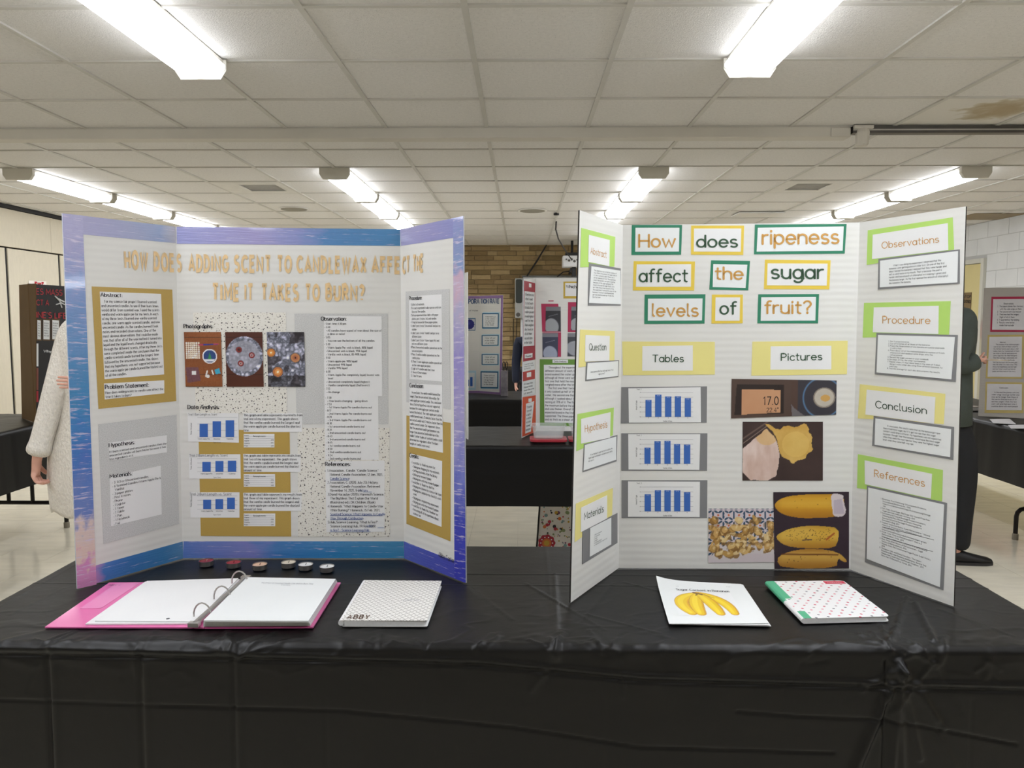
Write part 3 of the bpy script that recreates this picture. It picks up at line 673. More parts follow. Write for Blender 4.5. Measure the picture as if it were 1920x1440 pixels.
cloth('tablecloth', 'black plastic tablecloth with a creased hanging front on the near table', 'tablecloth', MX0, MX1, MY0, MY1, ZT-.0025, .3, .3, .72, .3, .0045, .0035, mdisp, m_pl, .016)
def gen(seed, a=.004):
    def f(A, S, X, Y):
        D = a*(fbm(A*6, S*6, seed, 4)-.5)*2+a*1.5*(fbm(A*22, S*6, seed+4, 3)-.5)*np.exp(-np.abs(S)/.08)
        D += crease(A, S, [(-9, .11), (9, .13)], .006, -.004)+crease(A, S, [(-9, .02), (9, .02)], .006, .005)
        return np.where(S < 0, np.clip(D, -.001, .008), D)
    return f
def gens(seed, a=.006):
    def f(A, S, X, Y):
        D = a*(fbm(X*7, Y*7, seed, 4)-.5)*2; 
        for k in range(-3, 12): D = D+crease(A, Y, [(-9, k*.61+.2), (9, k*.61+.2)], .012, -a)
        return np.where((A > f.x0) & (A < f.x1) & (S < 0), np.clip(D, -.001, .004), D)
    return f
table(-1.6, 1.6, 3.95, 4.68, 'x', 'folding table in the middle of the room under a black cloth')
cloth('tablecloth', 'black plastic tablecloth on the middle table behind the two boards', 'tablecloth', -1.6, 1.6, 3.95, 4.68, ZT-.0025, .1, .1, .315, .3, .02, .012, gen(11), m_pl2)
table(-1.9, .62, 6.25, 7.0, 'x', 'folding table holding the purple-edged display board')
cloth('tablecloth', 'black plastic tablecloth under the purple-edged display board', 'tablecloth', -1.9, .62, 6.25, 7.0, ZT-.0025, .3, .3, .5, .3, .03, .02, gen(15), m_pl2)
table(-1.7, 1.5, 9.9, 10.6, 'x', 'folding table farthest back near the brick wall')
cloth('tablecloth', 'black plastic tablecloth on the farthest table near the brick wall', 'tablecloth', -1.7, 1.5, 9.9, 10.6, ZT-.0025, .3, .3, .45, .3, .04, .03, gen(19), m_pl2)
table(-3.77, -3.0, 2.9, 5.28, 'y', 'folding table at the left with black steel legs showing under its cloth', .22, .05, .17)
f = gens(21); f.x0, f.x1 = -3.77, -3.0
cloth('tablecloth', 'black plastic tablecloth hanging from the left side table', 'tablecloth', -3.77, -3.0, 2.9, 5.28, ZT-.0025, .36, .36, .36, .30, .02, .02, f, m_pl2)
table(2.97, 3.75, 4.25, 6.85, 'y', 'folding table at the right with one curved steel leg showing', .6, .17, .2)
f = gens(25); f.x0, f.x1 = 2.97, 3.75
cloth('tablecloth', 'black plastic tablecloth hanging from the right side table', 'tablecloth', 2.97, 3.75, 4.25, 6.85, ZT-.0025, .34, .3, .34, .3, .02, .02, f, m_pl2)
# ================================================================== THE TWO NEAR DISPLAY BOARDS
def corr(name, c):
    m = mat(name, c, .6, noise=(4, .02)); N, L, B = nodes(m)
    tc = N.new('ShaderNodeTexCoord'); wv = N.new('ShaderNodeTexWave'); wv.bands_direction = 'Z'; wv.inputs['Scale'].default_value = 18; wv.inputs['Distortion'].default_value = .6
    L.new(tc.outputs['Object'], wv.inputs['Vector']); bp = N.new('ShaderNodeBump'); bp.inputs['Strength'].default_value = .22; bp.inputs['Distance'].default_value = .0010
    L.new(wv.outputs['Fac'], bp.inputs['Height']); L.new(bp.outputs[0], B.inputs['Normal']); return m
m_brd = corr('white_corrugated', OB('cdccc8', 1.3)); m_edge = mat('board_dark_edge', '2a2522', .8, noise=(200, .5)); m_edgew = mat('board_pale_edge', 'c9ccd6', .6, noise=(100, .1))
m_back = mat('board_black_back', '1c1b1b', .7, noise=(30, .1))
m_pap = mat('paper_white', OB('dcdce2', 1.25), .6, noise=(7, .015)); m_papc = mat('paper_cream', OB('e6dedb', 1.25), .6, noise=(7, .015)); m_papb = mat('paper_cool', OB('d8dce2', 1.25), .5, noise=(5, .02))
def glit(name, c, amt, sc=900):
    m = mat(name, c, .45); N, L, B = nodes(m); rgb = lin(c)
    tc = N.new('ShaderNodeTexCoord'); n = N.new('ShaderNodeTexNoise'); n.inputs['Scale'].default_value = sc; n.inputs['Detail'].default_value = 2
    L.new(tc.outputs['UV'], n.inputs['Vector']); r = N.new('ShaderNodeMapRange'); r.inputs[1].default_value = .35; r.inputs[2].default_value = .65; r.inputs[3].default_value = 1-amt; r.inputs[4].default_value = 1+amt
    L.new(n.outputs[0], r.inputs[0]); v = N.new('ShaderNodeVectorMath'); v.operation = 'SCALE'; v.inputs[0].default_value = rgb; L.new(r.outputs[0], v.inputs['Scale']); L.new(v.outputs[0], B.inputs['Base Color']); return m
m_gold = glit('gold_glitter_paper', OB('ad9048', 1.25), .16); m_silv = glit('silver_glitter_paper', OB('bcbcbb', 1.25), .14, 500)
def stars(name, base):
    m = mat(name, base, .6); N, L, B = nodes(m); tc = N.new('ShaderNodeTexCoord'); acc = None; rgb = lin(base)
    prev = None
    for sc, rad, col, sd in ((66, .10, '807b72', 0), (120, .10, 'a3967e', 7), (52, .09, '4a494b', 3)):
        mp = N.new('ShaderNodeMapping'); mp.inputs['Location'].default_value = (sd*.13, sd*.31, 0); L.new(tc.outputs['UV'], mp.inputs[0])
        v = N.new('ShaderNodeTexVoronoi'); v.voronoi_dimensions = '2D'; v.inputs['Scale'].default_value = sc; v.inputs['Randomness'].default_value = .8; L.new(mp.outputs[0], v.inputs['Vector'])
        lt = N.new('ShaderNodeMath'); lt.operation = 'LESS_THAN'; lt.inputs[1].default_value = rad; L.new(v.outputs['Distance'], lt.inputs[0])
        mx = N.new('ShaderNodeMix'); mx.data_type = 'RGBA'; L.new(lt.outputs[0], mx.inputs[0])
        if prev is None: mx.inputs[6].default_value = (*rgb, 1)
        else: L.new(prev, mx.inputs[6])
        mx.inputs[7].default_value = (*lin(col), 1); prev = mx.outputs[2]
    L.new(prev, B.inputs['Base Color']); return m
m_star = stars('star_dot_paper', OB('d3d0c8', 1.3))
m_ink = mat('black_ink', '2b2a30', .7, noise=(9, .05)); m_ink2 = mat('grey_ink', '57565c', .7, noise=(9, .05)); m_link = mat('link_ink', '31539b', .7, noise=(9, .05)); m_bar = mat('chart_blue', '3a6cc0', .5, noise=(9, .03)); m_line = mat('chart_line', '8d8d95', .7, noise=(9, .05))
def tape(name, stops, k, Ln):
    """iridescent film: its sheen painted as lengthwise colour bands with pale crinkle glints"""
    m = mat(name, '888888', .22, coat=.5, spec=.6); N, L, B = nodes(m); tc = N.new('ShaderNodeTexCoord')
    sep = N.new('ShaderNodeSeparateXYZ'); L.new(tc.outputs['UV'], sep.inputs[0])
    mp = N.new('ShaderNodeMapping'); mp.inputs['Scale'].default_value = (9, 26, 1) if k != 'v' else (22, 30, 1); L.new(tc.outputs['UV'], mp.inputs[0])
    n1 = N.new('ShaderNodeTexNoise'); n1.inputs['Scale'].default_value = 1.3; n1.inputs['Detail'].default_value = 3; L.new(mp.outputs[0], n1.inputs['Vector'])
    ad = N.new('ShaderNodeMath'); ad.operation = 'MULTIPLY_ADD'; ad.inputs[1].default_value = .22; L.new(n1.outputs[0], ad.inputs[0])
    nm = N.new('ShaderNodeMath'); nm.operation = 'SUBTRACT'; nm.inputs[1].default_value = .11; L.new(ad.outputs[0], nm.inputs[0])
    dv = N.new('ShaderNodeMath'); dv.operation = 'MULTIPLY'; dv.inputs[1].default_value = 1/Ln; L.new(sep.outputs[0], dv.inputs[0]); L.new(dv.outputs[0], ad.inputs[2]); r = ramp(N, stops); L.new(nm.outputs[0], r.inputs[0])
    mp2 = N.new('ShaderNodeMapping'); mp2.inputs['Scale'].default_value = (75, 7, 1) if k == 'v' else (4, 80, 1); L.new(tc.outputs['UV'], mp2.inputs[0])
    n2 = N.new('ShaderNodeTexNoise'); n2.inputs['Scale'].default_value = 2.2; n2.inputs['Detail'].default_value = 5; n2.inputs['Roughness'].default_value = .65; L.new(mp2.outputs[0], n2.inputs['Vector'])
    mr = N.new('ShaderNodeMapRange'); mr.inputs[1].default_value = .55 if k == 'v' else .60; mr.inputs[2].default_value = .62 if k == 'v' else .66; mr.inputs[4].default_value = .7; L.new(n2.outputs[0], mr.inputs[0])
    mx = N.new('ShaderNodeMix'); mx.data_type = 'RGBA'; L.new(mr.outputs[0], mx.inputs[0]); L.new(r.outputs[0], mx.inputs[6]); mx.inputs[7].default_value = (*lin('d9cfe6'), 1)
    L.new(mx.outputs[2], B.inputs['Base Color'])  # the film's reflected colours and glints are fixed in the base colour
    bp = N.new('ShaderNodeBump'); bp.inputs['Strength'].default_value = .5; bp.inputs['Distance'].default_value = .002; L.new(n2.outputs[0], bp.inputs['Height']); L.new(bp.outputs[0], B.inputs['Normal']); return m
def panel_obj(name, pl, q, par, mface, medge, mback, th=.004):
    P = pl.quad(q); V = P+[p-pl.n*th for p in P]
    o = obj(name, V, [(0, 1, 2, 3), (7, 6, 5, 4), (0, 4, 5, 1), (1, 5, 6, 2), (2, 6, 7, 3), (3, 7, 4, 0)], [mface, medge, mback], par, mi=[0, 2, 1, 1, 1, 1]); return o, P
def onb(b, pl, q, m, name, layer=1, label=None, th=.0003): return sheet(name, b, pl.quad(q, .0004*layer+.0003), pl.n, m, th, label)
def txt(par, pl, q, lines, m=None, layer=2, **kw):
    return letter(par, pl.quad(q, .0004*layer+.0006), lines, m or m_ink, **kw)
ZB = ZT+.0005
# ---- left board (candles) --------------------------------------------------------------
bl = onz(343, 1047, ZB); br = onz(758, 1047, ZB); tl = onz(329, 425, ZT+.908); 
LC = Pl(bl, br, tl); tr = LC.hit(750, 430)
LL = Pl(bl, tl, onz(145, 1104, ZB)); LR = Pl(br, tr, onz(873, 1093, ZB))
B1 = thing('display_board', 'white trifold display board with shiny blue and lavender tape edging, at left', 'display board', ((bl+br)/2), 'near display boards')
panel_obj('centre_panel', LC, [(329, 425), (750, 430), (758, 1047), (343, 1047)], B1, m_brd, m_edgew, m_edgew)
panel_obj('side_panel', LL, [(117, 400), (329, 425), (343, 1047), (145, 1104)], B1, m_brd, m_edgew, m_edgew)
panel_obj('side_panel', LR, [(750, 430), (868, 405), (873, 1093), (758, 1047)], B1, m_brd, m_edgew, m_edgew)

LAV, BLU, CYA, PNK, PCH = '9497d0', '5a88ca', '2a80c4', 'd98fc4', 'e3c9bd'
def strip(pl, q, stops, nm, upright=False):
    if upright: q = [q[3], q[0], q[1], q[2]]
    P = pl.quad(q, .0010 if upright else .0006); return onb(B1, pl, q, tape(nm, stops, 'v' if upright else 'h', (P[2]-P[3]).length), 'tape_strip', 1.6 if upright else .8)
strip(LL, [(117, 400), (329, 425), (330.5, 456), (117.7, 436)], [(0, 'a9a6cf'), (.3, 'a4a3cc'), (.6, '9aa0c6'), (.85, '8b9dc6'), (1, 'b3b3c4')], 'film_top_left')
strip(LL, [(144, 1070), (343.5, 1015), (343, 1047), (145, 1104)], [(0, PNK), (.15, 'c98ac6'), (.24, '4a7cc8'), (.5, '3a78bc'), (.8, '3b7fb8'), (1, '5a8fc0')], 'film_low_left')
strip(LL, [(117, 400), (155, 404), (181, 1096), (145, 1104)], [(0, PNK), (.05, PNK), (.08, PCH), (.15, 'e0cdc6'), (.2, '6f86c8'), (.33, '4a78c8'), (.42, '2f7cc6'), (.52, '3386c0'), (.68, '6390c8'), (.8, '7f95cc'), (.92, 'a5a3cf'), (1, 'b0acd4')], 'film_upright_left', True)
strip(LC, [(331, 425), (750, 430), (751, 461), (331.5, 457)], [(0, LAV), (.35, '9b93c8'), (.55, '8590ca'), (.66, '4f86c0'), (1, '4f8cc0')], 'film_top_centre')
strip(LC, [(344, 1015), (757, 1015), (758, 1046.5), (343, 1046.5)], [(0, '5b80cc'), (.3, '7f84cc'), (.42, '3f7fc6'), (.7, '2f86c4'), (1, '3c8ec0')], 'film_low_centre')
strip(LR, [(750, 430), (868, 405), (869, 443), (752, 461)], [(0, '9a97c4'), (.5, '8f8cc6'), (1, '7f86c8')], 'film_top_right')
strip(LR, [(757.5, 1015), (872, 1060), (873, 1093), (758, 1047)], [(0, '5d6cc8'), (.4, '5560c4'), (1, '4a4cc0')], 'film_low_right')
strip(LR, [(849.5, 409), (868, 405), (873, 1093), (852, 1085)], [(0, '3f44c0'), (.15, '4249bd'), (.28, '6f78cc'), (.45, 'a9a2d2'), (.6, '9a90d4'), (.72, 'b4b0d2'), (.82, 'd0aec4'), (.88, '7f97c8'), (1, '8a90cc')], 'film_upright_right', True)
m_goldL = mat('gold_letter_foil', OB('d8b988', 1.2), .5, noise=(30, .12, (1, 1, 2)))
def title(pl, q, s, **kw): return txt(B1, pl, q, s, m_goldL, 2, style='plain', t=.27, qn=12, name='title_word', gap=.40, pad=True, **kw)
title(LL, [(232, 467), (278, 470), (278, 508), (234, 506)], 'HOW'); title(LL, [(288, 471), (327, 475), (328, 511), (288, 509)], 'DOE')
title(LC, [(330.5, 475), (340.5, 475.5), (341, 511), (331, 511)], 'S')
for a, b_, s in ((353, 429, 'ADDING'), (438, 508.5, 'SCENT'), (519, 547.5, 'TO'), (555.5, 687.5, 'CANDLEWAX'), (696, 751, 'AFFE')):
    title(LC, [(a, 476+(a-340)*.011), (b_, 476+(b_-340)*.011), (b_, 511+(b_-340)*.0085), (a, 511+(a-340)*.0085)], s)
title(LR, [(754, 481), (768, 478.5), (768, 514), (754, 515)], 'CT'); title(LR, [(774, 477.5), (793.5, 474.5), (793.5, 511), (774, 513)], 'THE')
for a, b_, s in ((397, 449, 'TIME'), (458, 475, 'IT'), (489, 560.5, 'TAKES'), (571.5, 600, 'TO'), (610, 684, 'BURN?')):
    title(LC, [(a, 530+(a-400)*.009), (b_, 530+(b_-400)*.009), (b_, 566), (a, 565)], s)
# left wing papers
onb(B1, LL, [(172, 537), (323, 543), (330.5, 752), (184.7, 766.7)], m_gold, 'gold_card')
onb(B1, LL, [(187, 546.7), (302, 551), (307.8, 702), (196, 711)], m_pap, 'text_sheet', 2)
onb(B1, LL, [(195, 719), (308, 713), (308, 737.5), (196.4, 749)], m_pap, 'text_sheet', 2)
onb(B1, LL, [(184, 795.5), (331, 777.5), (336, 982), (194, 1019.7)], m_silv, 'silver_card')
onb(B1, LL, [(203.3, 830), (313, 816), (313, 848), (205, 864)], m_pap, 'text_sheet', 2)
onb(B1, LL, [(205.6, 894), (301.4, 873), (303.3, 964.4), (208.3, 986.7)], m_pap, 'text_sheet', 2)
H = dict(style='serif', t=.17, qn=12, layer=3); Bd = dict(style='serif', t=.12, qn=8, layer=3)
txt(B1, LL, [(188.5, 549), (229, 550.5), (229.5, 557), (189, 556)], 'Abstract:', **H)
txt(B1, LL, [(189.5, 562.5), (300.5, 564), (306, 696), (198, 706.5)], ['    For my science fair project I burned scented', 'and unscented candles to see if their burn times', 'would differ from scented wax. I used the scents', 'vanilla and warm apple pie for my tests. In each', 'of my three tests I burned one vanilla scented', 'candle, one warm apple scented candle, and one', 'unscented candle. As the candles burned I took', 'notes and recorded observations. One of the', 'most obvious observations that could be made', 'was that after all of the wax melted it turned into', 'liquid and the liquid levels changed drastically', 'through the different scents. After my three tests', 'were completed I made the conclusion that the', 'vanilla scented candle burned the longest time', 'followed by the unscented candle. This shows', 'that my hypothesis was not supported because', 'the warm apple pie candle burned the fastest out', 'of all the candles.'], **Bd)
txt(B1, LL, [(197, 722), (279, 717.5), (279, 725), (197.5, 729.5)], 'Problem Statement:', **H)
txt(B1, LL, [(197.5, 734), (306, 727), (306, 738), (198, 746.5)], ['How does adding scent to candle wax affect the', 'time it takes to burn?'], **Bd)
txt(B1, LL, [(204.5, 831), (253, 825.5), (253, 832.5), (204.5, 838.5)], 'Hypothesis:', **H)
txt(B1, LL, [(205, 845.5), (312, 829.5), (312, 845), (205.5, 863)], ['If I burn scented and unscented candles then the', 'unscented candle will burn faster because it has', 'less ingredients in it.'], **Bd)
txt(B1, LL, [(206, 890), (248, 883.5), (248, 891), (206.5, 896.5)], 'Materials:', **H)
txt(B1, LL, [(210, 903), (301, 887.5), (305, 962), (213.5, 985)], ['* 3  0.3 oz Unscented candles', '* 6 Scented Candles (Warm Apple Pie &', '   Vanilla)', '* 3 paper plates', '* Post it notes', '* Phone', '* 1 Lighter', '* 1 Timer', '* 1 Table', '* 1 Pan', '* 1 Notebook', '* Foil'], **Bd)
# centre papers
onb(B1, LC, [(362, 586), (536, 586), (538, 775), (367, 775)], m_star, 'star_pattern_card')
onb(B1, LC, [(552, 588), (727, 588), (728, 795), (556, 795)], m_silv, 'silver_card')
onb(B1, LC, [(558, 802), (730, 802), (731, 1006), (559, 1006)], m_star, 'star_pattern_card')
onb(B1, LC, [(372, 802.5), (543, 810), (546, 1006), (376.6, 1005)], m_gold, 'gold_card')
onb(B1, LC, [(607, 592.5), (715.6, 593), (716.7, 742.5), (607.8, 742.5)], m_pap, 'text_sheet', 2.6)
onb(B1, LC, [(608, 741), (709, 741), (710.6, 862), (610, 862)], m_pap, 'text_sheet', 2)
onb(B1, LC, [(610, 865), (721, 863.6), (721, 997), (612, 998)], m_pap, 'text_sheet', 2)
H['layer'] = 4; Bd['layer'] = 4
txt(B1, LC, [(344.5, 608), (399.5, 608), (399.5, 615), (344.5, 615)], 'Photographs:', **H)
txt(B1, LC, [(602, 594), (649.4, 594), (649.4, 601), (602, 601)], 'Observation:', **H)
txt(B1, LC, [(352, 759.5), (411, 759.5), (411, 766.5), (352, 766.5)], 'Data Analysis:', **H)
txt(B1, LC, [(610, 866.5), (657, 866.5), (657, 873.5), (610, 873.5)], 'References:', **H)
txt(B1, LC, [(607.5, 605), (715, 605), (716, 737), (608.5, 737)], ['* Start time 4:30 pm', '* 4:40', '   ~ All candles have a pool of wax about the size of', '     a dime or nickel', '* 5:05', '   ~ You can see the bottom of all the candles', '* 5:30', '   ~ Warm Apple Pie: wick is black, 80% liquid', '   ~ Unscented: wick is black, 95% liquid', '   ~ Vanilla: wick is black, 85-90% liquid', '* 5:50', '   ~ Warm apple pie: 98% liquid', '   ~ Unscented: 99% liquid', '   ~ Vanilla: 99% liquid', '* 6:30', '   ~ Warm Apple Pie: completely liquid, lowest wax', '     level', '   ~ Unscented: completely liquid (highest)', '   ~ Vanilla: completely liquid (2nd lowest)', '* 7:15', '   ~ No change'], **Bd)
txt(B1, LC, [(610, 744), (697, 744), (698, 861.5), (612, 861.5)], ['* 7:30', '   ~ Wax levels changing - going down', '* 7:53', '   ~ 1st Warm Apple Pie candles burns out', '* 8:17', '   ~ 2nd Warm Apple Pie candle burns out', '* 8:20', '   ~ 3rd Warm Apple Pie candle burns out', '* 8:30', '   ~ 1st unscented candle burns out', '* 8:34', '   ~ 2nd unscented candle burns out', '* 8:43', '   ~ 3rd unscented candle burns out', '* 8:45', '   ~ 1st vanilla candle burns out', '* 8:50', '   ~ 2nd vanilla candle burns out', '* 9:24', '   ~ 3rd vanilla candle burns out'], **Bd)
REF = ['1.Association , Candle. "Candle Science."', '   National Candle Association, 12 Jan. 2021,', '', '2.Association, C. (2020, July 23). History.', '   National Candle Association. Retrieved', '   November 14, 2021, from', '3.David Macaulay (2020). Mammoth Science:', '   The Big Ideas That Explain Our World', '   (Illustrated ed.). DK Children. (Book)', '4.Homesick. "What Happens to Candle Wax', '   While Burning?" Homesick, 15 Feb. 2021,', '', '', '5.Hub, Science Learning. "What Is Fire?"', '   Science Learning Hub, 19 Nov. 2009,', '']
LNK = ['']*2+['   Candle Science']+['']*2+['                                     History']+['']*5+['   Scented Science: What Happens to Candle', '   Wax Through Combustion', '', '                                              What', '   is fire? - Science Learning Hub']
Wd = layout(REF, 'serif', .12, 8, 1.7)[2]
qR = [(614, 880), (719, 880), (720, 996), (615, 996)]
txt(B1, LC, qR, REF, width=Wd, **Bd); txt(B1, LC, qR, LNK, m_link, width=Wd, **Bd)
m_under = m_link
for x0, x1, y in ((619, 654, 899.8), (681, 697, 922), (619, 717, 966.5), (619, 680, 974), (708, 720, 989), (619, 695, 997)):
    sheet('link_underline', B1, LC.quad([(x0, y), (x1, y), (x1, y+.7), (x0, y+.7)], .0024), LC.n, m_link, .0001)
# charts on the candle board
CH = [([(351.4, 774), (447, 775), (447.8, 830), (353, 828)], [(374.2, 389.7, 794.4), (398.6, 414.2, 790), (423, 438.9, 788)], 819.2, 'Trial 1 Burn Length vs. Scent', (353, 774.8, 407, 779)),
      ([(354, 851.7), (450.6, 851.7), (451.4, 897.5), (355, 897.5)], [(379.4, 395, 866), (403.9, 418.9, 864.4), (427.2, 442.8, 863.9)], 884.5, 'Trial 2 Burn Length vs. Scent', (355, 851.5, 427, 856)),
      ([(355.6, 923), (449, 923), (449, 970.5), (357, 970.5)], [(381, 395.8, 937), (403.9, 418.3, 935.8), (425.8, 440.3, 933)], 954.5, 'Trial 3 Burn Length vs. Scent', (355.5, 924, 434, 928.5))]
for k, (q, bars, by, s, tb) in enumerate(CH):
    sh = onb(B1, LC, q, m_pap, 'chart_sheet', 2)
    for a, b_, y in bars: sheet('chart_bar', sh, LC.quad([(a, y), (b_, y), (b_, by), (a, by)], .0018), LC.n, m_bar, .0002)
    for j in range(4):
        y = by-j*(12.2 if k == 0 else 8.3); sheet('chart_line', sh, LC.quad([(370, y), (445, y), (445, y+.35), (370, y+.35)], .0015), LC.n, m_line, .0001)
    txt(sh, LC, [(tb[0], tb[1]), (tb[2], tb[1]), (tb[2], tb[3]), (tb[0], tb[3])], s, m_ink2, 4, style='plain', t=.10)
    for (a, b_, y), w_ in zip(bars, ('Warm Apple Pie', 'Unscented', 'Vanilla')):
        c = (a+b_)/2; hw = 11 if w_[0] == 'W' else 6; txt(sh, LC, [(c-hw, by+2.5), (c+hw, by+2.5), (c+hw, by+4.8), (c-hw, by+4.8)], w_, m_ink, 4, style='plain', t=.13)
    txt(sh, LC, [(400, by+9.5), (414, by+9.5), (414, by+11.6), (400, by+11.6)], 'Type of Scent', m_ink, 4, style='plain', t=.12)
    txt(sh, LC, [(357, by-4), (357, by-26), (359.5, by-26), (359.5, by-4)], 'Time (Minutes)', m_ink, 4, style='plain', t=.12)
P1 = ['This graph and table represents my results from', 'trial %s of my experiment. This graph shows', 'that the vanilla candle burned the longest and', 'the warm apple pie candle burned the shortest']
for n_, q, last, mt in (('one', [(456, 775), (567, 775), (566, 810), (457, 810)], 'time.', [(457, 813.6), (514.5, 813.6), (514.5, 839), (457, 839)]),
                 ('two', [(456, 851), (564, 852), (563, 885), (457, 885)], 'amount of time.', [(457, 889), (515.6, 889), (516, 912.8), (457, 912.8)]),
                 ('three', [(456, 924), (566, 924), (565, 958), (457, 958)], 'amount of time.', [(457, 962.8), (516, 962.8), (516, 986.7), (457, 986.7)])):
    onb(B1, LC, q, m_pap, 'text_sheet', 2)
    y0, y1 = q[0][1], q[3][1]; txt(B1, LC, [(457, y0+1), (q[1][0], y0+1), (q[2][0], y1-1.5), (457, y1-1.5)], [l % n_ if '%' in l else l for l in P1]+[last], **Bd)
    st = onb(B1, LC, mt, m_pap, 'table_sheet', 2); y0, y1 = mt[0][1], mt[3][1]
    txt(st, LC, [(475, y0+3), (498, y0+3), (498, y0+5.2), (475, y0+5.2)], 'Burn Length (minutes)', m_ink, 4, style='plain', t=.15)
    txt(st, LC, [(458, y0+2), (468, y0+2), (468, y1-2), (458, y1-2)], ['Scent', 'Warm', 'Apple', 'Vanilla', 'Plain'], m_ink, 4, style='plain', t=.13, lp=2.2)
    txt(st, LC, [(508, y0+10), (513, y0+10), (513, y1-2), (508, y1-2)], ['235', '251', '260'], m_ink, 4, style='plain', t=.13, lp=2.6)
    for j in range(1, 6): yy = y0+(y1-y0)*j/6; sheet('table_line', st, LC.quad([(458, yy), (513.5, yy), (513.5, yy+.25), (458, yy+.25)], .0015), LC.n, m_line, .0001)
# right wing papers
onb(B1, LR, [(760.5, 546.7), (842.5, 542), (844.5, 768), (762, 754)], m_silv, 'silver_card')
onb(B1, LR, [(762, 779), (844.7, 793), (844.4, 1015), (762, 982)], m_gold, 'gold_card')
onb(B1, LR, [(767, 556), (828, 551.7), (829, 715.5), (767.8, 710.5)], m_pap, 'text_sheet', 2)
onb(B1, LR, [(767.8, 719), (829, 722), (830.5, 849), (768, 837)], m_pap, 'text_sheet', 2)
onb(B1, LR, [(768, 849.7), (829, 864.5), (827.8, 988), (768, 965)], m_pap, 'text_sheet', 2)
txt(B1, LR, [(767.5, 555.5), (791, 554.5), (791, 561.5), (767.5, 562.5)], 'Procedure:', **H)
txt(B1, LR, [(770, 569), (828, 567), (829, 711), (770.5, 706)], ['1.Collect all materials', '2.For each experiment make sure no wind can', '   blow out the candles', '3.Set up experimentation table with paper', '   plates, post it notes, foil, and candles', '4.Wrap foil around all three paper plates', '5.Label 1 post it note "Unscented" and put on', '   a plate', '6.Label 1 post it note "Vanilla" and put on a', '   different plate', '7.Label 1 post it note "Warm Apple Pie" and', '   put on a different plate', '8.Place 3 unscented candles spaced out on the', '   unscented plate', '9.Place 3 vanilla candles spaced out on the', '   vanilla plate', '10. Place 3 warm apple pie candles spaced out', '   on the warm apple pie plate', '11. Light all 9 candles and start timer', '12. Record Observations', '13. Take Pictures'], **Bd)
txt(B1, LR, [(768, 718.5), (793.5, 720), (793.5, 727.5), (768, 726)], 'Conclusion:', **H)
txt(B1, LR, [(768.5, 733), (829, 738), (830, 844), (768.5, 833)], ['     In conclusion, the vanilla candle burned the', 'longest, then the unscented, followed by the', 'warm apple pie scented candle. This conclusion', 'shows that my hypothesis was not supported', 'because the warm apple pie scented candle', 'burned the fastest. The warm apple pie scented', 'candle burned nearly 25 minutes faster than the', 'unscented candle and 47 minutes faster than the', 'vanilla scented candle. Our experiment shows', 'that the unscented candle performance was', 'longer than unscented, and ended up in the', 'middle. Further studies of scented candles could', 'determine how ingredients affect the burn', 'lengths of candles more exact.'], **Bd)
txt(B1, LR, [(768, 849.5), (785, 853), (785, 860.5), (768, 857)], 'Credits:', **H)
txt(B1, LR, [(770.5, 864), (828, 878), (827, 986), (770.5, 962)], ['* I would like to thank my mom for:', '   ~ Taking me shopping for my materials', '   ~ Getting my books from the library', '   ~ Editing my research paper', '   ~ Helping me write my research paper', '* I would like to thank my dad for:', '   ~ Helping me choose my science fair topic', '   ~ Helping me complete my checklist each', '     week', '   ~ Helping me complete my experiment', '   ~ Helping me write my research paper', '* I would like to thank Miss Heather for:', '   ~ Answering all of my questions about', '     science fair'], **Bd)
txt(B1, LR, [(822, 1034.5), (851.5, 1046.5), (851.5, 1056), (822, 1043.5)], 'Abby Carter', **Bd)
# three photographs of the test
def wood(im, seed=0, c='5e2f17', d='7a4425'):
    im.fill(c); im.put(im.noise(5, seed, 4, .25)*.9, d); im.put((np.abs((im.Y*3) % 1-.5) > .485)*.8, '2b140b')
im = Im(70, 104, 1.48); wood(im, 1, '7a3d18', '995223')
im.put(im.poly([(.02, .52), (.36, .52), (.42, .16), (.06, .10)]), '6b3f47')
for i in range(7):
    for j in range(12):
        if j < 8 or 0: im.put(im.ell(.06+i*.055, 1.18-j*.057, .027, .027), 'efe3cf' if (i+j) % 5 else 'f6f4f0')
im.put(im.line(.42, 1.13, .9, 1.15, .022), '2a2b86'); im.put(im.line(.4, 1.13, .5, 1.13, .025), 'b8324a'); im.put(im.line(.8, 1.15, .93, 1.155, .018), 'c03a50')
im.put(im.ell(.68, .82, .2, .2), 'f2eef0'); im.put(im.ell(.68, .82, .17, .17), '1d3a78'); im.put(im.poly([(.62, .72), (.74, .72), (.68, .93)]), '2e8a4e'); im.put(im.poly([(.53, .74), (.82, .74), (.78, .68), (.58, .68)]), 'e6ecf4')
im.put(im.poly([(.8, .46), (.93, .5), (.96, .36), (.83, .33)]), '2fa6c8'); im.put(im.line(.6, .42, .56, .28, .025), 'e8e6e2'); im.put(im.ell(.62, .28, .045, .05), 'e8e6e2'); im.put(im.line(.73, .44, .76, .34, .02), 'f0efe9')
im.put(im.poly([(.18, .42), (.3, .42), (.3, .33), (.18, .33)]), 'f0f0f0'); im.put(im.noise(50, 4)*.15, 'ffffff')
photo('photo_print', B1, LC.quad([(344.7, 622.5), (414, 622.5), (417, 725), (348, 725)], .0028), im)
def foil(im, m, seed):
    n = im.noise(9, seed, 5); r = np.abs(2*n-1); c = (np.array([.50, .51, .57])+(r[..., None]*1.6-.25)*np.array([.62, .60, .66]))
    im.c = im.c*(1-m[..., None])+np.clip(c, .1, .97)*m[..., None]
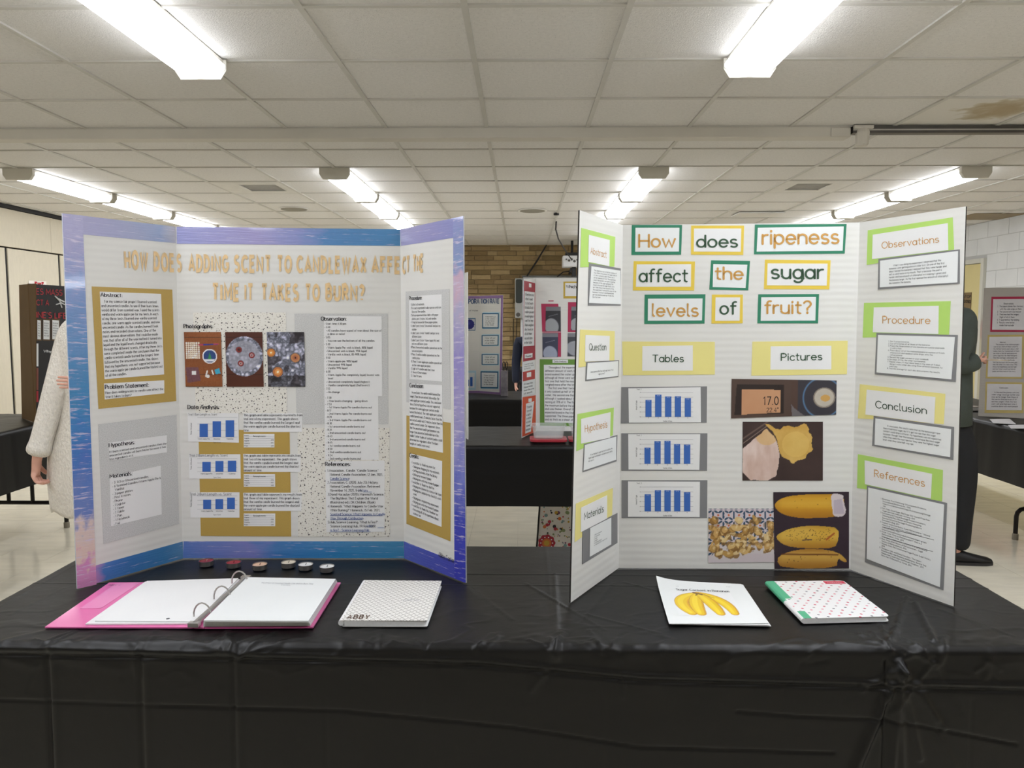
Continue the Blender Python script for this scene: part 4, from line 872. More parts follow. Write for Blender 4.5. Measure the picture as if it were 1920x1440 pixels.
def tea(im, x, y, r, wax, rim='8f2a28', lit=0):
    im.put(im.ell(x, y, r*1.15, r*1.15), '59565e'); im.put(im.ell(x, y, r, r), rim); im.put(im.ell(x, y, r*.62, r*.6), wax); im.put(im.ell(x, y, r*.2, r*.25), 'fff2d0' if lit else '3a1512')
im = Im(70, 104, 1.48); wood(im, 3, '4a2216', '5f3020'); e = im.ell(.5, .82, .50, .54); foil(im, e, 8); foil(im, im.ell(.5, .83, .42, .42)*.6, 14); im.put(im.ell(.5, .83, .42, .42)*.55, 'b4b2bd')
tea(im, .36, 1.0, .075, '5a2b26'); tea(im, .70, .85, .075, 'c9a0a0'); tea(im, .40, .63, .075, 'd0a8a6')
photo('photo_print', B1, LC.quad([(422, 622.5), (491.7, 622.5), (494.4, 725), (425, 725)], .0028), im)
im = Im(70, 104, 1.48); im.fill('3a3a44'); foil(im, np.ones(im.X.shape), 21); im.put((im.noise(4, 5) < .42)*.6, '241d20'); im.put(((im.X > .75) & (im.Y > 1.2))*.5, '1a1214'); im.put(((im.Y < .3))*im.noise(9, 2)*.9, '1b1718')
tea(im, .1, .92, .11, 'e69a4a', 'd0803a', 1); tea(im, .75, .78, .12, 'b9714f', 'c98a5a'); tea(im, .27, .40, .13, 'e8a25c', 'c97a40', 1)
photo('photo_print', B1, LC.quad([(500, 622.5), (570, 622.5), (572.5, 725), (502.8, 725)], .0028), im)
# ---- right board (bananas) --------------------------------------------------------------
bl = onz(1160, 1065, ZB); br = onz(1594, 1068, ZB); tl = onz(1168, 422, ZT+.908)
RC = Pl(bl, br, tl); tr = RC.hit(1612, 417); RL = Pl(bl, tl, onz(1070, 1130, ZB)); RR = Pl(br, tr, onz(1788, 1137, ZB))
B2 = thing('display_board', 'white trifold display board with framed word cards and banana photos, at right', 'display board', ((bl+br)/2), 'near display boards')
panel_obj('centre_panel', RC, [(1168, 422), (1612, 417), (1594, 1068), (1160, 1065)], B2, m_brd, m_edgew, m_back)
panel_obj('side_panel', RL, [(1087, 394), (1168, 422), (1160, 1065), (1070, 1130)], B2, m_brd, m_edge, m_back)
panel_obj('side_panel', RR, [(1612, 417), (1811, 387), (1788, 1137), (1594, 1068)], B2, m_brd, m_edge, m_back)
m_grn = mat('green_card', OB('23795a', 1.2), .6, noise=(8, .03)); m_yel = mat('yellow_card', OB('dcbf42', 1.2), .6, noise=(8, .03)); m_ylp = mat('pale_yellow_card', OB('e2d486', 1.2), .6, noise=(8, .02)); m_lim = mat('lime_card', OB('a9cd66', 1.2), .6, noise=(8, .02)); m_gry = mat('grey_card', OB('7b7b7d', 1.15), .6, noise=(8, .02))
i_or = mat('orange_letter_ink', OB('c49347', 1.15), .6, noise=(9, .04)); i_gr = mat('green_letter_ink', '2f5236', .6, noise=(9, .04))
def card(pl, q, m, lay=1): return onb(B2, pl, q, m, 'backing_card', lay, th=.0004)
def inner(pl, q, m=None, lay=2): return onb(B2, pl, q, m or m_pap, 'word_sheet', lay, th=.0004)
def word(pl, par, q, s, m, t=.125, **kw): return txt(par, pl, q, s, m, 3.2, style='round', t=t, qn=32, **kw)
def box4(x0, y0, x1, y1): return [(x0, y0), (x1, y0), (x1, y1), (x0, y1)]
W = [('How', m_grn, m_papb, i_or, [(1184.7, 421.8), (1279, 421.8), (1277.2, 477.5), (1184, 478)], [(1191.5, 427), (1274, 427), (1273, 471.6), (1191, 472)], box4(1198.5, 440, 1265.6, 463)),
     ('does', m_yel, m_papc, i_gr, [(1296, 423), (1395.3, 423), (1393.6, 478), (1295.7, 477.5)], [(1301.3, 428.4), (1390, 428.4), (1389, 472), (1300.8, 471.6)], box4(1307, 441.5, 1382, 463)),
     ('ripeness', m_grn, m_papb, i_or, [(1415.5, 421), (1587.5, 420), (1583.8, 475.5), (1413.8, 476.8)], [(1421, 427), (1582, 424.5), (1580, 470), (1418.8, 471.8)], [(1430, 431.5), (1572, 430), (1572, 456), (1430, 457.5)]),
     ('affect', m_yel, m_papc, i_gr, [(1188.2, 489.8), (1303.2, 490.3), (1301.6, 544.6), (1186.8, 544.6)], [(1193.9, 495.7), (1296, 495.2), (1295.4, 537.5), (1192.2, 537.7)], box4(1199, 505, 1288.5, 528)),
     ('the', m_grn, m_papb, i_or, [(1333.4, 488), (1406.3, 489.3), (1403, 544.3), (1330, 543)], [(1337.5, 495), (1401.3, 496.3), (1398, 540), (1336.3, 538.2)], box4(1342, 501, 1392.5, 523.5)),
     ('sugar', m_yel, m_papc, i_gr, [(1434.3, 486.8), (1557.5, 488), (1555, 542.5), (1432.5, 542)], [(1439.3, 493.8), (1551.8, 494.3), (1550, 535.5), (1438, 535)], box4(1447, 497, 1543, 521.8)),
     ('levels', m_grn, m_papb, i_or, [(1208.8, 552.4), (1322.8, 551.7), (1321, 606.7), (1208, 607.4)], [(1215, 560), (1317.4, 559.5), (1316.2, 600.8), (1214.7, 601.3)], box4(1223.5, 570, 1308.5, 592.6)),
     ('of', m_yel, m_papc, i_gr, [(1335, 552.4), (1393, 552.4), (1392.5, 606.2), (1334, 606.7)], [(1341.7, 557.6), (1387.7, 557.6), (1386.8, 601.3), (1341, 601.5)], box4(1350.5, 566, 1379.8, 588.6)),
     ('fruit?', m_grn, m_papb, i_or, [(1421.8, 551.8), (1535.8, 551.3), (1533.8, 606.3), (1420, 606.3)], [(1427.5, 557.5), (1530, 556.8), (1528.8, 601), (1426.3, 601.5)], box4(1435, 564.5, 1520.5, 587.5)),
     ('Tables', m_ylp, m_papc, i_gr, [(1166.7, 640.2), (1340.3, 641), (1340.3, 702.3), (1168, 703.5)], [(1204.5, 649.2), (1299, 647.5), (1299, 694.8), (1204, 695.2)], box4(1224, 665.7, 1281.5, 678.3)),
     ('Pictures', m_ylp, m_papc, i_gr, [(1410.8, 640.5), (1589.5, 638.8), (1588, 701.8), (1408.8, 704.3)], [(1445, 649.5), (1558.8, 648.3), (1558.8, 692.5), (1444.5, 693)], [(1465, 663), (1541, 661.5), (1541, 674.5), (1465, 676)])]
for s, mc, mp_, mi_, qo, qi, qt in W:
    card(RC, qo, mc); sh = inner(RC, qi, mp_); word(RC, sh, qt, s, mi_, .135 if s not in ('Tables', 'Pictures') else .12)
i_wo = mat('pale_orange_ink', OB('c69556', 1.15), .6, noise=(9, .04)); i_wg = mat('dark_green_ink', '2b4632', .6, noise=(9, .04))
def wing(pl, s, mc, mi_, qo, qi, qt, go, gi, lines, qb, tt=.11):
    card(pl, qo, mc); card(pl, go, m_gry, 2); sh = inner(pl, qi, None, 3); word(pl, sh, qt, s, mi_, tt)
    bs = onb(B2, pl, gi, m_papb, 'text_sheet', 4); txt(bs, pl, qb, lines, m_ink, 5.4, style='plain', t=.11, qn=8)
def inset(q, l, r, t, b):
    """sub-rectangle of a pixel quad, insets as fractions"""
    L2 = lambda a, b_, k: (a[0]+(b_[0]-a[0])*k, a[1]+(b_[1]-a[1])*k)
    P = lambda u, v: L2(L2(q[0], q[1], u), L2(q[3], q[2], u), v)
    return [P(l, t), P(1-r, t), P(1-r, 1-b), P(l, 1-b)]
gi = [(1109, 499), (1163.2, 507.5), (1164, 570.6), (1104.4, 568)]
wing(RL, 'Abstract', m_lim, i_wo, [(1090, 427.2), (1153.7, 444.2), (1152, 500), (1088, 501)], [(1104.2, 440.2), (1143.4, 450), (1142.6, 499.2), (1103, 491)], [(1107.5, 464), (1137, 471.5), (1137, 483.5), (1107.5, 475)],
     [(1104.4, 493.3), (1164, 503.3), (1164, 573), (1102.5, 573)], gi, ['The objective was to find how ripeness of', 'fruit affects the amount of sugar inside of', 'it. I also wanted to see if there was a', 'certain ripeness of fruit. The hypothesis', 'was if the banana was ripe it would be', 'because of the sugar going up. The', 'results showed the sugar levels went', 'up. I think this is from a bunch of the', 'the experiment I noticed the color of the', 'bananas. I tested it and the bananas', 'got ripe and browned up. It was only', 'the fruit over.'], inset(gi, .1, .12, .08, .15))
gi = [(1101.8, 681), (1159.2, 677), (1158.7, 705), (1100, 711.8)]
wing(RL, 'Question', m_ylp, i_wg, [(1087.9, 617.8), (1152.8, 620.9), (1152, 680), (1084.8, 688.9)], [(1097.8, 628), (1143.4, 629.8), (1142.6, 676.3), (1097, 678)], box4(1105, 644.5, 1136.5, 656.5),
     [(1099, 678.7), (1160.8, 675.2), (1159.6, 706.6), (1097.8, 714.6)], gi, ['Does ripeness affect how much sugar levels of fruit', '                         sugar content?'], inset(gi, .12, .15, .5, .22))
gi = [(1096.6, 834.4), (1155.6, 818.5), (1155.3, 862), (1094.2, 882.4)]
wing(RL, 'Hypothesis', m_lim, i_wo, [(1083, 776.4), (1151, 764.2), (1149.2, 816), (1080.8, 846)], [(1089.6, 785.5), (1145, 772.7), (1144, 820.7), (1089.6, 832)], [(1097, 798), (1138.5, 788.5), (1138.5, 801), (1097, 810)],
     [(1095, 833), (1157.8, 815.5), (1156.2, 865), (1092.7, 885.5)], gi, ['      If I test bananas for sugar then the fruit could have the', 'highest sugar levels because it would be the ripest, and the', 'most ripe is it.'], inset(gi, .14, .12, .42, .28))
gi = [(1106.7, 990.3), (1146.2, 970.4), (1146.2, 1020.8), (1105.8, 1044.3)]
wing(RL, 'Materials', m_ylp, i_wg, [(1079.9, 944.4), (1149.2, 914.8), (1147.7, 965.8), (1077.7, 1016.8)], [(1089.6, 952), (1138.5, 928.5), (1138.5, 972), (1089, 998)], [(1095.5, 962), (1131.8, 947), (1131.8, 959.5), (1095.5, 974.5)],
     [(1092, 994.8), (1157.8, 961.8), (1157.8, 1017.8), (1091.5, 1058.4)], gi, ['1. Refractometer', '2. 3 bananas', '3. Fork', '4. Knife', '5. Cutting board', '6. Cheesecloth (1 cup of cut)'], inset(gi, .2, .2, .3, .3))
gi = [(1650, 488.8), (1796.3, 470.5), (1795, 529.5), (1649.5, 538.8)]
wing(RR, 'Observations', m_lim, i_wo, [(1627, 431.8), (1786.3, 407.5), (1788.8, 468), (1625, 497)], [(1636.3, 440), (1777, 418.3), (1778, 468.8), (1635, 485.8)], [(1653.5, 454), (1760, 442), (1760, 454), (1653.5, 466)],
     [(1647, 485.8), (1799.5, 467.5), (1799.3, 531.8), (1645.8, 543)], gi, ['       When I was doing my experiment I observed that the', 'bananas were getting a brown color to it. On one of the first', 'days I tested the bananas I realized that they were harder and', 'left a weird taste in my mouth. That is because the peel is', 'harder and has a bunch of chlorophyll in it making it green and', 'the banana larger. As the fruit ripened the amount of chlorophyll', 'decreased in the banana.'], inset(gi, .12, .12, .2, .1))
gi = [(1646.3, 628), (1790.5, 631.8), (1783.8, 711.3), (1643.3, 698.3)]
wing(RR, 'Procedure', m_lim, i_wo, [(1620, 568), (1782.5, 564.5), (1779.3, 627.5), (1617.5, 633)], [(1638.3, 576.3), (1760, 573.3), (1759.3, 626.3), (1636.3, 623)], [(1655, 593), (1743.8, 594), (1743.8, 607), (1655, 606)],
     [(1643.3, 624.3), (1795.8, 628.3), (1791.8, 716.3), (1640, 702)], gi, ['1. Get 3 unripe bananas', '2. Cut off 2 inches of all three of the bananas', '3. Place the three inches of one banana on a plate and mash', '    it with a fork', '4. Place about 1/2 of the mashed banana on a piece of 5 inch', '    cheesecloth and squeeze some drops onto the', '    refractometer', '5. Record the sugar content in your notebook', '6. Do steps 3-5 for the other two bananas', '7. Repeat steps 2-5 four more times in the span of 5 days', '    doing it every other day using three different bananas for', '    each day', '8. Find the average for each day and compare the results.'], inset(gi, .14, .12, .14, .12))
gi = [(1641.3, 784.4), (1783.4, 804.7), (1781.3, 857.2), (1639.7, 833.8)]
wing(RR, 'Conclusion', m_ylp, i_wg, [(1612.2, 720.3), (1772.5, 738.4), (1769.4, 795.3), (1608.4, 784.4)], [(1625, 730.3), (1753.8, 744.4), (1751.3, 794.4), (1622.5, 777.2)], [(1641.8, 751.5), (1737, 763), (1737, 776), (1641.8, 764.5)],
     [(1638, 779.7), (1788.8, 800.6), (1787.2, 862.5), (1635, 836)], gi, ['       In conclusion, the results were that as the banana got riper', 'then it had more sugar, but if it got too ripe then the sugar', 'content would drop a little bit. My hypothesis was not supported', 'because I thought that the bananas would have the most sugar', 'when they were the most ripe but they were the highest sugar', 'level when they were half way ripe.'], inset(gi, .11, .13, .18, .22))
gi = [(1627.8, 914), (1770.3, 946), (1762.2, 1101), (1625, 1047.8)]
wing(RR, 'References', m_lim, i_wo, [(1608.4, 851.6), (1767.8, 881.3), (1766.3, 940), (1606.9, 915)], [(1621, 863), (1747.5, 888.4), (1745.3, 935), (1621.6, 907.8)], [(1639.5, 881), (1733.4, 899), (1733.4, 912.5), (1639.5, 893.5)],
     [(1625.6, 910), (1775.6, 943), (1768.8, 1107), (1621.6, 1054)], gi, ['1. Britannica. "Fruit Processing." Encyclopaedia Britannica,', '    Encyclopaedia Britannica, Inc., 2008,', '    https://www.britannica.com/topic/fruit-processing/Storage', '    -life', '2. Farr, Eden. Good Sugar, Bad Sugar: Eat Yourself Free from', '    Sugar and Carb Addiction. Arcturus, 2019.', '3. Instruments for Food & Beverage Process Instruments.', '    Choosing the PAL-1 Pocket on Meters. Measuring', '    Sucrose Content in the Sugar Processing Industry.', '    Instruments Blog, 2017.', '4. Museum "Analytical History: Sweet Refractometer." National', '    Museum of American History, National Museum of', '    American History, 2021.', '    https://americanhistory.si.edu/collections/object-groups', '5. Potter, Cole. "What is a Refractometer?" What is a', '    Refractometer?, 5 Mar. 2019,', '    https://www.refractometer.com/what-is-a-refractometer', '6. Reid, Tonya. Brief History of Refractometers - Sugar', '    History of Refractometers, 2016,', '7. Thomas, Gary. The Controversial Sugar Puzzle. Sweet History,', '    2018.', '8. Thompson, Nick, and Diana Crawshaw. "The Impact:', '    Resistance Between Ripeness and Bananas. Banana Year.', '    Mangosteen, Snack Basil and Prevent Oxidation." 2019,', '    More than 75 Banana Fruit Words, 2014.'], inset(gi, .17, .14, .10, .12))
for a, b_, c, d_ in ((1657, 1012, 1751, 1040), (1657, 1031, 1749, 1062)):
    sheet('link_underline', B2, RR.quad([(a, b_-24), (c, d_-28), (c, d_-27.3), (a, b_-23.3)], .0034), RR.n, m_ink, .0001)
# charts
def cx(z): return 1060+z/3.273
def cy(z): return 700+z/3.273
for s, qo, qi, base, bars, ty in (('Test 1', [(1164.8, 726), (1325.8, 724.4), (1325, 792.6), (1164, 794)], [(1178.2, 728), (1313.6, 726), (1314.2, 791.7), (1179.2, 792.6)], 267, [(492, 529, 163), (551, 590, 131), (612, 651, 142), (672, 710, 141), (733, 771, 152)], 94),
                          ('Test 2', [(1164.8, 812.4), (1326.4, 812.4), (1325.8, 882.7), (1164.8, 882.7)], [(1178, 814), (1313, 814), (1311.2, 881.2), (1178.5, 880.3)], 555, [(486, 523, 456), (547, 585, 416), (608, 646, 414), (667, 705, 434), (728, 767, 437)], 377),
                          ('Test 3', [(1165.4, 900.4), (1326.4, 900.4), (1325.8, 971.3), (1165.4, 971.3)], [(1177.6, 902.6), (1312.4, 903.2), (1311.8, 969.5), (1177.6, 968.9)], 847, [(487, 526, 742), (549, 587, 717), (608, 647, 717), (668, 706, 718), (729, 767, 729)], 670)):
    card(RC, qo, m_gry); sh = onb(B2, RC, qi, m_pap, 'chart_sheet', 2)
    for a, b_, y in bars:
        sheet('chart_bar', sh, RC.quad(box4(cx(a), cy(y), cx(b_), cy(base)), .0018), RC.n, m_bar, .0002)
        c = cx((a+b_)/2); txt(sh, RC, box4(c-2.4, cy(y)+1.2, c+2.4, cy(y)+2.5), '17.2', m_papb, 4, style='plain', t=.13)
        txt(sh, RC, box4(c-.8, cy(base)+1.2, c+.6, cy(base)+2.8), str(bars.index((a, b_, y))+1), m_ink, 4, style='plain', t=.13)
    for j in range(6):
        y = cy(base-j*30); sheet('chart_line', sh, RC.quad(box4(cx(465), y-.15, cx(785), y+.2), .0015), RC.n, m_line, .0001)
        txt(sh, RC, box4(cx(457), y-.8, cx(463), y+.8), str(j*4), m_ink, 4, style='plain', t=.13)
    txt(sh, RC, box4(cx(437), cy(ty), cx(468), cy(ty)+2.6), s, m_ink2, 4, style='plain', t=.12)
    txt(sh, RC, box4(cx(600), cy(base+22), cx(655), cy(base+30)), 'Number of Days', m_ink, 4, style='plain', t=.13)
    txt(sh, RC, [(cx(432), cy(base-42)), (cx(432), cy(base-100)), (cx(440), cy(base-100)), (cx(440), cy(base-42))], 'Amount of Sugar', m_ink, 4, style='plain', t=.13)
# photographs
im = Im(190, 70, .36); im.fill('4d3a33'); im.put(im.noise(4, 3)*.5, '6b5146')
im.put((im.u > .63)*1., '3b3840'); im.put(im.poly([(.58, 0), (.7, 0), (.60, .08), (.57, .12)]), '6f6a6c'); im.put(im.poly([(0, 0), (.53, 0), (.57, .06), (.57, .33), (.54, .36), (0, .36)]), '54423a')
im.put(np.clip(1-np.abs(np.hypot((im.X-.87)/1.0, (im.Y-.18)/1.1)-.185)/.012, 0, 1), '5b86b0'); im.put(im.poly([(.03, .03), (.50, .03), (.50, .31), (.05, .31)]), '2e2320'); im.put(im.poly([(.10, .03), (.47, .04), (.47, .26), (.10, .265)]), 'c48c66')
im.put(im.poly([(.10, .03), (.47, .04), (.47, .26), (.10, .265)])*im.noise(5, 8, 3)*.7, 'e0b48c')
im.put(im.ell(.885, .18, .105, .105), '8f8478'); im.put(im.ell(.885, .18, .093, .093), 'b8b0a4'); im.put(im.ell(.885, .185, .09, .09)*im.noise(12, 3)*.9, 'd6cdbd'); im.put(im.ell(.895, .175, .045, .035), 'cfa25c')
pr = photo('photo_print', B2, RC.quad([(1371.9, 710.3), (1568.8, 713.4), (1567.8, 777.5), (1371, 784.4)], .0016), im)
m_lcd = mat('lcd_digit_ink', '2a1a14', .6, noise=(9, .05))
def zz8(x, y): return (1360+x/3.2, 700+y/3.2)
txt(pr, RC, [zz8(228, 142), zz8(318, 140), zz8(318, 188), zz8(228, 190)], '17.0', m_lcd, 3.2, style='plain', t=.12, qn=12)
txt(pr, RC, [zz8(248, 208), zz8(318, 206), zz8(318, 232), zz8(248, 233)], '22.4°', m_lcd, 3.2, style='plain', t=.12, qn=12)
im = Im(150, 110, .735); im.fill('3b2c2b'); im.put(im.noise(6, 5)*.6, '54423e'); im.put(im.line(0, .52, .35, .76, .012), '6d5a52'); im.put(im.line(0, .46, .33, .7, .006), '8c7a70')
im.poly = lambda P_, f=im: f.blob(P_, .014, 12, 1)
P = [(.40, .60), (.30, .66), (.27, .72), (.45, .63), (.52, .69), (.68, .67), (.78, .72), (.83, .64), (.82, .6), (.87, .56), (.85, .44), (.88, .38), (.80, .33), (.78, .27), (.70, .26), (.62, .20), (.55, .27), (.47, .31), (.45, .40)]
mk = im.poly(P); im.put(mk, 'c9973f'); im.put(mk*im.noise(9, 4)*.9, 'ecca7d'); im.put(mk*im.ell(.66, .45, .17, .16, 0)*.6, 'e9c56e')
P = [(0, 0), (.40, 0), (.45, .2), (.46, .36), (.40, .55), (.34, .60), (.28, .66), (.2, .56), (.02, .42), (0, .4)]; mk = im.poly(P); im.put(mk, 'd3b3a4'); im.put(mk*np.clip(im.noise(5, 2, 4, 2.5)*1.3-.3, 0, 1), 'f0ddd6'); im.put(mk*im.ell(.30, .56, .14, .12)*.7, 'e2b878')
photo('photo_print', B2, RC.quad([(1392.8, 790.6), (1543, 790.6), (1542.8, 901), (1392.2, 901)], .0016), im)
im = Im(124, 102, .82); im.fill('d9cdd2')
for i in range(7):
    for j in range(5):
        x, y = .07+i*.16, .80-j*.16
        for k in range(6):
            a = 60*k+(30 if 1 else 0); im.put(im.ell(x+.055*math.cos(R(a)), y+.055*math.sin(R(a)), .036, .015, a), '33506a')
        im.put(im.ell(x+.08, y+.08, .016, .016), 'd0683a')
im.put(im.poly([(0, .07), (.25, .0), (1, 0), (1, .32), (.7, .28), (.3, .3)]), 'd8cfd0'); rs = random.Random(5)
im.X, im.Y, _k = im.X+.05*(fbm(im.u*9, im.v*8, 3)-.5), im.Y+.05*(fbm(im.u*9, im.v*8, 8)-.5), (im.X, im.Y)
for k in range(60):
    x, y = rs.uniform(.02, .98), rs.uniform(.12, .66); im.put(im.ell(x, y-.012, rs.uniform(.05, .1), rs.uniform(.03, .055), rs.uniform(0, 180))*.8, '8a6330'); im.put(im.ell(x, y, rs.uniform(.045, .09), rs.uniform(.028, .05), rs.uniform(0, 180), .05), rs.choice(['c49a56', 'dcb877', 'b98c48', 'e4c890', 'd3a866'])); im.put(im.ell(x+.012, y+.014, rs.uniform(.02, .035), rs.uniform(.012, .02), rs.uniform(0, 180), .3)*.6, 'efdcae')
im.X, im.Y = _k
im.put((im.noise(14, 4) < .4)*(im.Y < .62)*(im.Y > .16)*.35, '7c5527'); im.put(im.poly([(.3, .0), (1, 0), (1, .12), (.6, .14)])*.9, 'd6c9cd')
photo('photo_print', B2, RC.quad([(1328.3, 953.6), (1450.5, 953.6), (1452, 1054), (1328, 1055.3)], .0016), im)
im = Im(142, 144, 1.015); im.fill('30232e'); im.put(im.noise(5, 6)*.5, '473642')
def ban(y, P, c, d, spots):
    mk = im.blob(P, .006, 8, 1); im.put(mk, c); im.put(mk*np.clip(im.noise(6, int(y*10), 4, .4)*1.6-.5, 0, 1)*.7, d); im.put(mk*np.clip(1-np.abs(im.Y-y-.03)/.10, 0, 1)*.45, 'f0c85a'); im.put(mk*np.clip((y-.02-im.Y)/.13, 0, 1)*.75, 'a8701e'); im.put(mk*np.clip((im.Y-y-.09)/.06, 0, 1)*.5, 'b07a22'); im.put(mk*np.clip(.12-im.X, 0, 1)*5*.6, '9a661c')
    for k in range(spots):
        x, yy = rs.uniform(.15, .8), y+rs.uniform(-.05, .1); im.put(im.ell(x, yy, rs.uniform(.004, .009), rs.uniform(.003, .007))*mk*.85, '5e3c1e')
ban(.84, [(.01, .82), (.04, .89), (.12, .94), (.3, .975), (.6, .985), (.93, .985), (.95, .70), (.7, .67), (.4, .665), (.2, .69), (.07, .75)], 'd79a26', 'e8b53a', 5)
im.put(im.blob([(.75, .99), (.93, .985), (.92, .93), (.97, .80), (.95, .68), (.80, .67), (.77, .80)]), 'dcd0d2'); im.put(im.poly([(.8, .9), (.9, .92), (.94, .72), (.8, .72)]), 'c6b9c4')
ban(.42, [(.02, .41), (.06, .46), (.2, .53), (.45, .57), (.7, .555), (.86, .53), (.86, .38), (.81, .27), (.5, .26), (.25, .28), (.1, .33)], 'd7a83c', 'e8c668', 90); im.put(im.line(.38, .375, .5, .38, .008), '4a3640'); im.put(im.line(.7, .38, .8, .46, .014), 'b4622c')
ban(.12, [(.02, .12), (.12, .20), (.3, .25), (.6, .26), (.85, .22), (.99, .09), (.93, .08), (.85, .14), (.84, 0), (.1, 0)], 'b98436', 'd9ad5c', 12); im.put(im.line(.1, .19, .85, .18, .012)*.8, '6b3a18')
photo('photo_print', B2, RC.quad([(1450, 922.8), (1591.9, 921.9), (1591.9, 1065.6), (1452.5, 1066.3)], .0022), im)
# ================================================================== THINGS ON THE NEAR TABLE
UP = Vector((0, 0, 1))
def flat(b, q, z1, z0, m=0):
    """prism with vertical sides over a pixel outline measured on its top face"""
    P = [onz(x, y, z1) for x, y in q]; return b.slab(P, UP, z1-z0, m)
def quadz(q, z): return [onz(x, y, z) for x, y in q]
m_pink = mat('pink_binder_vinyl', OB('dd6aa6', 1.15), .28, noise=(5, .05), coat=.3); m_slv = mat('page_stack', OB('dedfe3', 1.2), .35, noise=(200, .04)); m_chrome = mat('ring_chrome', 'c9c6c2', .3, .75, noise=(9, .04)); m_clear = mat('plastic_sleeve', OB('c4c6cc', 1.1), .15, alpha=.55, noise=(9, .04))
t = thing('ring_binder', 'open pink ring binder with white pages in plastic sleeves', 'binder', (onz(362, 1140)))
z = ZT+.0005
MB().slab(quadz([(205, 1092), (447, 1091), (362, 1176), (84, 1175.5)], z+.003), UP, .003).obj('cover', m_pink, t)
MB().slab(quadz([(448, 1091), (462, 1091), (383, 1176.5), (363, 1176)], z+.0032), UP, .003).obj('spine', m_pink, t)
MB().slab(quadz([(463, 1091), (639, 1092), (587, 1175.5), (384, 1176.5)], z+.003), UP, .003).obj('cover', m_pink, t)
MB().slab(quadz([(218, 1093.5), (262, 1093), (190, 1140), (150, 1141)], z+.0036), UP, .0004).obj('pocket', mat('pink_pocket', OB('e48ab9', 1.15), .2, noise=(5, .05)), t)
MB().slab(quadz([(272, 1090.5), (450, 1086), (367, 1168.5), (160, 1169.5)], z+.0065), UP, .003).obj('page', m_slv, t)
MB().slab(quadz([(276, 1089), (447, 1084), (366, 1165), (178, 1164)], z+.009), UP, .002).obj('page', m_pap, t)
MB().lathe([(.004, 0), (.004, .0002)], 14, onz(315, 1160, z+.0092)).obj('page_hole', m_ink2, t)
for k in range(4):
    b = MB(); zz = z+.0045+k*.0048; d = k*.8
    b.slab(quadz([(463.5-d*.2, 1087-k*1.6), (632-d, 1090-k*1.6), (582-k*1.2, 1170.5-k*2.2), (381+d*.3, 1172-k*3)], zz+.0036), UP, .0034); b.obj('page_stack' if k < 3 else 'page', [m_slv, m_clear, m_slv, m_papb][k] if k != 1 else m_slv, t)
qp = quadz([(463, 1081.5), (628, 1085.5), (576, 1163), (382, 1162)], z+.0232)
txt_ = letter(t, subq(qp, .22, .80, .84, .87), 'The Effect of Scented Candle Wax and its Burn Time', m_line, 'plain', .1, 8); letter(t, subq(qp, .46, .56, .80, .82), 'Candles', m_line, 'plain', .1, 8)
letter(t, quadz([(207, 1095), (228, 1095), (225, 1098), (203, 1098)], z+.0036), 'Abby C', m_ink2, 'plain', .12, 8)
a = onz(364, 1170, z+.012); c = onz(461, 1083, z+.012); d = (c-a).normalized(); s = d.cross(UP).normalized()
b = MB(); b.slab([a-s*.0055, a+s*.0055, c+s*.0055, c-s*.0055], UP, .004); b.obj('ring_bar', m_chrome, t)
b = MB(); b.tube([a+UP*.002, c+UP*.002], .004, 8); b.obj('ring_rail', m_chrome, t)
for e in (a, c): b = MB(); b.slab([e-s*.011-d*.007, e+s*.011-d*.007, e+s*.011+d*.007, e-s*.011+d*.007], UP, .009); b.V = [(v[0], v[1], v[2]+.004) for v in b.V]; b.obj('trigger', m_chrome, t)
L_ = (c-a).length
for f in (.14, .5, .86):
    p = a+d*L_*f; MB().tube([p+s*(.019*math.cos(R(an)))+UP*(.004+.026*math.sin(R(an))) for an in range(-10, 191, 20)], .0019, 8).obj('ring', m_chrome, t)
# notebook with the ABBY lettering
m_nb = mat('geometric_cover', OB('dcdad6', 1.2), .4); N, L, B = nodes(m_nb); tc = N.new('ShaderNodeTexCoord'); prev = None
for rot, sc in ((45, 26), (-38, 30), (0, 44)):
    mp = N.new('ShaderNodeMapping'); mp.inputs['Rotation'].default_value = (0, 0, R(rot)); L.new(tc.outputs['UV'], mp.inputs[0]); wv = N.new('ShaderNodeTexWave'); wv.inputs['Scale'].default_value = sc; L.new(mp.outputs[0], wv.inputs['Vector'])
    g = N.new('ShaderNodeMath'); g.operation = 'GREATER_THAN'; g.inputs[1].default_value = .975 if rot else .985; L.new(wv.outputs['Fac'], g.inputs[0])
    if rot == 0:
        ch = N.new('ShaderNodeTexChecker'); ch.inputs['Scale'].default_value = 90; L.new(tc.outputs['UV'], ch.inputs[0]); m2 = N.new('ShaderNodeMath'); m2.operation = 'MULTIPLY'; L.new(ch.outputs['Fac'], m2.inputs[0]); L.new(g.outputs[0], m2.inputs[1]); g = m2
    if prev: mm = N.new('ShaderNodeMath'); mm.operation = 'MAXIMUM'; L.new(prev.outputs[0], mm.inputs[0]); L.new(g.outputs[0], mm.inputs[1]); prev = mm
    else: prev = g
mx = N.new('ShaderNodeMix'); mx.data_type = 'RGBA'; L.new(prev.outputs[0], mx.inputs[0]); mx.inputs[6].default_value = (*lin(OB('dedcd8', 1.2)), 1); mx.inputs[7].default_value = (*lin('9a958f'), 1); L.new(mx.outputs[2], B.inputs['Base Color'])
def rounded(q, r, corners=(0, 1, 2, 3)):
    out = []
    for i in range(4):
        p = q[i]
        if i not in corners: out.append(p); continue
        a_, b_ = (q[i-1]-p).normalized(), (q[(i+1) % 4]-p).normalized()
        for k in range(5):
            u = k/4; out.append(p+a_*r*(1-u)**2+b_*r*u**2)
    return out
t = thing('notebook', 'white notebook with a grey line pattern and the word ABBY, by the binder', 'notebook', onz(735, 1130))
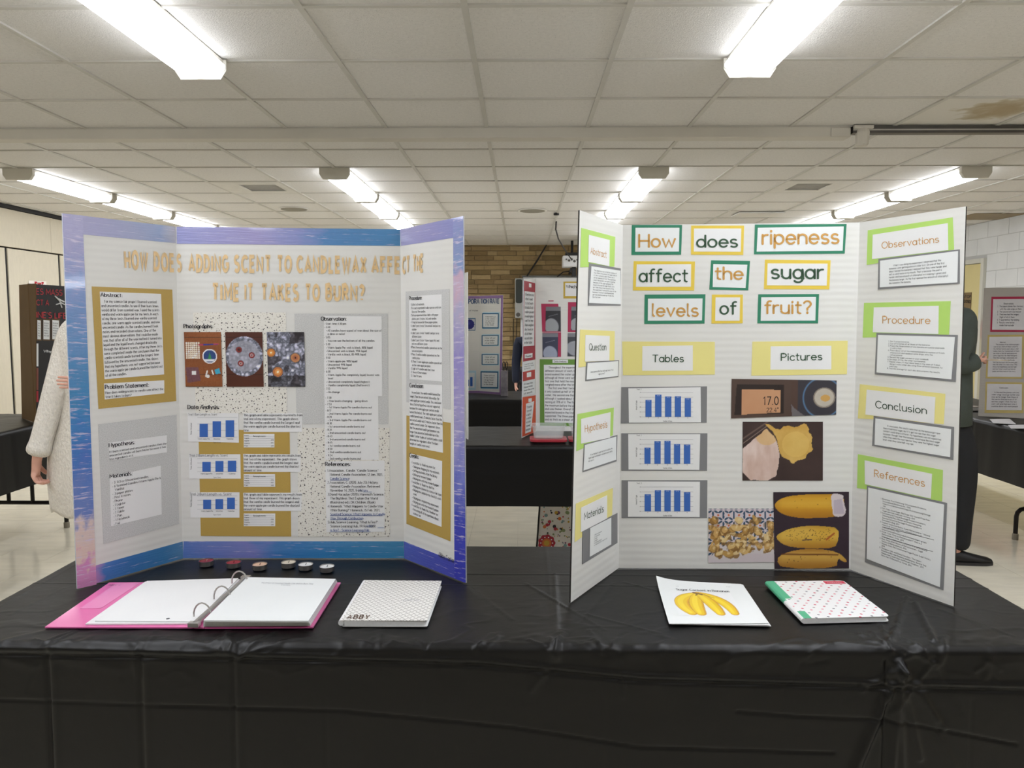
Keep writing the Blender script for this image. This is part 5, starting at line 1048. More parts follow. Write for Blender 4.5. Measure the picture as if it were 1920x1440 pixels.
qt = [(685, 1087.5), (828.5, 1089), (801, 1163.5), (640, 1163)]; zt = ZT+.0145; Q = quadz(qt, zt)
MB().slab(rounded([Vector((p.x, p.y, ZT+.0022)) for p in Q], .006), UP, .0017).obj('back_cover', m_pap, t)
Qs = [Q[0]*.97+Q[1]*.02+Q[2]*.01, Q[1]*.985+Q[0]*.015, Q[2]*.975+Q[3]*.02+Q[1]*.005, Q[3]*.98+Q[2]*.02]
MB().slab([Vector((p.x, p.y, zt-.0014)) for p in rounded(Qs, .006)], UP, .0105).obj('page_block', m_slv, t)
sheet('front_cover', t, rounded(Q, .007, (1, 2))+[] if False else Q, UP, m_nb, .0014)
b = MB(); b.tube([Q[3]+Vector((-.001, 0, -.006)), Q[0]+Vector((-.001, 0, -.006))], .0062, 10); b.obj('cover_spine', m_pap, t)
letter(t, quadz([(653.5, 1153), (694, 1153.3), (690.5, 1160.5), (650, 1160)], zt+.0004), 'ABBY', mat('brown_gold_foil', '5b3f2a', .4, .4, noise=(9, .05)), 'plain', .19, 12, gap=.35)
letter(t, quadz([(757, 1123), (788, 1122), (786, 1126), (755, 1127)], zt+.0004), 'JOURNAL', m_line, 'plain', .09, 8, gap=.4)
# printed report with bananas
t = thing('report', 'stapled white report sheets with a printed bunch of yellow bananas', 'paper', onz(1340, 1130))
def curled(name, qpx, z, lift, m, nx=10, ny=10):
    Q = quadz(qpx, z); V = []; 
    for s_ in (0, 1):
        for j in range(ny+1):
            for i in range(nx+1):
                u, v = i/nx, j/ny; p = bil(Q, u, v); h = lift*((1-u)**6*v**6*2.2+(1-v)**8*.35*u**3); V.append((p.x, p.y, p.z+h-s_*.0007))
    n = (nx+1)*(ny+1); Fc = []
    for j in range(ny):
        for i in range(nx):
            k = j*(nx+1)+i; Fc += [(k, k+1, k+nx+2, k+nx+1), (n+k, n+k+nx+1, n+k+nx+2, n+k+1)]
    rim = [j*(nx+1) for j in range(ny)]+[ny*(nx+1)+i for i in range(nx)]+[j*(nx+1)+nx for j in range(ny, 0, -1)]+[i for i in range(nx, 0, -1)]
    for a_, b_ in zip(rim, rim[1:]+rim[:1]): Fc.append((a_, b_, b_+n, a_+n))
    return obj(name, V, Fc, m, t, smooth=False), Q
curled('page', [(1233, 1089), (1393, 1096), (1446, 1174.5), (1259, 1170.5)], ZT+.0016, .002, m_pap)
curled('page', [(1231, 1088), (1391, 1096), (1443, 1173), (1257, 1170)], ZT+.0034, .003, m_pap)
_, Q = curled('cover_page', [(1230, 1087.5), (1390, 1095), (1441.5, 1169.5), (1254.5, 1169.5)], ZT+.0052, .005, m_papb)
Qz = [p+UP*.0010 for p in Q]
letter(t, subq(Qz, .20, .80, .745, .79), 'Sugar Content in Bananas', m_ink2, 'serif', .13, 8); letter(t, subq(Qz, .10, .24, .84, .91), ['Name', 'Science', 'January 2022'], m_line, 'plain', .1, 8); letter(t, subq(Qz, .80, .86, .885, .90), 'Page 1', m_line, 'plain', .1, 8)
im = Im(110, 100, .92); mkall = np.zeros(im.X.shape)
im.fill(np.array([.945, .95, .955]))
def bshape(base, tip, w, c, d, bend):
    n = 14; L_ = []; R_ = []
    for k in range(n+1):
        u = k/n; x = base[0]+(tip[0]-base[0])*u+bend*math.sin(math.pi*u); y = base[1]+(tip[1]-base[1])*u; ww = w*(math.sin(math.pi*min(1, u*.86+.10))**.6)
        L_.append((x-ww, y)); R_.append((x+ww, y))
    mk = im.poly(L_+R_[::-1]); im.put(mk, c)
    for k in range(n):
        pass
    xc = base[0]+(tip[0]-base[0])*np.clip((im.Y-base[1])/(tip[1]-base[1]), 0, 1)+bend*np.sin(math.pi*np.clip((im.Y-base[1])/(tip[1]-base[1]), 0, 1))
    im.put(mk*np.clip((np.abs(im.X-xc-w*.5)/w), 0, 1)*.9, d); im.put(mk*np.clip(1-np.abs(im.X-xc+w*.3)/(w*.35), 0, 1)*.6, 'ffe64a')
for P_, w_ in ((((.40, .80), (-.06, .62), (.22, .10)), .115), (((.44, .84), (.86, .66), (.88, .10)), .10), (((.44, .80), (.30, .50), (.36, .09)), .115), (((.47, .80), (.60, .52), (.66, .09)), .105)):
    mk = im.bez(*P_, w_+.006); im.put(mk, 'a9741c'); mk = im.bez(*P_, w_); im.put(mk, 'e3a91f'); sh_ = [(x-.012, y+.004) for x, y in P_]; im.put(im.bez(*sh_, w_*.86), 'f2cb20'); sh_ = [(x-.02, y+.01) for x, y in P_]; im.put(im.bez(*sh_, w_*.42)*.8, 'ffe23c')
im.put(im.line(.38, .86, .50, .80, .028), '6b3d1c'); im.put(im.line(.46, .85, .40, .76, .018), '8a6a26'); im.put(im.line(.54, .80, .68, .66, .007), '5a3518')
photo('banana_print', t, [p-UP*.0006 for p in subq(Qz, .13, .80, .16, .74)], im)
# hearts notebook
m_ht = mat('heart_cover', 'ffffff', .4); N, L, B = nodes(m_ht); tc = N.new('ShaderNodeTexCoord'); v = N.new('ShaderNodeTexVoronoi'); v.voronoi_dimensions = '2D'; v.inputs['Scale'].default_value = 52; v.inputs['Randomness'].default_value = .12
mp = N.new('ShaderNodeMapping'); mp.inputs['Rotation'].default_value = (0, 0, R(38)); L.new(tc.outputs['UV'], mp.inputs[0]); L.new(mp.outputs[0], v.inputs['Vector'])
g = N.new('ShaderNodeMath'); g.operation = 'LESS_THAN'; g.inputs[1].default_value = .15; L.new(v.outputs['Distance'], g.inputs[0]); sp = N.new('ShaderNodeSeparateColor'); L.new(v.outputs['Color'], sp.inputs[0])
r = ramp(N, [(0, 'c9405f'), (.3, 'e58ba0'), (.5, '8d8c96'), (.65, 'd84a6a'), (.82, 'b9a6ad'), (.92, '5a5a66')], 'CONSTANT'); L.new(sp.outputs[0], r.inputs[0])
mx = N.new('ShaderNodeMix'); mx.data_type = 'RGBA'; L.new(g.outputs[0], mx.inputs[0]); mx.inputs[6].default_value = (*lin(OB('e8e2e4', 1.2)), 1); L.new(r.outputs[0], mx.inputs[7]); L.new(mx.outputs[2], B.inputs['Base Color'])
m_mint = mat('mint_spine', OB('52ad86', 1.15), .4, noise=(9, .03)); m_rasp = mat('raspberry_label', OB('c8304e', 1.1), .5, noise=(9, .03))
t = thing('notebook', 'composition notebook with small hearts and a mint green spine', 'notebook', onz(1550, 1128))
zt = ZT+.0125; qt = [(1438.5, 1090), (1581, 1088.3), (1669, 1155.5), (1507.5, 1159.5)]; Q = quadz(qt, zt)
MB().slab(rounded([Vector((p.x, p.y, ZT+.0022)) for p in Q], .010, (1, 2)), UP, .0017).obj('back_cover', m_pap, t)
Qs = [Q[0], Q[1]*.985+Q[0]*.015, Q[2]*.975+Q[3]*.02+Q[1]*.005, Q[3]]
MB().slab([Vector((p.x, p.y, zt-.0012)) for p in rounded(Qs, .010, (1, 2))], UP, .0088).obj('page_block', m_slv, t)
QQ = rounded(Q, .012, (1, 2)); ux = (Q[2]-Q[3]).normalized(); uy = UP.cross(ux); V = QQ+[p-UP*.0012 for p in QQ]; k = len(QQ)
obj('front_cover', V, [tuple(range(k)), tuple(range(k, 2*k))[::-1]]+[(i, i+k, (i+1) % k+k, (i+1) % k) for i in range(k)], m_ht, t, uv=[((p-Q[3]).dot(ux), (p-Q[3]).dot(uy)) for p in V])
bd = subq(Q, 0, .09, .50, 1); sheet('spine_band', t, [p+UP*.0003 for p in bd], UP, m_mint, .0003)
bd = subq(Q, 0, .09, 0, .17); sheet('spine_band', t, [p+UP*.0003 for p in bd], UP, m_mint, .0003)
b = MB(); b.tube([Q[3]-UP*.0055, Q[3]*.55+Q[0]*.45-UP*.0055], .0058, 10, 0); b.obj('spine', m_pap, t); b = MB(); b.tube([Q[3]*.55+Q[0]*.45-UP*.0055, Q[0]-UP*.0055], .0058, 10, 0); b.obj('spine', m_mint, t)
bd = subq(Q, .72, .985, .90, .975); sheet('cover_label', t, [p+UP*.0004 for p in bd], UP, m_rasp, .0003); letter(t, [p+UP*.0006 for p in subq(Q, .76, .94, .925, .945)], 'COMPOSITION', m_papc, 'plain', .12, 8)
# tealights
m_alu = mat('tealight_foil', 'a9a6a4', .3, .9, noise=(30, .08)); m_wick = mat('wick', '2a211c', .8, noise=(30, .1))
for px, py, wc, lab, lit in ((387, 1051, '8a1c26', 'dark red tealight candle, leftmost of the row before the board', 1), (438, 1054, 'a0202c', 'red tealight candle, second from the left in the row', 0), (487, 1058, 'e6bfa4', 'peach coloured tealight candle in the middle of the row', 0),
                      (541, 1054, 'ddd2bf', 'cream tealight candle with brown specks and burnt wick', 0), (573, 1058, 'e8e7e6', 'white tealight candle close beside the cream one', 0), (613, 1061.7, 'e9e9e8', 'white tealight candle, rightmost of the row', 0)):
    p = onz(px, py, ZT+.013); t = thing('tealight_candle', lab, 'candle', (p.x, p.y, ZT+.0005), 'tealights in front of the candle board')
    c = (p.x, p.y, ZT+.0006)
    MB().lathe([(.0175, 0), (.0188, .001), (.0190, .0125), (.0196, .0132), (.0186, .0132), (.0183, .009)], 28, c).obj('foil_cup', m_alu, t)
    MB().lathe([(.0180, .004), (.0181, .0112), (.015, .0106), (.003, .0108)], 28, c).obj('wax', mat('wax_'+wc, wc, .35, noise=(60, .06)), t)
    MB().tube([(p.x, p.y, ZT+.011), (p.x+.001, p.y, ZT+.0145), (p.x+.0025, p.y, ZT+.0165)], .0008, 6).obj('wick', mat('wick_white', 'd8cfc0', .8) if lit else m_wick, t)
# ================================================================== THINGS BEHIND
m_brown = mat('kraft_board', OB('5b4424', 1.2), .7, noise=(10, .06)); m_blk = mat('black_board', '151416', .6, noise=(10, .1)); m_red = mat('red_letters', OB('a3222c', 1.2), .6, noise=(10, .05))
def bpanel(name, par, pl, q, face, edge=None, back=None, th=.004): return panel_obj(name, pl, q, par, face, edge or m_edgew, back or m_brd, th)
# black and red board on the left table
A_, B_ = onz(41, 784, ZB), onz(66.5, 793, ZB); Cc = Vector((B_.x-.0, 5.27, ZB)); top = B_+UP*.868
PB = Pl(B_, Cc, top); PA = Pl(A_, B_, top)
t = thing('display_board', 'brown and black display board with red lettering on the left table', 'display board', B_)
bpanel('side_panel', t, PA, [(35.5, 534), (67, 531.5), (66.5, 793), (41, 784)], m_brown, m_brown, m_brown)
cen = [B_, Cc, Cc+UP*.868, top]
MB().slab([p for p in (cen[3], cen[2], cen[1], cen[0])], PB.n, .004, 0, 1).obj('centre_panel', [m_blk, m_brown], t)
Dd = Cc+Vector((-.22, .02, 0)); MB().slab([Cc+UP*.868, Dd+UP*.868, Dd, Cc], Vector((0, 1, 0)), .004, 0).obj('side_panel', m_brown, t)
def bt(q, s, m=None, tt=.17, **k): return letter(t, PB.quad(q, .002), s, m or m_red, 'plain', tt, 12, **k)
bt([(68.5, 541), (116.5, 544), (116.5, 554), (68.5, 551.5)], 'ES MASS'); bt([(68.5, 562), (91.5, 563), (91.5, 572.5), (68.5, 572)], 'CT A'); bt([(68.5, 585), (124, 587.5), (124, 597), (68.5, 595.5)], "INE'S LIFE")
b = MB()
for x0, y0, x1, y1, w_ in ((103, 555, 113, 565, 1.3), (108, 560, 120, 566, 1.5), (112, 565, 116, 577, 1.2), (113, 567, 121, 571, 1.2), (112, 569, 105, 571, 1)):
    P, Q2 = PB.hit(x0, y0, .003), PB.hit(x1, y1, .003); b.tube([P, Q2], .0035*w_, 6)
b.obj('figure_cutout', m_pap, t)
for x0, x1 in ((68.6, 78), (80, 94.5), (96.7, 112)):
    s = sheet('backing_card', t, PB.quad([(x0, 597.5), (x1, 598.5), (x1, 639), (x0, 638.5)], .001), PB.n, m_brown); sheet('text_sheet', t, PB.quad([(x0+1.5, 600), (x1-1.5, 601), (x1-1.5, 636.5), (x0+1.5, 636)], .002), PB.n, m_papb)
    letter(t, PB.quad([(x0+2.5, 604), (x1-2.5, 605), (x1-2.5, 631), (x0+2.5, 630)], .003), ['Mass test data', 'first trial run', 'second run time', 'third trial run', 'average of all', 'mass of weights'], m_ink, 'plain', .12, 8)
for y0, y1, mm in ((644, 687, m_papb), (690, 731, mat('rust_card', OB('7c4334', 1.1), .6, noise=(9, .05))), (733, 754, m_red)): sheet('side_card', t, PB.quad([(68.6, y0), (72, y0), (72, y1), (68.6, y1)], .002), PB.n, mm)
letter(t, PB.quad([(82, 656), (96, 656.5), (96, 661), (82, 660.5)], .002), 'Why', m_papb, 'serif', .15, 8)
# "Which" board on the middle table
a_, b_ = onz(979, 821, ZB), onz(1006, 808, ZB); tp = onz(1003.5, 522, ZT+.895)
c_ = Vector((b_.x+.61, b_.y+.0, ZB)); W1 = Pl(a_, b_, tp); W2 = Pl(b_, c_, tp)
t = thing('display_board', 'white trifold board with red wing and yellow title card, on the middle table', 'display board', b_)
bpanel('side_panel', t, W1, [(982, 523.5), (1003.5, 522), (1006, 808), (979, 821)], m_brd)
up = tp-b_; MB().slab([tp, c_+up, c_, b_], W2.n, .004).obj('centre_panel', m_brd, t)
d_ = c_+Vector((.2, -.22, 0)); n3 = (d_-c_).cross(up).normalized(); n3 = n3 if n3.dot(C0-c_) > 0 else -n3; MB().slab([c_+up, d_+up, d_, c_], n3, .004).obj('side_panel', m_brd, t)
rd = [mat('red_card_%d' % i, OB(c, 1.15), .6, noise=(9, .03)) for i, c in enumerate(('9f3541', 'b03a35', 'c9502d'))]
mgn = mat('magenta_card', OB('a8284f', 1.15), .6, noise=(9, .03)); grn2 = mat('grass_card', OB('5f8a33', 1.15), .6, noise=(9, .03))
def bs(pl, q, m, lay=1, nm='backing_card'): return sheet(nm, t, pl.quad(q, .0012*lay), pl.n, m, .0008)
def bx(pl, q, lines, lay, m=None, **k): return letter(t, pl.quad(q, .0012*lay+.0012), lines, m or m_ink2, k.pop('style', 'plain'), k.pop('t', .13), 8, **k)
bs(W1, [(983, 526), (1003.5, 531), (1003.8, 674), (981, 678)], rd[0]); bs(W1, [(983.7, 546), (1002.6, 548), (1001.8, 648), (981.6, 649.5)], m_papb, 2, 'text_sheet'); bs(W1, [(992, 531), (996.5, 532), (996.5, 539), (992, 538.5)], m_papb, 2, 'text_sheet')
bx(W1, [(985.5, 549), (1001, 551), (1000, 644), (983.5, 645)], ['Question and', 'what I used', 'to test each', 'brand of roll', 'water poured', 'in each glass', 'wait for time', 'then weighed', 'dry towels in', 'all of them', 'record data', 'in the table'], 2)
bs(W1, [(984, 664), (998.5, 662), (998.5, 670), (984, 672)], m_papb, 2, 'text_sheet'); bx(W1, [(986, 666.5), (996, 665), (996, 668.5), (986, 670)], 'Purpose', 2)
bs(W1, [(981, 679), (1002.3, 675), (1002.3, 692.5), (981, 697)], m_papb, 2, 'text_sheet'); bx(W1, [(983, 682), (1000.5, 679), (1000.5, 689.5), (983, 693)], ['I wanted to see', 'which one would', 'be the best'], 2)
bs(W1, [(980.6, 697.5), (1003, 693), (1003, 710), (980.6, 715)], rd[1]); bs(W1, [(988, 699), (996, 697.5), (996, 706), (988, 707.5)], m_papb, 2, 'text_sheet')
bs(W1, [(981, 716), (1002.8, 711), (1002.8, 738), (980.4, 743.5)], m_papb, 2, 'text_sheet'); bx(W1, [(983, 719), (1001, 715), (1001, 735), (982, 740)], ['If I test the', 'three kinds', 'then the one', 'will absorb'], 2)
bs(W1, [(980, 745), (1004.5, 741), (1004.5, 810), (979.2, 819)], rd[2]); bs(W1, [(986.5, 757), (1001.5, 752), (1001, 770), (996, 772), (995, 809), (985, 813)][:4][:2]+[(995.5, 809), (985, 813)], m_papb, 2, 'text_sheet'); bs(W1, [(991, 747.5), (997, 746.5), (997, 753), (991, 754)], m_papb, 2.5, 'text_sheet')
bx(W1, [(988, 762), (998, 759), (995, 805), (986.5, 808)], ['Tools', 'towel', 'cups', 'water', 'scale', 'timer', 'paper'], 2)
bs(W2, [(1056.5, 528), (1112, 528), (1112, 560), (1056.5, 559.5)], mat('mustard_card', OB('c4a53c', 1.15), .6, noise=(9, .03))); bs(W2, [(1059.7, 530.5), (1110, 530.5), (1110, 555), (1059.7, 555)], m_papc, 2, 'title_sheet'); bx(W2, [(1062, 534.5), (1080.5, 534.5), (1080.5, 540.5), (1062, 540)], 'Which', 2, m_ink, style='serif')
bs(W2, [(1014.7, 569.5), (1046.7, 569.5), (1048, 575), (1052, 622), (1016.5, 622)][:2]+[(1052, 622), (1016.5, 622)], mgn); bs(W2, [(1017, 623), (1052, 623), (1052, 669), (1018, 669)], mgn)
bs(W2, [(1065, 566.5), (1105, 566.5), (1105, 623), (1064.5, 622.5)], mgn); bs(W2, [(1028, 563.5), (1038, 563.3), (1038, 565), (1028, 565)], mgn, 1, 'small_label')
def dark(seed, c='23232b', e='c8ccd0', cx_=.4, cy_=.3):
    im = Im(30, 46, 1.5); im.fill(c); im.put(im.ell(cx_, cy_, .45, .5, 30, 1.2)*.75, e); im.put((im.Y > 1.25)*.8, '8f8f94'); im.put(im.line(.2, .9, .8, 1.05, .02)*.5, 'b9bcc2'); return im
for q, im in (([(1023.5, 575), (1051.3, 575), (1051.6, 621), (1022.6, 621)], dark(1)), ([(1017, 624.5), (1046.5, 624.5), (1046, 669.5), (1017.5, 669.5)], dark(2, '2a2f4c', 'c6d0e2', .5, .2)), ([(1071.5, 575), (1104, 575), (1104, 619), (1070.5, 619)], dark(3, '25242e')), ([(1064.3, 624.5), (1104, 624.5), (1104, 668), (1064, 668)], dark(4, '2c2e38', 'b8bcc4', .4, .5))): photo('photo_print', t, W2.quad(q, .003), im)
bs(W2, [(1012, 673.5), (1118, 674), (1118, 800), (1012.5, 798)], grn2); bs(W2, [(1019.6, 684), (1112, 684), (1112, 794), (1021, 792)], m_papb, 2, 'text_sheet'); bs(W2, [(1036, 674.5), (1065, 674.5), (1065, 680.5), (1036, 680.5)], m_papb, 2, 'heading_sheet'); bx(W2, [(1039, 676), (1062, 676), (1062, 679.3), (1039, 679.3)], 'Data Analysis', 2, m_ink)
bx(W2, [(1022, 687), (1110, 687), (1110, 790), (1022, 788)], ['     Throughout the experiment I tested a', 'different amount of each, because every', 'brand soaked the water up very differently', 'although all three were soft, this is the', 'first one that held the most of the water', 'weighed more after the timer was done', '    The first one that I tested was thin and', 'it only soaked up half of the measured', 'water, the second one that I tested held', 'although it soaked about two thirds of it', 'testing at 70% of it. The third one held', 'the maximum before the paper could tear', 'and was thicker. Overall the best was the', 'expected brand in the first table and I', 'supported. The three papers could improve', 'and as thick as a sheet after all of it'], 2, t=.14)
# purple edged evaporation board on the far table
a_, b_ = onz(940.5, 740, ZB), onz(898, 737, ZB); tp = onz(900, 555, ZT+.84); m_pur = mat('purple_border', OB('8a6c9c', 1.15), .5, noise=(9, .04))
c_ = b_+Vector((-.61, .0, 0)); E1 = Pl(a_, b_, tp); E2 = Pl(b_, c_, tp)
t = thing('display_board', 'white trifold board with purple border about evaporation, on the far table', 'display board', b_)
bpanel('side_panel', t, E1, [(900, 555), (943, 553.5), (940.5, 740), (898, 737)], m_brd); up = tp-b_; MB().slab([c_+up, tp, b_, c_], E2.n, .004).obj('centre_panel', m_brd, t)
d_ = c_+Vector((-.22, -.2, 0)); n3 = (d_-c_).cross(up).normalized(); n3 = n3 if n3.dot(C0-c_) > 0 else -n3; MB().slab([c_+up, d_+up, d_, c_], n3, .004).obj('side_panel', m_brd, t)
for q in ([(900, 555), (943, 553.5), (943, 559), (900, 560)], [(939.3, 557), (943, 554), (940.5, 740), (936.5, 739)], [(898, 733), (940.5, 736), (940.5, 740), (898, 737)]): bs(E1, q, m_pur, 1, 'border_strip')
for q in ([(820, 554.7), (900, 555), (900, 560), (820, 560)], [(820, 733.5), (898, 733), (898, 737), (820, 737)]): bs(E2, q, m_pur, 1, 'border_strip')
nav = mat('navy_letters', OB('33517c', 1.1), .6, noise=(9, .05)); tea_ = mat('teal_frame', OB('2c6488', 1.15), .6, noise=(9, .05)); lbl = mat('pale_blue_card', OB('b8d4e0', 1.15), .6, noise=(9, .03))
bx(E2, [(863.5, 561), (898.5, 561), (898.5, 569), (863.5, 569.5)], 'EVAPORA', 1, nav, style='serif', t=.2); bx(E1, [(901, 561), (936, 560.5), (936, 568.5), (901, 569)], 'TION RATE', 1, nav, style='serif', t=.2)
for q in ([(904, 587), (935.3, 587), (934.8, 616), (904, 616)], [(903, 628.5), (935, 628), (934.5, 648), (903, 648.5)], [(903, 664), (934.5, 664.3), (934.5, 684), (903, 684)], [(901, 696), (934.3, 696.5), (933.8, 728.5), (901, 728)]):
    if q is not None: bs(E1, [(x+(1 if x < 920 else 1.6), y+(1.2 if k > 1 else -1.5)) for k, (x, y) in enumerate(q)], lbl)
    bs(E1, q, tea_, 2); bs(E1, inset(q, .06, .06, .08, .08), m_papb, 3, 'text_sheet'); bx(E1, inset(q, .2, .2, .2, .2), ['Water left out', 'in the window', 'will go faster', 'than the cup', 'in the shade'][:5 if q[2][1]-q[0][1] > 25 else 3], 3)
bx(E2, [(880, 581), (896.5, 581), (896.5, 583.5), (880, 583.5)], 'of Water', 1); bs(E2, [(868, 596), (891.7, 596.5), (891, 620), (868, 619.5)], tea_, 1, 'photo_frame')
im = Im(24, 24, 1); im.fill('d0d2dc'); im.put(im.ell(.5, .5, .46, .46), '1c1f7c'); im.put(im.ell(.4, .6, .2, .15)*.5, '4a4fb0'); photo('photo_print', t, E2.quad([(869.5, 598), (890.5, 598), (890, 618.5), (869.5, 618)], .004), im)
bs(E2, [(870, 695), (892.7, 695), (892, 731), (870, 731)], lbl); bs(E2, [(872, 699), (890, 699), (889.5, 727), (872, 727)], m_papb, 2, 'chart_sheet')
for x0, y0 in ((875, 712), (881.5, 707)): bs(E2, [(x0, y0), (x0+4.5, y0), (x0+4.5, 724), (x0, 724)], m_bar, 3, 'chart_bar')
# plain white board mostly behind the candle board
a_, b_ = onz(877, 824, ZB), onz(852, 806, ZB); c_ = b_+Vector((-.61, 0, 0)); tp = b_+UP*.90+Vector((0, .03, 0)); V1 = Pl(a_, b_, tp); up = tp-b_
t = thing('display_board', 'white trifold board whose edge peeks out beside the candle board', 'display board', b_)
MB().slab([tp, a_+up, a_, b_], V1.n, .004).obj('side_panel', m_brd, t); MB().slab([c_+up, tp, b_, c_], Pl(b_, c_, tp).n, .004).obj('centre_panel', m_brd, t)
d_ = c_+Vector((-.2, -.22, 0)); n3 = (d_-c_).cross(up).normalized(); n3 = n3 if n3.dot(C0-c_) > 0 else -n3; MB().slab([c_+up, d_+up, d_, c_], n3, .004).obj('side_panel', m_brd, t)
# grey board on the right table
a_, b_ = onz(1834, 780, ZB), onz(1920, 784.5, ZB); b_ = a_+(b_-a_).normalized()*.61; tp = onz(1845, 540, ZT+.87); G1 = Pl(a_, b_, tp); up = tp-a_; gb = corr('grey_corrugated', OB('a39e97', 1.15))
t = thing('display_board', 'grey display board with red and gold framed pages, on the right table', 'display board', a_)
MB().slab([tp, b_+up, b_, a_], G1.n, .004).obj('centre_panel', gb, t)
d_ = b_+Vector((.12, -.26, 0)); n3 = (d_-b_).cross(up).normalized(); n3 = n3 if n3.dot(C0-b_) > 0 else -n3; MB().slab([b_+up, d_+up, d_, b_], n3, .004).obj('side_panel', gb, t)
crm = mat('crimson_card', OB('9c2444', 1.15), .6, noise=(9, .03)); ogl = mat('old_gold_card', OB('b3a063', 1.15), .6, noise=(9, .03)); pgr = mat('shaded_paper', OB('c4c2c4', 1.15), .6, noise=(9, .02))
for q, i, m, ln in (([(1859, 556.5), (1927, 556), (1927, 622.5), (1856.5, 622)], (.05, .05, .07, .06), crm, ['            Observations', '1.  The paper planes flew the best', '     with the wide wings on them', '2.  The second one was heavier', '3.  Third one had the longest', '     flight of all of them', '4.  It spun before the landing', '5.  Results were better', '     inside than outside']),
                    ([(1852, 628), (1920, 627.5), (1918.5, 710), (1848, 709.5)], (.05, .05, .045, .04), ogl, ['              Abstract', '     The purpose of my science project', 'was to see which of these would fly', 'the farthest and to learn about what', 'makes them fly. I tested each of them', 'ten times in the hall and measured', 'with a tape how far they had gone.', 'Then the averages were made and', 'put in the table. The results are', 'that the first one was the best and', 'that the other two were close. This', 'shows my hypothesis was not right', 'and next time I would use heavier', 'paper and also more of the tests.']),
                    ([(1848, 716), (1919.5, 717), (1919, 774.5), (1846, 774)], (.045, .045, .06, .09), ogl, ['              Conclusion', '', '     In the end the planes with the', 'wider wings would go further and', 'stay up for longer than those of', 'the narrow kind because of lift', 'and the weight. I think the test', 'went well and that next time it', 'could be done with more people'])):
    bs(G1, q, m); qi = inset(q, *i); bs(G1, qi, pgr, 2, 'text_sheet'); bx(G1, inset(qi, .14, .08, .12, .12), ln, 2, m_ink2, t=.13)
# clear tubs with red lids on the middle table
m_tub = mat('clear_tub_plastic', 'dfe3e4', .12, alpha=.26, spec=.6, noise=(9, .03)); m_lid = mat('red_lid', OB('a3323c', 1.15), .35, noise=(9, .04))
def rr(hw, hd, r, z, n=6):
    out = []
    for cx_, cy_, a0 in ((hw-r, hd-r, 0), (-hw+r, hd-r, 90), (-hw+r, -hd+r, 180), (hw-r, -hd+r, 270)):
        for k in range(n+1): an = R(a0+90*k/n); out.append((cx_+r*math.cos(an), cy_+r*math.sin(an), z))
    return out
def loft(b, rings, c, m=0, capb=True, capt=True):
    k0 = len(b.V); n = len(rings[0])
    for rg in rings: b.V += [(c[0]+p[0], c[1]+p[1], c[2]+p[2]) for p in rg]
    for i in range(len(rings)-1):
        for j in range(n): b.F.append((k0+i*n+j, k0+i*n+(j+1) % n, k0+(i+1)*n+(j+1) % n, k0+(i+1)*n+j)); b.M.append(m)
    if capb: b.F.append(tuple(k0+j for j in range(n))[::-1]); b.M.append(m)
    if capt: b.F.append(tuple(k0+(len(rings)-1)*n+j for j in range(n))); b.M.append(m)
    return b
for px, lab in ((1028, 'clear plastic tub standing on its red lid, left of the pair'), (1100, 'clear plastic tub with red lid half hidden behind the banana board')):
    c = onz(px, 826, ZB+.006); c.z = ZB+.006; t = thing('storage_tub', lab, 'container', c, 'clear tubs with red lids')
    loft(MB(), [rr(.094, .07, .03, 0), rr(.098, .074, .03, .004), rr(.098, .074, .03, .014), rr(.09, .066, .03, .016)], c).obj('lid', m_lid, t)
    loft(MB(), [rr(.072, .05, .02, .017), rr(.078, .055, .025, .022), rr(.086, .062, .03, .078), rr(.095, .071, .03, .080), rr(.095, .071, .03, .086), rr(.086, .062, .03, .087), rr(.083, .059, .03, .083), rr(.075, .052, .02, .023)], c, capt=True).obj('tub', m_tub, t)
# tin of scissors next to the purple board
c = onz(945.5, 742.5, ZB); t = thing('tin', 'metal tin of black-handled scissors beside the purple-edged board', 'container', c)
loft(MB(), [rr(.03, .03, .008, .001), rr(.03, .03, .008, .215)], c).obj('body', mat('galvanised_tin', '9c98a2', .3, .8, noise=(20, .25)), t)
b = MB()
for dx in (-.012, .012): b.tube([(c.x+.008+dx+.009*math.cos(R(a)), c.y, c.z+.26+.03*math.sin(R(a))) for a in range(0, 360, 30)], .004, 6, closed=True); b.tube([(c.x+.008+dx, c.y, c.z+.20), (c.x+.008+dx, c.y, c.z+.232)], .004, 6)
b.obj('scissor_handles', m_black, t)
# wall speaker, whiteboard, notice, projector and cables
def wy(px, py, y=YB-.008): return ony(px, py, y)
m_gbox = mat('grey_speaker_case', 'a8a8a4', .5, noise=(9, .03)); m_grl = mat('speaker_grille', '3a3f3c', .8, noise=(200, .3)); Y2 = YB-.16
p0, p1 = ony(965.5, 521.5, Y2), ony(982, 596.5, Y2); t = thing('wall_speaker', 'tall grey loudspeaker box with dark grille on the brick wall', 'speaker', ((p0.x+p1.x)/2, YB-.08, (p0.z+p1.z)/2))
MB().bbox(p0.x, p1.x, Y2, YB-.007, p1.z, p0.z, .01).obj('case', m_gbox, t)
g0, g1 = ony(967, 523.5, Y2), ony(979, 568.5, Y2); V = [(x_+(g0.x+g1.x)/2, Y2-.005, z_+(g0.z+g1.z)/2) for x_, z_, _ in rr((g1.x-g0.x)/2, (g0.z-g1.z)/2, .03, 0)]; k = len(V); V += [(v[0], Y2+.002, v[2]) for v in V[:k]]
obj('grille', V, [tuple(range(k))[::-1], tuple(range(k, 2*k))]+[(i, (i+1) % k, (i+1) % k+k, i+k) for i in range(k)], m_grl, t)
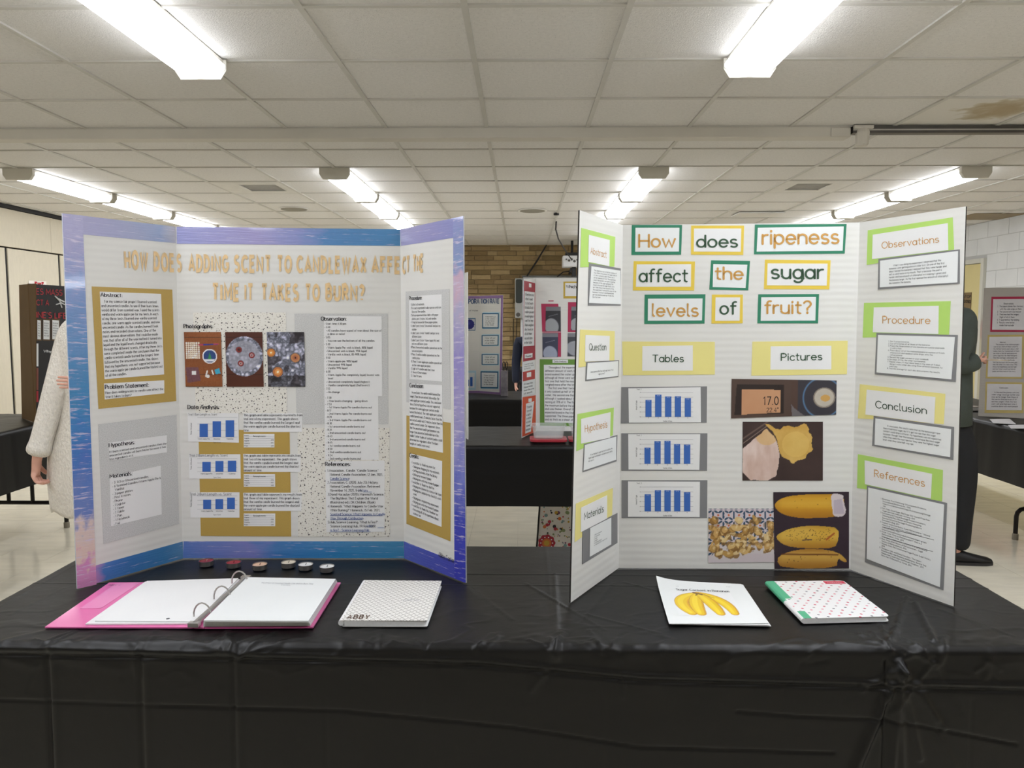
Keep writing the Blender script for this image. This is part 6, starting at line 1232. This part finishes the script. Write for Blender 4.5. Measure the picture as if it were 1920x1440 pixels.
c = ony(971.5, 590, Y2); MB().lathe([(.03, -.004), (.034, 0), (.02, .006), (.008, .004)], 16, (0, 0, 0), M=Matrix.Translation((c.x, Y2, c.z)) @ Matrix.Rotation(R(90), 4, 'X')).obj('volume_dial', m_ventd, t)
MB().tube([ony(962.5, 597, YB-.012), ony(962.8, 640, YB-.012), ony(962, 690, YB-.012)], .006, 6).obj('cable', m_black, t); MB().tube([ony(969, 597, YB-.03), ony(968, 640, YB-.012), ony(968, 690, YB-.012)], .006, 6).obj('cable', m_black, t)
t = thing('whiteboard', 'wall whiteboard with dark grey top rail on the brick wall', 'whiteboard', (.9, YB-.04, 1.5)); p0 = ony(981, 516.5, YB-.05)
MB().bbox(p0.x, p0.x+1.9, YB-.045, YB-.008, .95, p0.z-.02, .004).obj('board_surface', m_white, t); MB().bbox(p0.x-.02, p0.x+1.92, YB-.06, YB-.007, p0.z-.03, p0.z, .004).obj('top_rail', mat('dark_rail', '6a6a66', .4, .4, noise=(9, .05)), t); MB().bbox(p0.x-.02, p0.x+1.92, YB-.1, YB-.007, .92, .948, .004).obj('tray', m_gbox, t)
p0, p1 = ony(976, 572, YB-.02), ony(980.2, 632, YB-.02); t = thing('wall_notice', 'white strip of paper on the brick wall under the speaker', 'notice', (p0.x, YB, p1.z)); MB().box(p0.x, p1.x-.006, YB-.022, YB-.008, p1.z, p0.z).obj('sheet', m_white, t); MB().box(p0.x+.01, p1.x-.012, YB-.025, YB-.021, p0.z-.03, p0.z-.01).obj('tape', m_ylp, t)
Y3 = 11.5; p0, p1 = ony(1055.5, 479, Y3), ony(1092, 500, Y3); t = thing('projector', 'white projector on a bracket above the whiteboard', 'projector', ((p0.x+p1.x)/2, Y3+.15, p1.z))
MB().bbox(p0.x, p1.x, Y3, Y3+.3, p1.z, p0.z, .012).obj('case', m_white, t); cm = ((p0.x+p1.x)/2, Y3+.15, p0.z)
MB().tube([cm, (cm[0], cm[1], ZCEIL)], .02, 10).obj('pole', m_black, t); MB().bbox(cm[0]-.1, cm[0]+.1, Y3+.05, Y3+.25, p0.z+.002, p0.z+.05, .005).obj('mount', m_black, t)
MB().tube([(cm[0], Y3+.2, p1.z+.02), (cm[0], YB-.06, p1.z-.06)], .015, 8).obj('bracket_arm', m_black, t); MB().bbox(p0.x+.14, p0.x+.20, Y3+.1, Y3+.2, p1.z-.14, p1.z+.005, .005).obj('cable_block', m_black, t)
for dx, dz, r_ in ((.05, .12, .012), (.09, .10, .018), (.13, .12, .016), (.17, .09, .02), (.21, .11, .014)): MB().lathe([(r_, 0), (r_, .004)], 10, (0, 0, 0), M=Matrix.Translation((p0.x+dx, Y3+.001, p1.z+dz*.9)) @ Matrix.Rotation(R(90), 4, 'X')).obj('port', m_ventd, t)
t = thing('ceiling_cable', 'black cable hanging from the ceiling down to the projector', 'cable', ony(1046, 455, 9.0))
MB().tube([ony(1043, 416, 8.6), ony(1042, 430, 8.8), ony(1047, 448, 9.6), ony(1062, 473, 11.0), ony(1072, 487, 11.48)], .009, 6).obj('cord', m_black, t); MB().lathe([(.03, -.02), (.03, 0)], 10, tuple(Vector((ony(1043, 416, 8.6).x, 8.6, ZCEIL-.003)))).obj('ceiling_plug', m_black, t)
t = thing('strap', 'black cord slanting from the ceiling to the whiteboard corner', 'cable', ony(1024, 460, YB-.1)); MB().tube([ony(1025, 459, YB-.06), ony(1007, 489, YB-.06), ony(988, 518, YB-.06)], [.012, .016, .012], 6).obj('cord', m_black, t); MB().tube([ony(1045, 519, YB-.15), ony(1056, 510, YB-.2), ony(1066, 509, YB-.25), ony(1072, 513, YB-.2)], .01, 6).obj('loose_lead', m_black, t)
# gift bag under the middle table
t = thing('gift_bag', 'white paper bag printed with coloured dots and a red flower, on the floor', 'bag', (.3, 4.15, 0)); Yb = 4.35
p0 = onz(1006, 1090, .002); xa, xb = ony(1008, 1040, Yb).x, ony(1013, 957, Yb).x; H_ = .58; V = [(xa-.01, Yb, .002), (xa+.42, Yb, .002), (xa+.42, Yb, H_), (xb+.015, Yb+.02, H_)]
PG = Pl(V[0], V[1], (V[0][0], V[0][1]+.02, H_)); FQ = [Vector(V[3]), Vector((xa+.42, Yb+.02, H_)), Vector(V[1]), Vector(V[0])]
MB().slab(FQ, PG.n, .14, 0, 1).obj('body', [mat('bag_paper', OB('cfcac4', 1.2), .5, noise=(9, .03)), m_black], t)
sheet('edge_piping', t, [FQ[0]+Vector((-.006, -.003, 0)), FQ[0]+Vector((.004, -.003, 0)), FQ[3]+Vector((.004, -.003, 0)), FQ[3]+Vector((-.006, -.003, 0))], PG.n, m_black, .002)
rs = random.Random(3); cols_ = [mat('dot_%d' % i, c, .6, noise=(9, .03)) for i, c in enumerate(('b02a3c', '2a2430', 'c9a13a', '8d9a6c', '6b3a5c', 'd2733a', '7b9a9c'))]
b = MB()
for k in range(420):
    u, v = rs.uniform(.03, .97), rs.uniform(.1, .97); r_ = rs.choice((.003, .004, .005, .006, .010)); p = bil(FQ, u, v)+PG.n*.001
    if (Vector(p)-PG.hit(1025, 1018)).length < .055: continue
    m_ = rs.randrange(7); n = 10; kk = len(b.V); b.V += [tuple(p+Vector((r_*math.cos(2*math.pi*j/n), 0, r_*math.sin(2*math.pi*j/n)))) for j in range(n)]; b.F.append(tuple(range(kk, kk+n))); b.M.append(m_)
b.obj('dot_print', cols_, t); c = PG.hit(1025, 1018)
def disc(c, r, n, m_, wob=0, lay=1): b = MB(); b.add([tuple(c+PG.n*.0012*lay+Vector((r*(1+wob*math.cos(9*2*math.pi*j/n))*math.cos(2*math.pi*j/n), 0, r*(1+wob*math.cos(9*2*math.pi*j/n))*math.sin(2*math.pi*j/n)))) for j in range(n)], [tuple(range(n))]); return b.obj('flower_print', m_, t)
disc(c, .048, 54, cols_[0], .06); disc(c, .027, 20, cols_[5], 0, 2); disc(c, .016, 20, cols_[2], 0, 3)
for k in range(10): disc(c+Vector((.034*math.cos(R(36*k)), 0, .034*math.sin(R(36*k)))), .004, 8, m_papc, 0, 2)
# door poster, books and loose papers at the right
t = thing('door_sign', 'brown lettered sign hanging on the cream door', 'sign', (XR-.02, 9.8, 1.5)); q = [onx(1822, 548, XR-.016), onx(1822, 602, XR-.016)]
MB().bbox(XR-.022, XR-.014, q[0].y, q[0].y+.4, 1.30, q[0].z, .002).obj('plate', mat('sign_brown', OB('7d6a4c', 1.1), .5, noise=(9, .05)), t)
PD = Pl((XR-.023, 9, 1), (XR-.023, 10, 1), (XR-.023, 9, 2)); letter(t, PD.quad([(1806, 553), (1820.5, 554), (1820.5, 559), (1806, 558)]), 'STOP', m_ink, 'plain', .18, 8); letter(t, PD.quad([(1806, 562), (1820, 563), (1820, 568), (1806, 567)]), 'CLOSED', m_black, 'plain', .25, 8)
p = onz(1824, 772, ZB); t = thing('book', 'dark book lying flat on the right table beside the grey board', 'book', p); MB().bbox(p.x-.09, p.x+.075, p.y+.02, p.y+.22, ZB+.002, ZB+.005, .001).obj('back_cover', m_black, t); MB().bbox(p.x-.088, p.x+.07, p.y+.022, p.y+.218, ZB+.0052, ZB+.026, .001).obj('page_block', m_slv, t); MB().bbox(p.x-.09, p.x+.075, p.y+.02, p.y+.22, ZB+.0262, ZB+.03, .001).obj('front_cover', mat('book_grey', '77706a', .5, noise=(9, .04)), t)
for k, q in enumerate(([(1856, 786), (1893, 785), (1905, 795), (1862, 793)], [(1890, 797), (1925, 796), (1940, 803), (1896, 803)])):
    t2 = MB().slab(quadz(q, ZB+.005), UP, .002).obj('loose_paper', pgr, None, origin=tuple(onz(*q[0], ZB))); setp(t2, ('grey-white sheet of paper lying before the grey board', 'white sheet of paper at the front edge of the right table')[k], 'paper', 'papers on the right table')
# ================================================================== PEOPLE
def skin(name, nodes_, edges, m, parent, sub=2, label=None, root=0, smooth=True):
    off = rootof(parent).location; me = bpy.data.meshes.new(name); me.from_pydata([tuple(Vector(p)-off) for p, r_ in nodes_], edges, []); me.materials.append(m)
    o = bpy.data.objects.new(name, me); COL.objects.link(o); o.parent = parent
    md = o.modifiers.new('skin', 'SKIN'); md.use_smooth_shade = True; md.branch_smoothing = .6
    sv = me.skin_vertices[0].data
    for i, (p, r_) in enumerate(nodes_): sv[i].radius = (r_, r_) if not isinstance(r_, tuple) else r_; sv[i].use_root = (i == root)
    s_ = o.modifiers.new('sub', 'SUBSURF'); s_.levels = s_.render_levels = sub
    if label: o['label'] = label
    return o
m_skin = mat('skin', 'd3a08c', .55, noise=(30, .06)); m_swt = mat('white_fuzzy_knit', OB('cfc9bf', 1.25), .95, noise=(90, .08), bump=(130, 1.0, (1, 1, .5))); m_dk = mat('black_trousers', '15161a', .8, noise=(20, .1)); m_grn3 = mat('dark_green_jacket', OB('3f4640', 1.1), .85, noise=(15, .1), bump=(60, .3)); m_nvy = mat('navy_hoodie', '11182c', .85, noise=(15, .1)); m_shoe = mat('black_shoe', '121112', .5, noise=(20, .1)); m_sole = mat('shoe_sole', '2c2a2a', .7, noise=(20, .1))
def chain(N_, E_, pts, start=None):
    prev = start
    for p, r_ in pts:
        N_.append((Vector(p), r_)); i = len(N_)-1
        if prev is not None: E_.append((prev, i))
        prev = i
    return prev
def hand(N_, E_, wi, w, d, side, palm, curl=25, sc=1.0):
    """w wrist point, d finger direction, side = towards the thumb, palm = palm normal"""
    d = d.normalized(); side = (side-d*side.dot(d)).normalized(); palm = d.cross(side) if palm is None else palm.normalized()
    k = chain(N_, E_, [(w+d*.035*sc, .021*sc), (w+d*.065*sc, .024*sc)], wi)
    for f, (o_, L, r_) in enumerate(((.030, .070, .0082), (.011, .078, .0085), (-.009, .073, .0082), (-.028, .058, .0072))):
        p0 = w+d*.075*sc+side*o_*sc; pts = [(p0, r_*1.15*sc)]; ang = 0; p = p0
        for s_, c_ in ((.45, .8), (.32, 1.2), (.23, 1.0)):
            ang += R(curl)*c_; q = (d*math.cos(ang)+palm*math.sin(ang)); p = p+q*L*s_*sc; pts.append((p, r_*sc*(.95 if s_ > .3 else .8)))
        chain(N_, E_, pts, k)
    t0 = w+d*.03*sc+side*.025*sc; chain(N_, E_, [(t0, .012*sc), (t0+(d*.6+side*.7+palm*.2)*.035*sc, .0105*sc), (t0+(d*.9+side*.75+palm*.5)*.056*sc, .0088*sc)], k-1)
def head(t, c, fwd, hair, long=False, s=1.0):
    """c = centre of head; fwd = unit vector where the face looks"""
    f = Vector(fwd).normalized(); r = f.cross(UP).normalized(); M = Matrix((r, f, UP)).transposed().to_4x4(); M.translation = Vector(c)
    b = MB(); b.sphere((0, 0, 0), (.072*s, .092*s, .112*s), 14)
    V = []
    for v in b.V:
        x, y, z_ = v; k = max(0, -z_/(.112*s)); x *= 1-.32*k*k; y = y*(1-.18*k)+(.012*k*s if y > 0 else 0)
        V.append((x, y, z_))
    b.V = V; b.sphere((0, .093*s, -.012*s), (.011*s, .016*s, .022*s), 6); b.sphere((0, .088*s, .006*s), (.008*s, .010*s, .022*s), 6)
    for sx in (-1, 1): b.sphere((sx*.072*s, -.002, -.006*s), (.008*s, .018*s, .029*s), 6)
    b.V = [tuple(M @ Vector(v)) for v in b.V]; hd = b.obj('head', m_skin, t, smooth=True)
    e = MB()
    for sx in (-1, 1): e.sphere((sx*.028*s, .079*s, .010*s), (.011*s, .008*s, .007*s), 6); 
    e.V = [tuple(M @ Vector(v)) for v in e.V]; e.obj('eyes', mat('eye_white', 'e6e2dc', .3), hd)
    e = MB()
    for sx in (-1, 1): e.sphere((sx*.028*s, .086*s, .010*s), (.005*s, .003*s, .005*s), 5)
    e.V = [tuple(M @ Vector(v)) for v in e.V]; e.obj('irises', m_black, hd)
    e = MB(); e.sphere((0, .083*s, -.047*s), (.024*s, .008*s, .007*s), 6); e.V = [tuple(M @ Vector(v)) for v in e.V]; e.obj('mouth', mat('lips', 'b4685e', .5), hd)
    e = MB(); e.sphere((0, 0, 0), (.080*s, .100*s, .118*s), 14); V = []
    for v in e.V:
        x, y, z_ = v; kz = (z_/(.118*s))
        if y > .03*s and z_ < .055*s: y = .02*s; x *= .98
        if z_ < -.05*s and not long: z_ = -.05*s-(-.05*s-z_)*.25
        V.append((x, y-.008*s, z_+.008*s))
    e.V = V
    if long: e.sphere((0, -.07*s, -.12*s), (.07*s, .035*s, .15*s), 10)
    e.V = [tuple(M @ Vector(v)) for v in e.V]; e.obj('hair', hair, t, smooth=True)
def shoe(t, ankle, fwd):
    f = Vector(fwd).normalized(); r = f.cross(UP); b = MB(); rings = []
    for u, w_, h in ((-.075, .026, .07), (-.06, .034, .085), (0, .036, .085), (.06, .040, .065), (.12, .044, .05), (.165, .036, .04), (.185, .018, .03)):
        c = Vector((ankle[0], ankle[1], 0))+f*u; rings.append([tuple(c+r*w_*math.cos(R(a))+UP*(.018+(h-.018)*max(0, math.sin(R(a)))**.8)) if a <= 180 else None for a in range(0, 181, 20)])
    n = len(rings[0]); 
    for rg in rings: b.V += rg
    for i in range(len(rings)-1):
        for j in range(n-1): b.F.append((i*n+j, i*n+j+1, (i+1)*n+j+1, (i+1)*n+j))
        b.F.append((i*n+n-1, i*n, (i+1)*n, (i+1)*n+n-1))
    b.F += [tuple(range(n)), tuple(range((len(rings)-1)*n, len(rings)*n))[::-1]]; b.M = [0]*len(b.F); sh = b.obj('shoe', m_shoe, t, smooth=True)
    b = MB(); out = []
    for u, w_ in ((-.08, .02), (-.07, .034), (0, .040), (.08, .046), (.14, .044), (.18, .03), (.19, .015)): out.append((u, w_))
    c = Vector((ankle[0], ankle[1], .018)); P = [c+f*u+r*w_ for u, w_ in out]+[c+f*u-r*w_ for u, w_ in out[::-1]]; MB().slab(P, UP, .017).obj('sole', m_sole, sh)
# person in the white knit dress, back towards us
yp = 3.35; S_ = lambda px, py, y=yp: ony(px, py, y)
sh_l, el_l, wr_l = S_(139, 622), S_(105, 735, 3.28), S_(68, 862, 3.22)
cx_ = S_(200, 700).x; zs = S_(139, 612).z; t = thing('person', 'person in a long white fuzzy knit dress standing behind the candle board', 'person', (cx_, yp, 0))
hipz = .88; N_ = []; E_ = []
N_.append((Vector((cx_, yp, hipz+.02)), .12)); chain(N_, E_, [((cx_, yp, 1.05), .105), ((cx_, yp, 1.2), .12), ((cx_, yp, zs-.04), .10), ((cx_, yp, zs+.06), .055), ((cx_, yp, zs+.13), .05)], 0)
sp = 3
chain(N_, E_, [(sh_l, .045), ((sh_l+el_l)/2, .042), (el_l, .036), ((el_l+wr_l)/2, .03), (wr_l, .023)], sp); wi = len(N_)-1
hd_ = S_(66, 905, 3.22)-wr_l; hand(N_, E_, wi, wr_l, hd_.normalized()+Vector((0, 0, 0)), Vector((-.25, 1, 0)), Vector((1, .1, 0)), 40, .95)
sh_r = Vector((2*cx_-sh_l.x, yp, sh_l.z)); el_r = Vector((cx_+.25, yp-.06, 1.12)); wr_r = S_(154, 718, 3.16)
chain(N_, E_, [(sh_r, .045), ((sh_r+el_r)/2, .042), (el_r, .036), ((el_r+wr_r)/2, .03), (wr_r, .023)], sp); wi = len(N_)-1
hand(N_, E_, wi, wr_r, Vector((-1, -.02, .02)), Vector((.1, .1, 1)), Vector((0, 1, 0)), 4, .72)
for sx in (-1, 1): chain(N_, E_, [((cx_+sx*.085, yp, hipz-.04), .085), ((cx_+sx*.09, yp, .68), .072), ((cx_+sx*.09, yp+.01, .48), .052), ((cx_+sx*.09, yp, .3), .05), ((cx_+sx*.09, yp, .12), .034), ((cx_+sx*.09, yp, .06), .034)], 0)
skin('body', N_, E_, m_skin, t); head(t, (cx_, yp+.02, zs+.235), (.2, 1, 0), mat('brown_hair', '4a3220', .6, noise=(60, .2, (1, 1, .2))), True)
for sx in (-1, 1): shoe(t, (cx_+sx*.09, yp, 0), (sx*.15, 1, 0))
# dress: an open bell from shoulders to hem
b = MB(); rings = []; nn = 40; hz = S_(120, 953).z
for zz, hw, hd_2 in ((zs+.045, .075, .07), (zs+.02, .15, .10), (zs-.03, .195, .12), (1.25, .20, .135), (1.08, .185, .13), (.95, .205, .15), (.82, S_(98, 880).x*-1+cx_, .165), (.70, cx_-S_(96, 910).x, .17), (hz+.02, cx_-S_(101, 945).x, .165), (hz, cx_-S_(104, 952).x, .16), (hz+.004, cx_-S_(108, 952).x, .15), (hz+.1, .2, .14)):
    rings.append([(cx_+hw*math.cos(2*math.pi*j/nn), yp+hd_2*math.sin(2*math.pi*j/nn)+.0, zz+.010*math.sin(2*math.pi*j/nn*7)*(1 if zz < .72 else .0)) for j in range(nn)])
for rg in rings: b.V += rg
for i in range(len(rings)-1):
    for j in range(nn): b.F.append((i*nn+j, i*nn+(j+1) % nn, (i+1)*nn+(j+1) % nn, (i+1)*nn+j)); b.M.append(0)
b.obj('dress', m_swt, t, smooth=True)
for s0, e0, w0 in ((sh_l, el_l, wr_l), (sh_r, el_r, wr_r)):
    v = (w0-e0).normalized(); N2 = []; E2_ = []; inn = Vector((.05 if s0.x < cx_ else -.05, 0, .02))
    chain(N2, E2_, [(s0+inn, .07), (s0, .072), ((s0+e0)/2, .062), (e0, .056), ((e0+w0)/2, .050), (w0-v*.07, .047), (w0-v*.055, .054), (w0-v*.008, .052)]); skin('sleeve', N2, E2_, m_swt, t, 2)
# person in dark green at the right table
yr = 4.45; S2 = lambda px, py, y=yr: ony(px, py, y); cx_ = S2(1768, 700).x; zs = S2(1815, 590).z
t = thing('person', 'person in a dark green jacket and black trousers holding a paper at the right', 'person', (cx_, yr, 0)); N_ = [(Vector((cx_, yr, .92)), .115)]; E_ = []
chain(N_, E_, [((cx_, yr, 1.08), .105), ((cx_, yr, 1.25), .125), ((cx_, yr, zs-.03), .10), ((cx_-.02, yr, zs+.08), .052), ((cx_-.045, yr, zs+.14), .048)], 0)
arms = []
for sy in (-1, 1):
    s0 = Vector((cx_+.01, yr+sy*.17, zs-.02))
    if sy < 0: e0 = S2(1793, 690, yr-.20); w0 = S2(1833, 675, yr-.18)
    else: e0 = Vector((cx_-.0, yr+.23, 1.14)); w0 = Vector((cx_+.0, yr+.23, .90))
    arms.append((s0, e0, w0)); chain(N_, E_, [(s0, .05), ((s0+e0)/2, .044), (e0, .038), ((e0+w0)/2, .032), (w0, .025)], 3); hand(N_, E_, len(N_)-1, w0, Vector((1, .05, -.02)) if sy < 0 else Vector((0, 0, -1)), Vector((0, .2, 1)) if sy < 0 else Vector((1, 0, 0)), Vector((0, 1 if sy < 0 else -1, 0)), 58 if sy < 0 else 20, .62 if sy < 0 else .9)
lx = S2(1800, 900).x-.04
for sy in (-1, 1): chain(N_, E_, [((cx_+.0, yr+sy*.09, .86), .09), ((lx-.01, yr+sy*.09, .66), .075), ((lx+.01, yr+sy*.09, .48), .055), ((lx, yr+sy*.09, .28), .052), ((lx-.02, yr+sy*.09, .12), .036), ((lx-.02, yr+sy*.09, .05), .036)], 0)
skin('body', N_, E_, m_skin, t); head(t, (cx_-.055, yr, zs+.245), (1, -.05, -.15), mat('dark_hair', '2a1d16', .6, noise=(60, .2)))
b = MB(); nn = 36; rings = []
for zz, rx, ry, dx in ((.80, .135, .185, 0), (.805, .145, .195, 0), (.95, .14, .19, 0), (1.10, .135, .18, 0), (1.28, .145, .20, .0), (zs-.08, .14, .21, 0), (zs-.01, .115, .185, 0), (zs+.04, .085, .11, 0), (zs+.075, .068, .072, -.005), (zs+.10, .062, .064, -.01), (zs+.095, .052, .054, -.01)):
    rings.append([(cx_+dx+rx*math.cos(2*math.pi*j/nn), yr+ry*math.sin(2*math.pi*j/nn), zz) for j in range(nn)])
for rg_ in rings: b.V += rg_
for i in range(len(rings)-1):
    for j in range(nn): b.F.append((i*nn+j, i*nn+(j+1) % nn, (i+1)*nn+(j+1) % nn, (i+1)*nn+j)); b.M.append(0)
b.obj('jacket', m_grn3, t, smooth=True)
for s0, e0, w0 in arms:
    v = (w0-e0).normalized(); N2 = []; E2_ = []; chain(N2, E2_, [(s0+Vector((-.02, (yr-s0.y)*.35, .015)), .07), (s0, .088), ((s0+e0)/2, .078), (e0, .068), ((e0+w0)/2, .062), (w0-v*.03, .056), (w0-v*.005, .054)]); skin('sleeve', N2, E2_, m_grn3, t, 2)
N2 = [(Vector((cx_, yr, .93)), .14)]; E2_ = []; chain(N2, E2_, [((cx_, yr, 1.0), .14)], 0)
for sy in (-1, 1): chain(N2, E2_, [((cx_, yr+sy*.09, .84), .11), ((lx-.01, yr+sy*.09, .66), .09), ((lx+.01, yr+sy*.09, .46), .072), ((lx, yr+sy*.09, .25), .066), ((lx+.0, yr+sy*.09, .07), .06)], 0)
skin('trousers', N2, E2_, m_dk, t)
fx_ = S2(1840, 1050).x-.19
for sy in (-1, 1): shoe(t, (max(fx_, lx-.02)-(.0 if sy < 0 else .06), yr+sy*.09, 0), (1, sy*.05, 0))
w0 = arms[0][2]; pq = [S2(1841, 672, yr-.2), S2(1882, 674, yr-.05), S2(1884, 677, yr+.02), S2(1843, 678, yr-.22)]; a0, a1 = S2(1843, 674.5, yr-.17), S2(1882, 674.8, yr-.17)
pp = MB().slab([a0+Vector((0, -.05, 0)), a1+Vector((0, -.05, 0)), a1+Vector((0, .16, 0)), a0+Vector((0, .16, 0))], UP, .003).obj('leaflet', mat('buff_paper', OB('a89a84', 1.15), .6, noise=(9, .04)), None, origin=tuple(a0)); setp(pp, 'buff leaflet held out level by the person in green', 'paper')
# child in navy between the two near boards
yn = 8.0; S3 = lambda px, py: ony(px, py, yn); cx_ = S3(1000, 700).x; zs = S3(985, 634).z; t = thing('person', 'child in a navy hoodie standing far back behind the yellow-titled board', 'person', (cx_, yn, 0)); s = .84
N_ = [(Vector((cx_, yn, .78)), .10)]; E_ = []; chain(N_, E_, [((cx_, yn, .92), .09), ((cx_, yn, 1.06), .10), ((cx_, yn, zs-.03), .085), ((cx_, yn, zs+.05), .045), ((cx_, yn, zs+.10), .042)], 0); arms = []
for sx in (-1, 1):
    s0 = Vector((cx_+sx*.15, yn, zs-.02)); e0 = s0+Vector((sx*.03, 0, -.24)); w0 = e0+Vector((0, -.06, -.21)); arms.append((s0, e0, w0)); chain(N_, E_, [(s0, .04), ((s0+e0)/2, .036), (e0, .03), ((e0+w0)/2, .026), (w0, .02)], 3); hand(N_, E_, len(N_)-1, w0, Vector((0, -.2, -1)), Vector((0, -1, 0)), Vector((-sx, 0, 0)), 20, .8)
for sx in (-1, 1): chain(N_, E_, [((cx_+sx*.07, yn, .74), .075), ((cx_+sx*.075, yn, .56), .06), ((cx_+sx*.075, yn, .40), .045), ((cx_+sx*.075, yn, .25), .042), ((cx_+sx*.075, yn, .06), .03)], 0)
skin('body', N_, E_, m_skin, t); head(t, (cx_, yn-.01, zs+.19), (0, -1, 0), mat('dark_hair', '2a1d16'), False, .88)
N2 = [(Vector((cx_, yn, .80)), .13)]; E2_ = []; chain(N2, E2_, [((cx_, yn, .95), .125), ((cx_, yn, 1.08), .13), ((cx_, yn, zs-.02), .11), ((cx_, yn, zs+.04), .06)], 0)
for s0, e0, w0 in arms: chain(N2, E2_, [(s0, .062), ((s0+e0)/2, .055), (e0, .05), (w0, .042)], 3)
skin('hoodie', N2, E2_, m_nvy, t); N2 = [(Vector((cx_, yn, .8)), .115)]; E2_ = []
for sx in (-1, 1): chain(N2, E2_, [((cx_+sx*.07, yn, .72), .09), ((cx_+sx*.075, yn, .4), .06), ((cx_+sx*.075, yn, .08), .052)], 0); shoe(t, (cx_+sx*.075, yn, 0), (0, -1, 0))
skin('trousers', N2, E2_, m_dk, t)
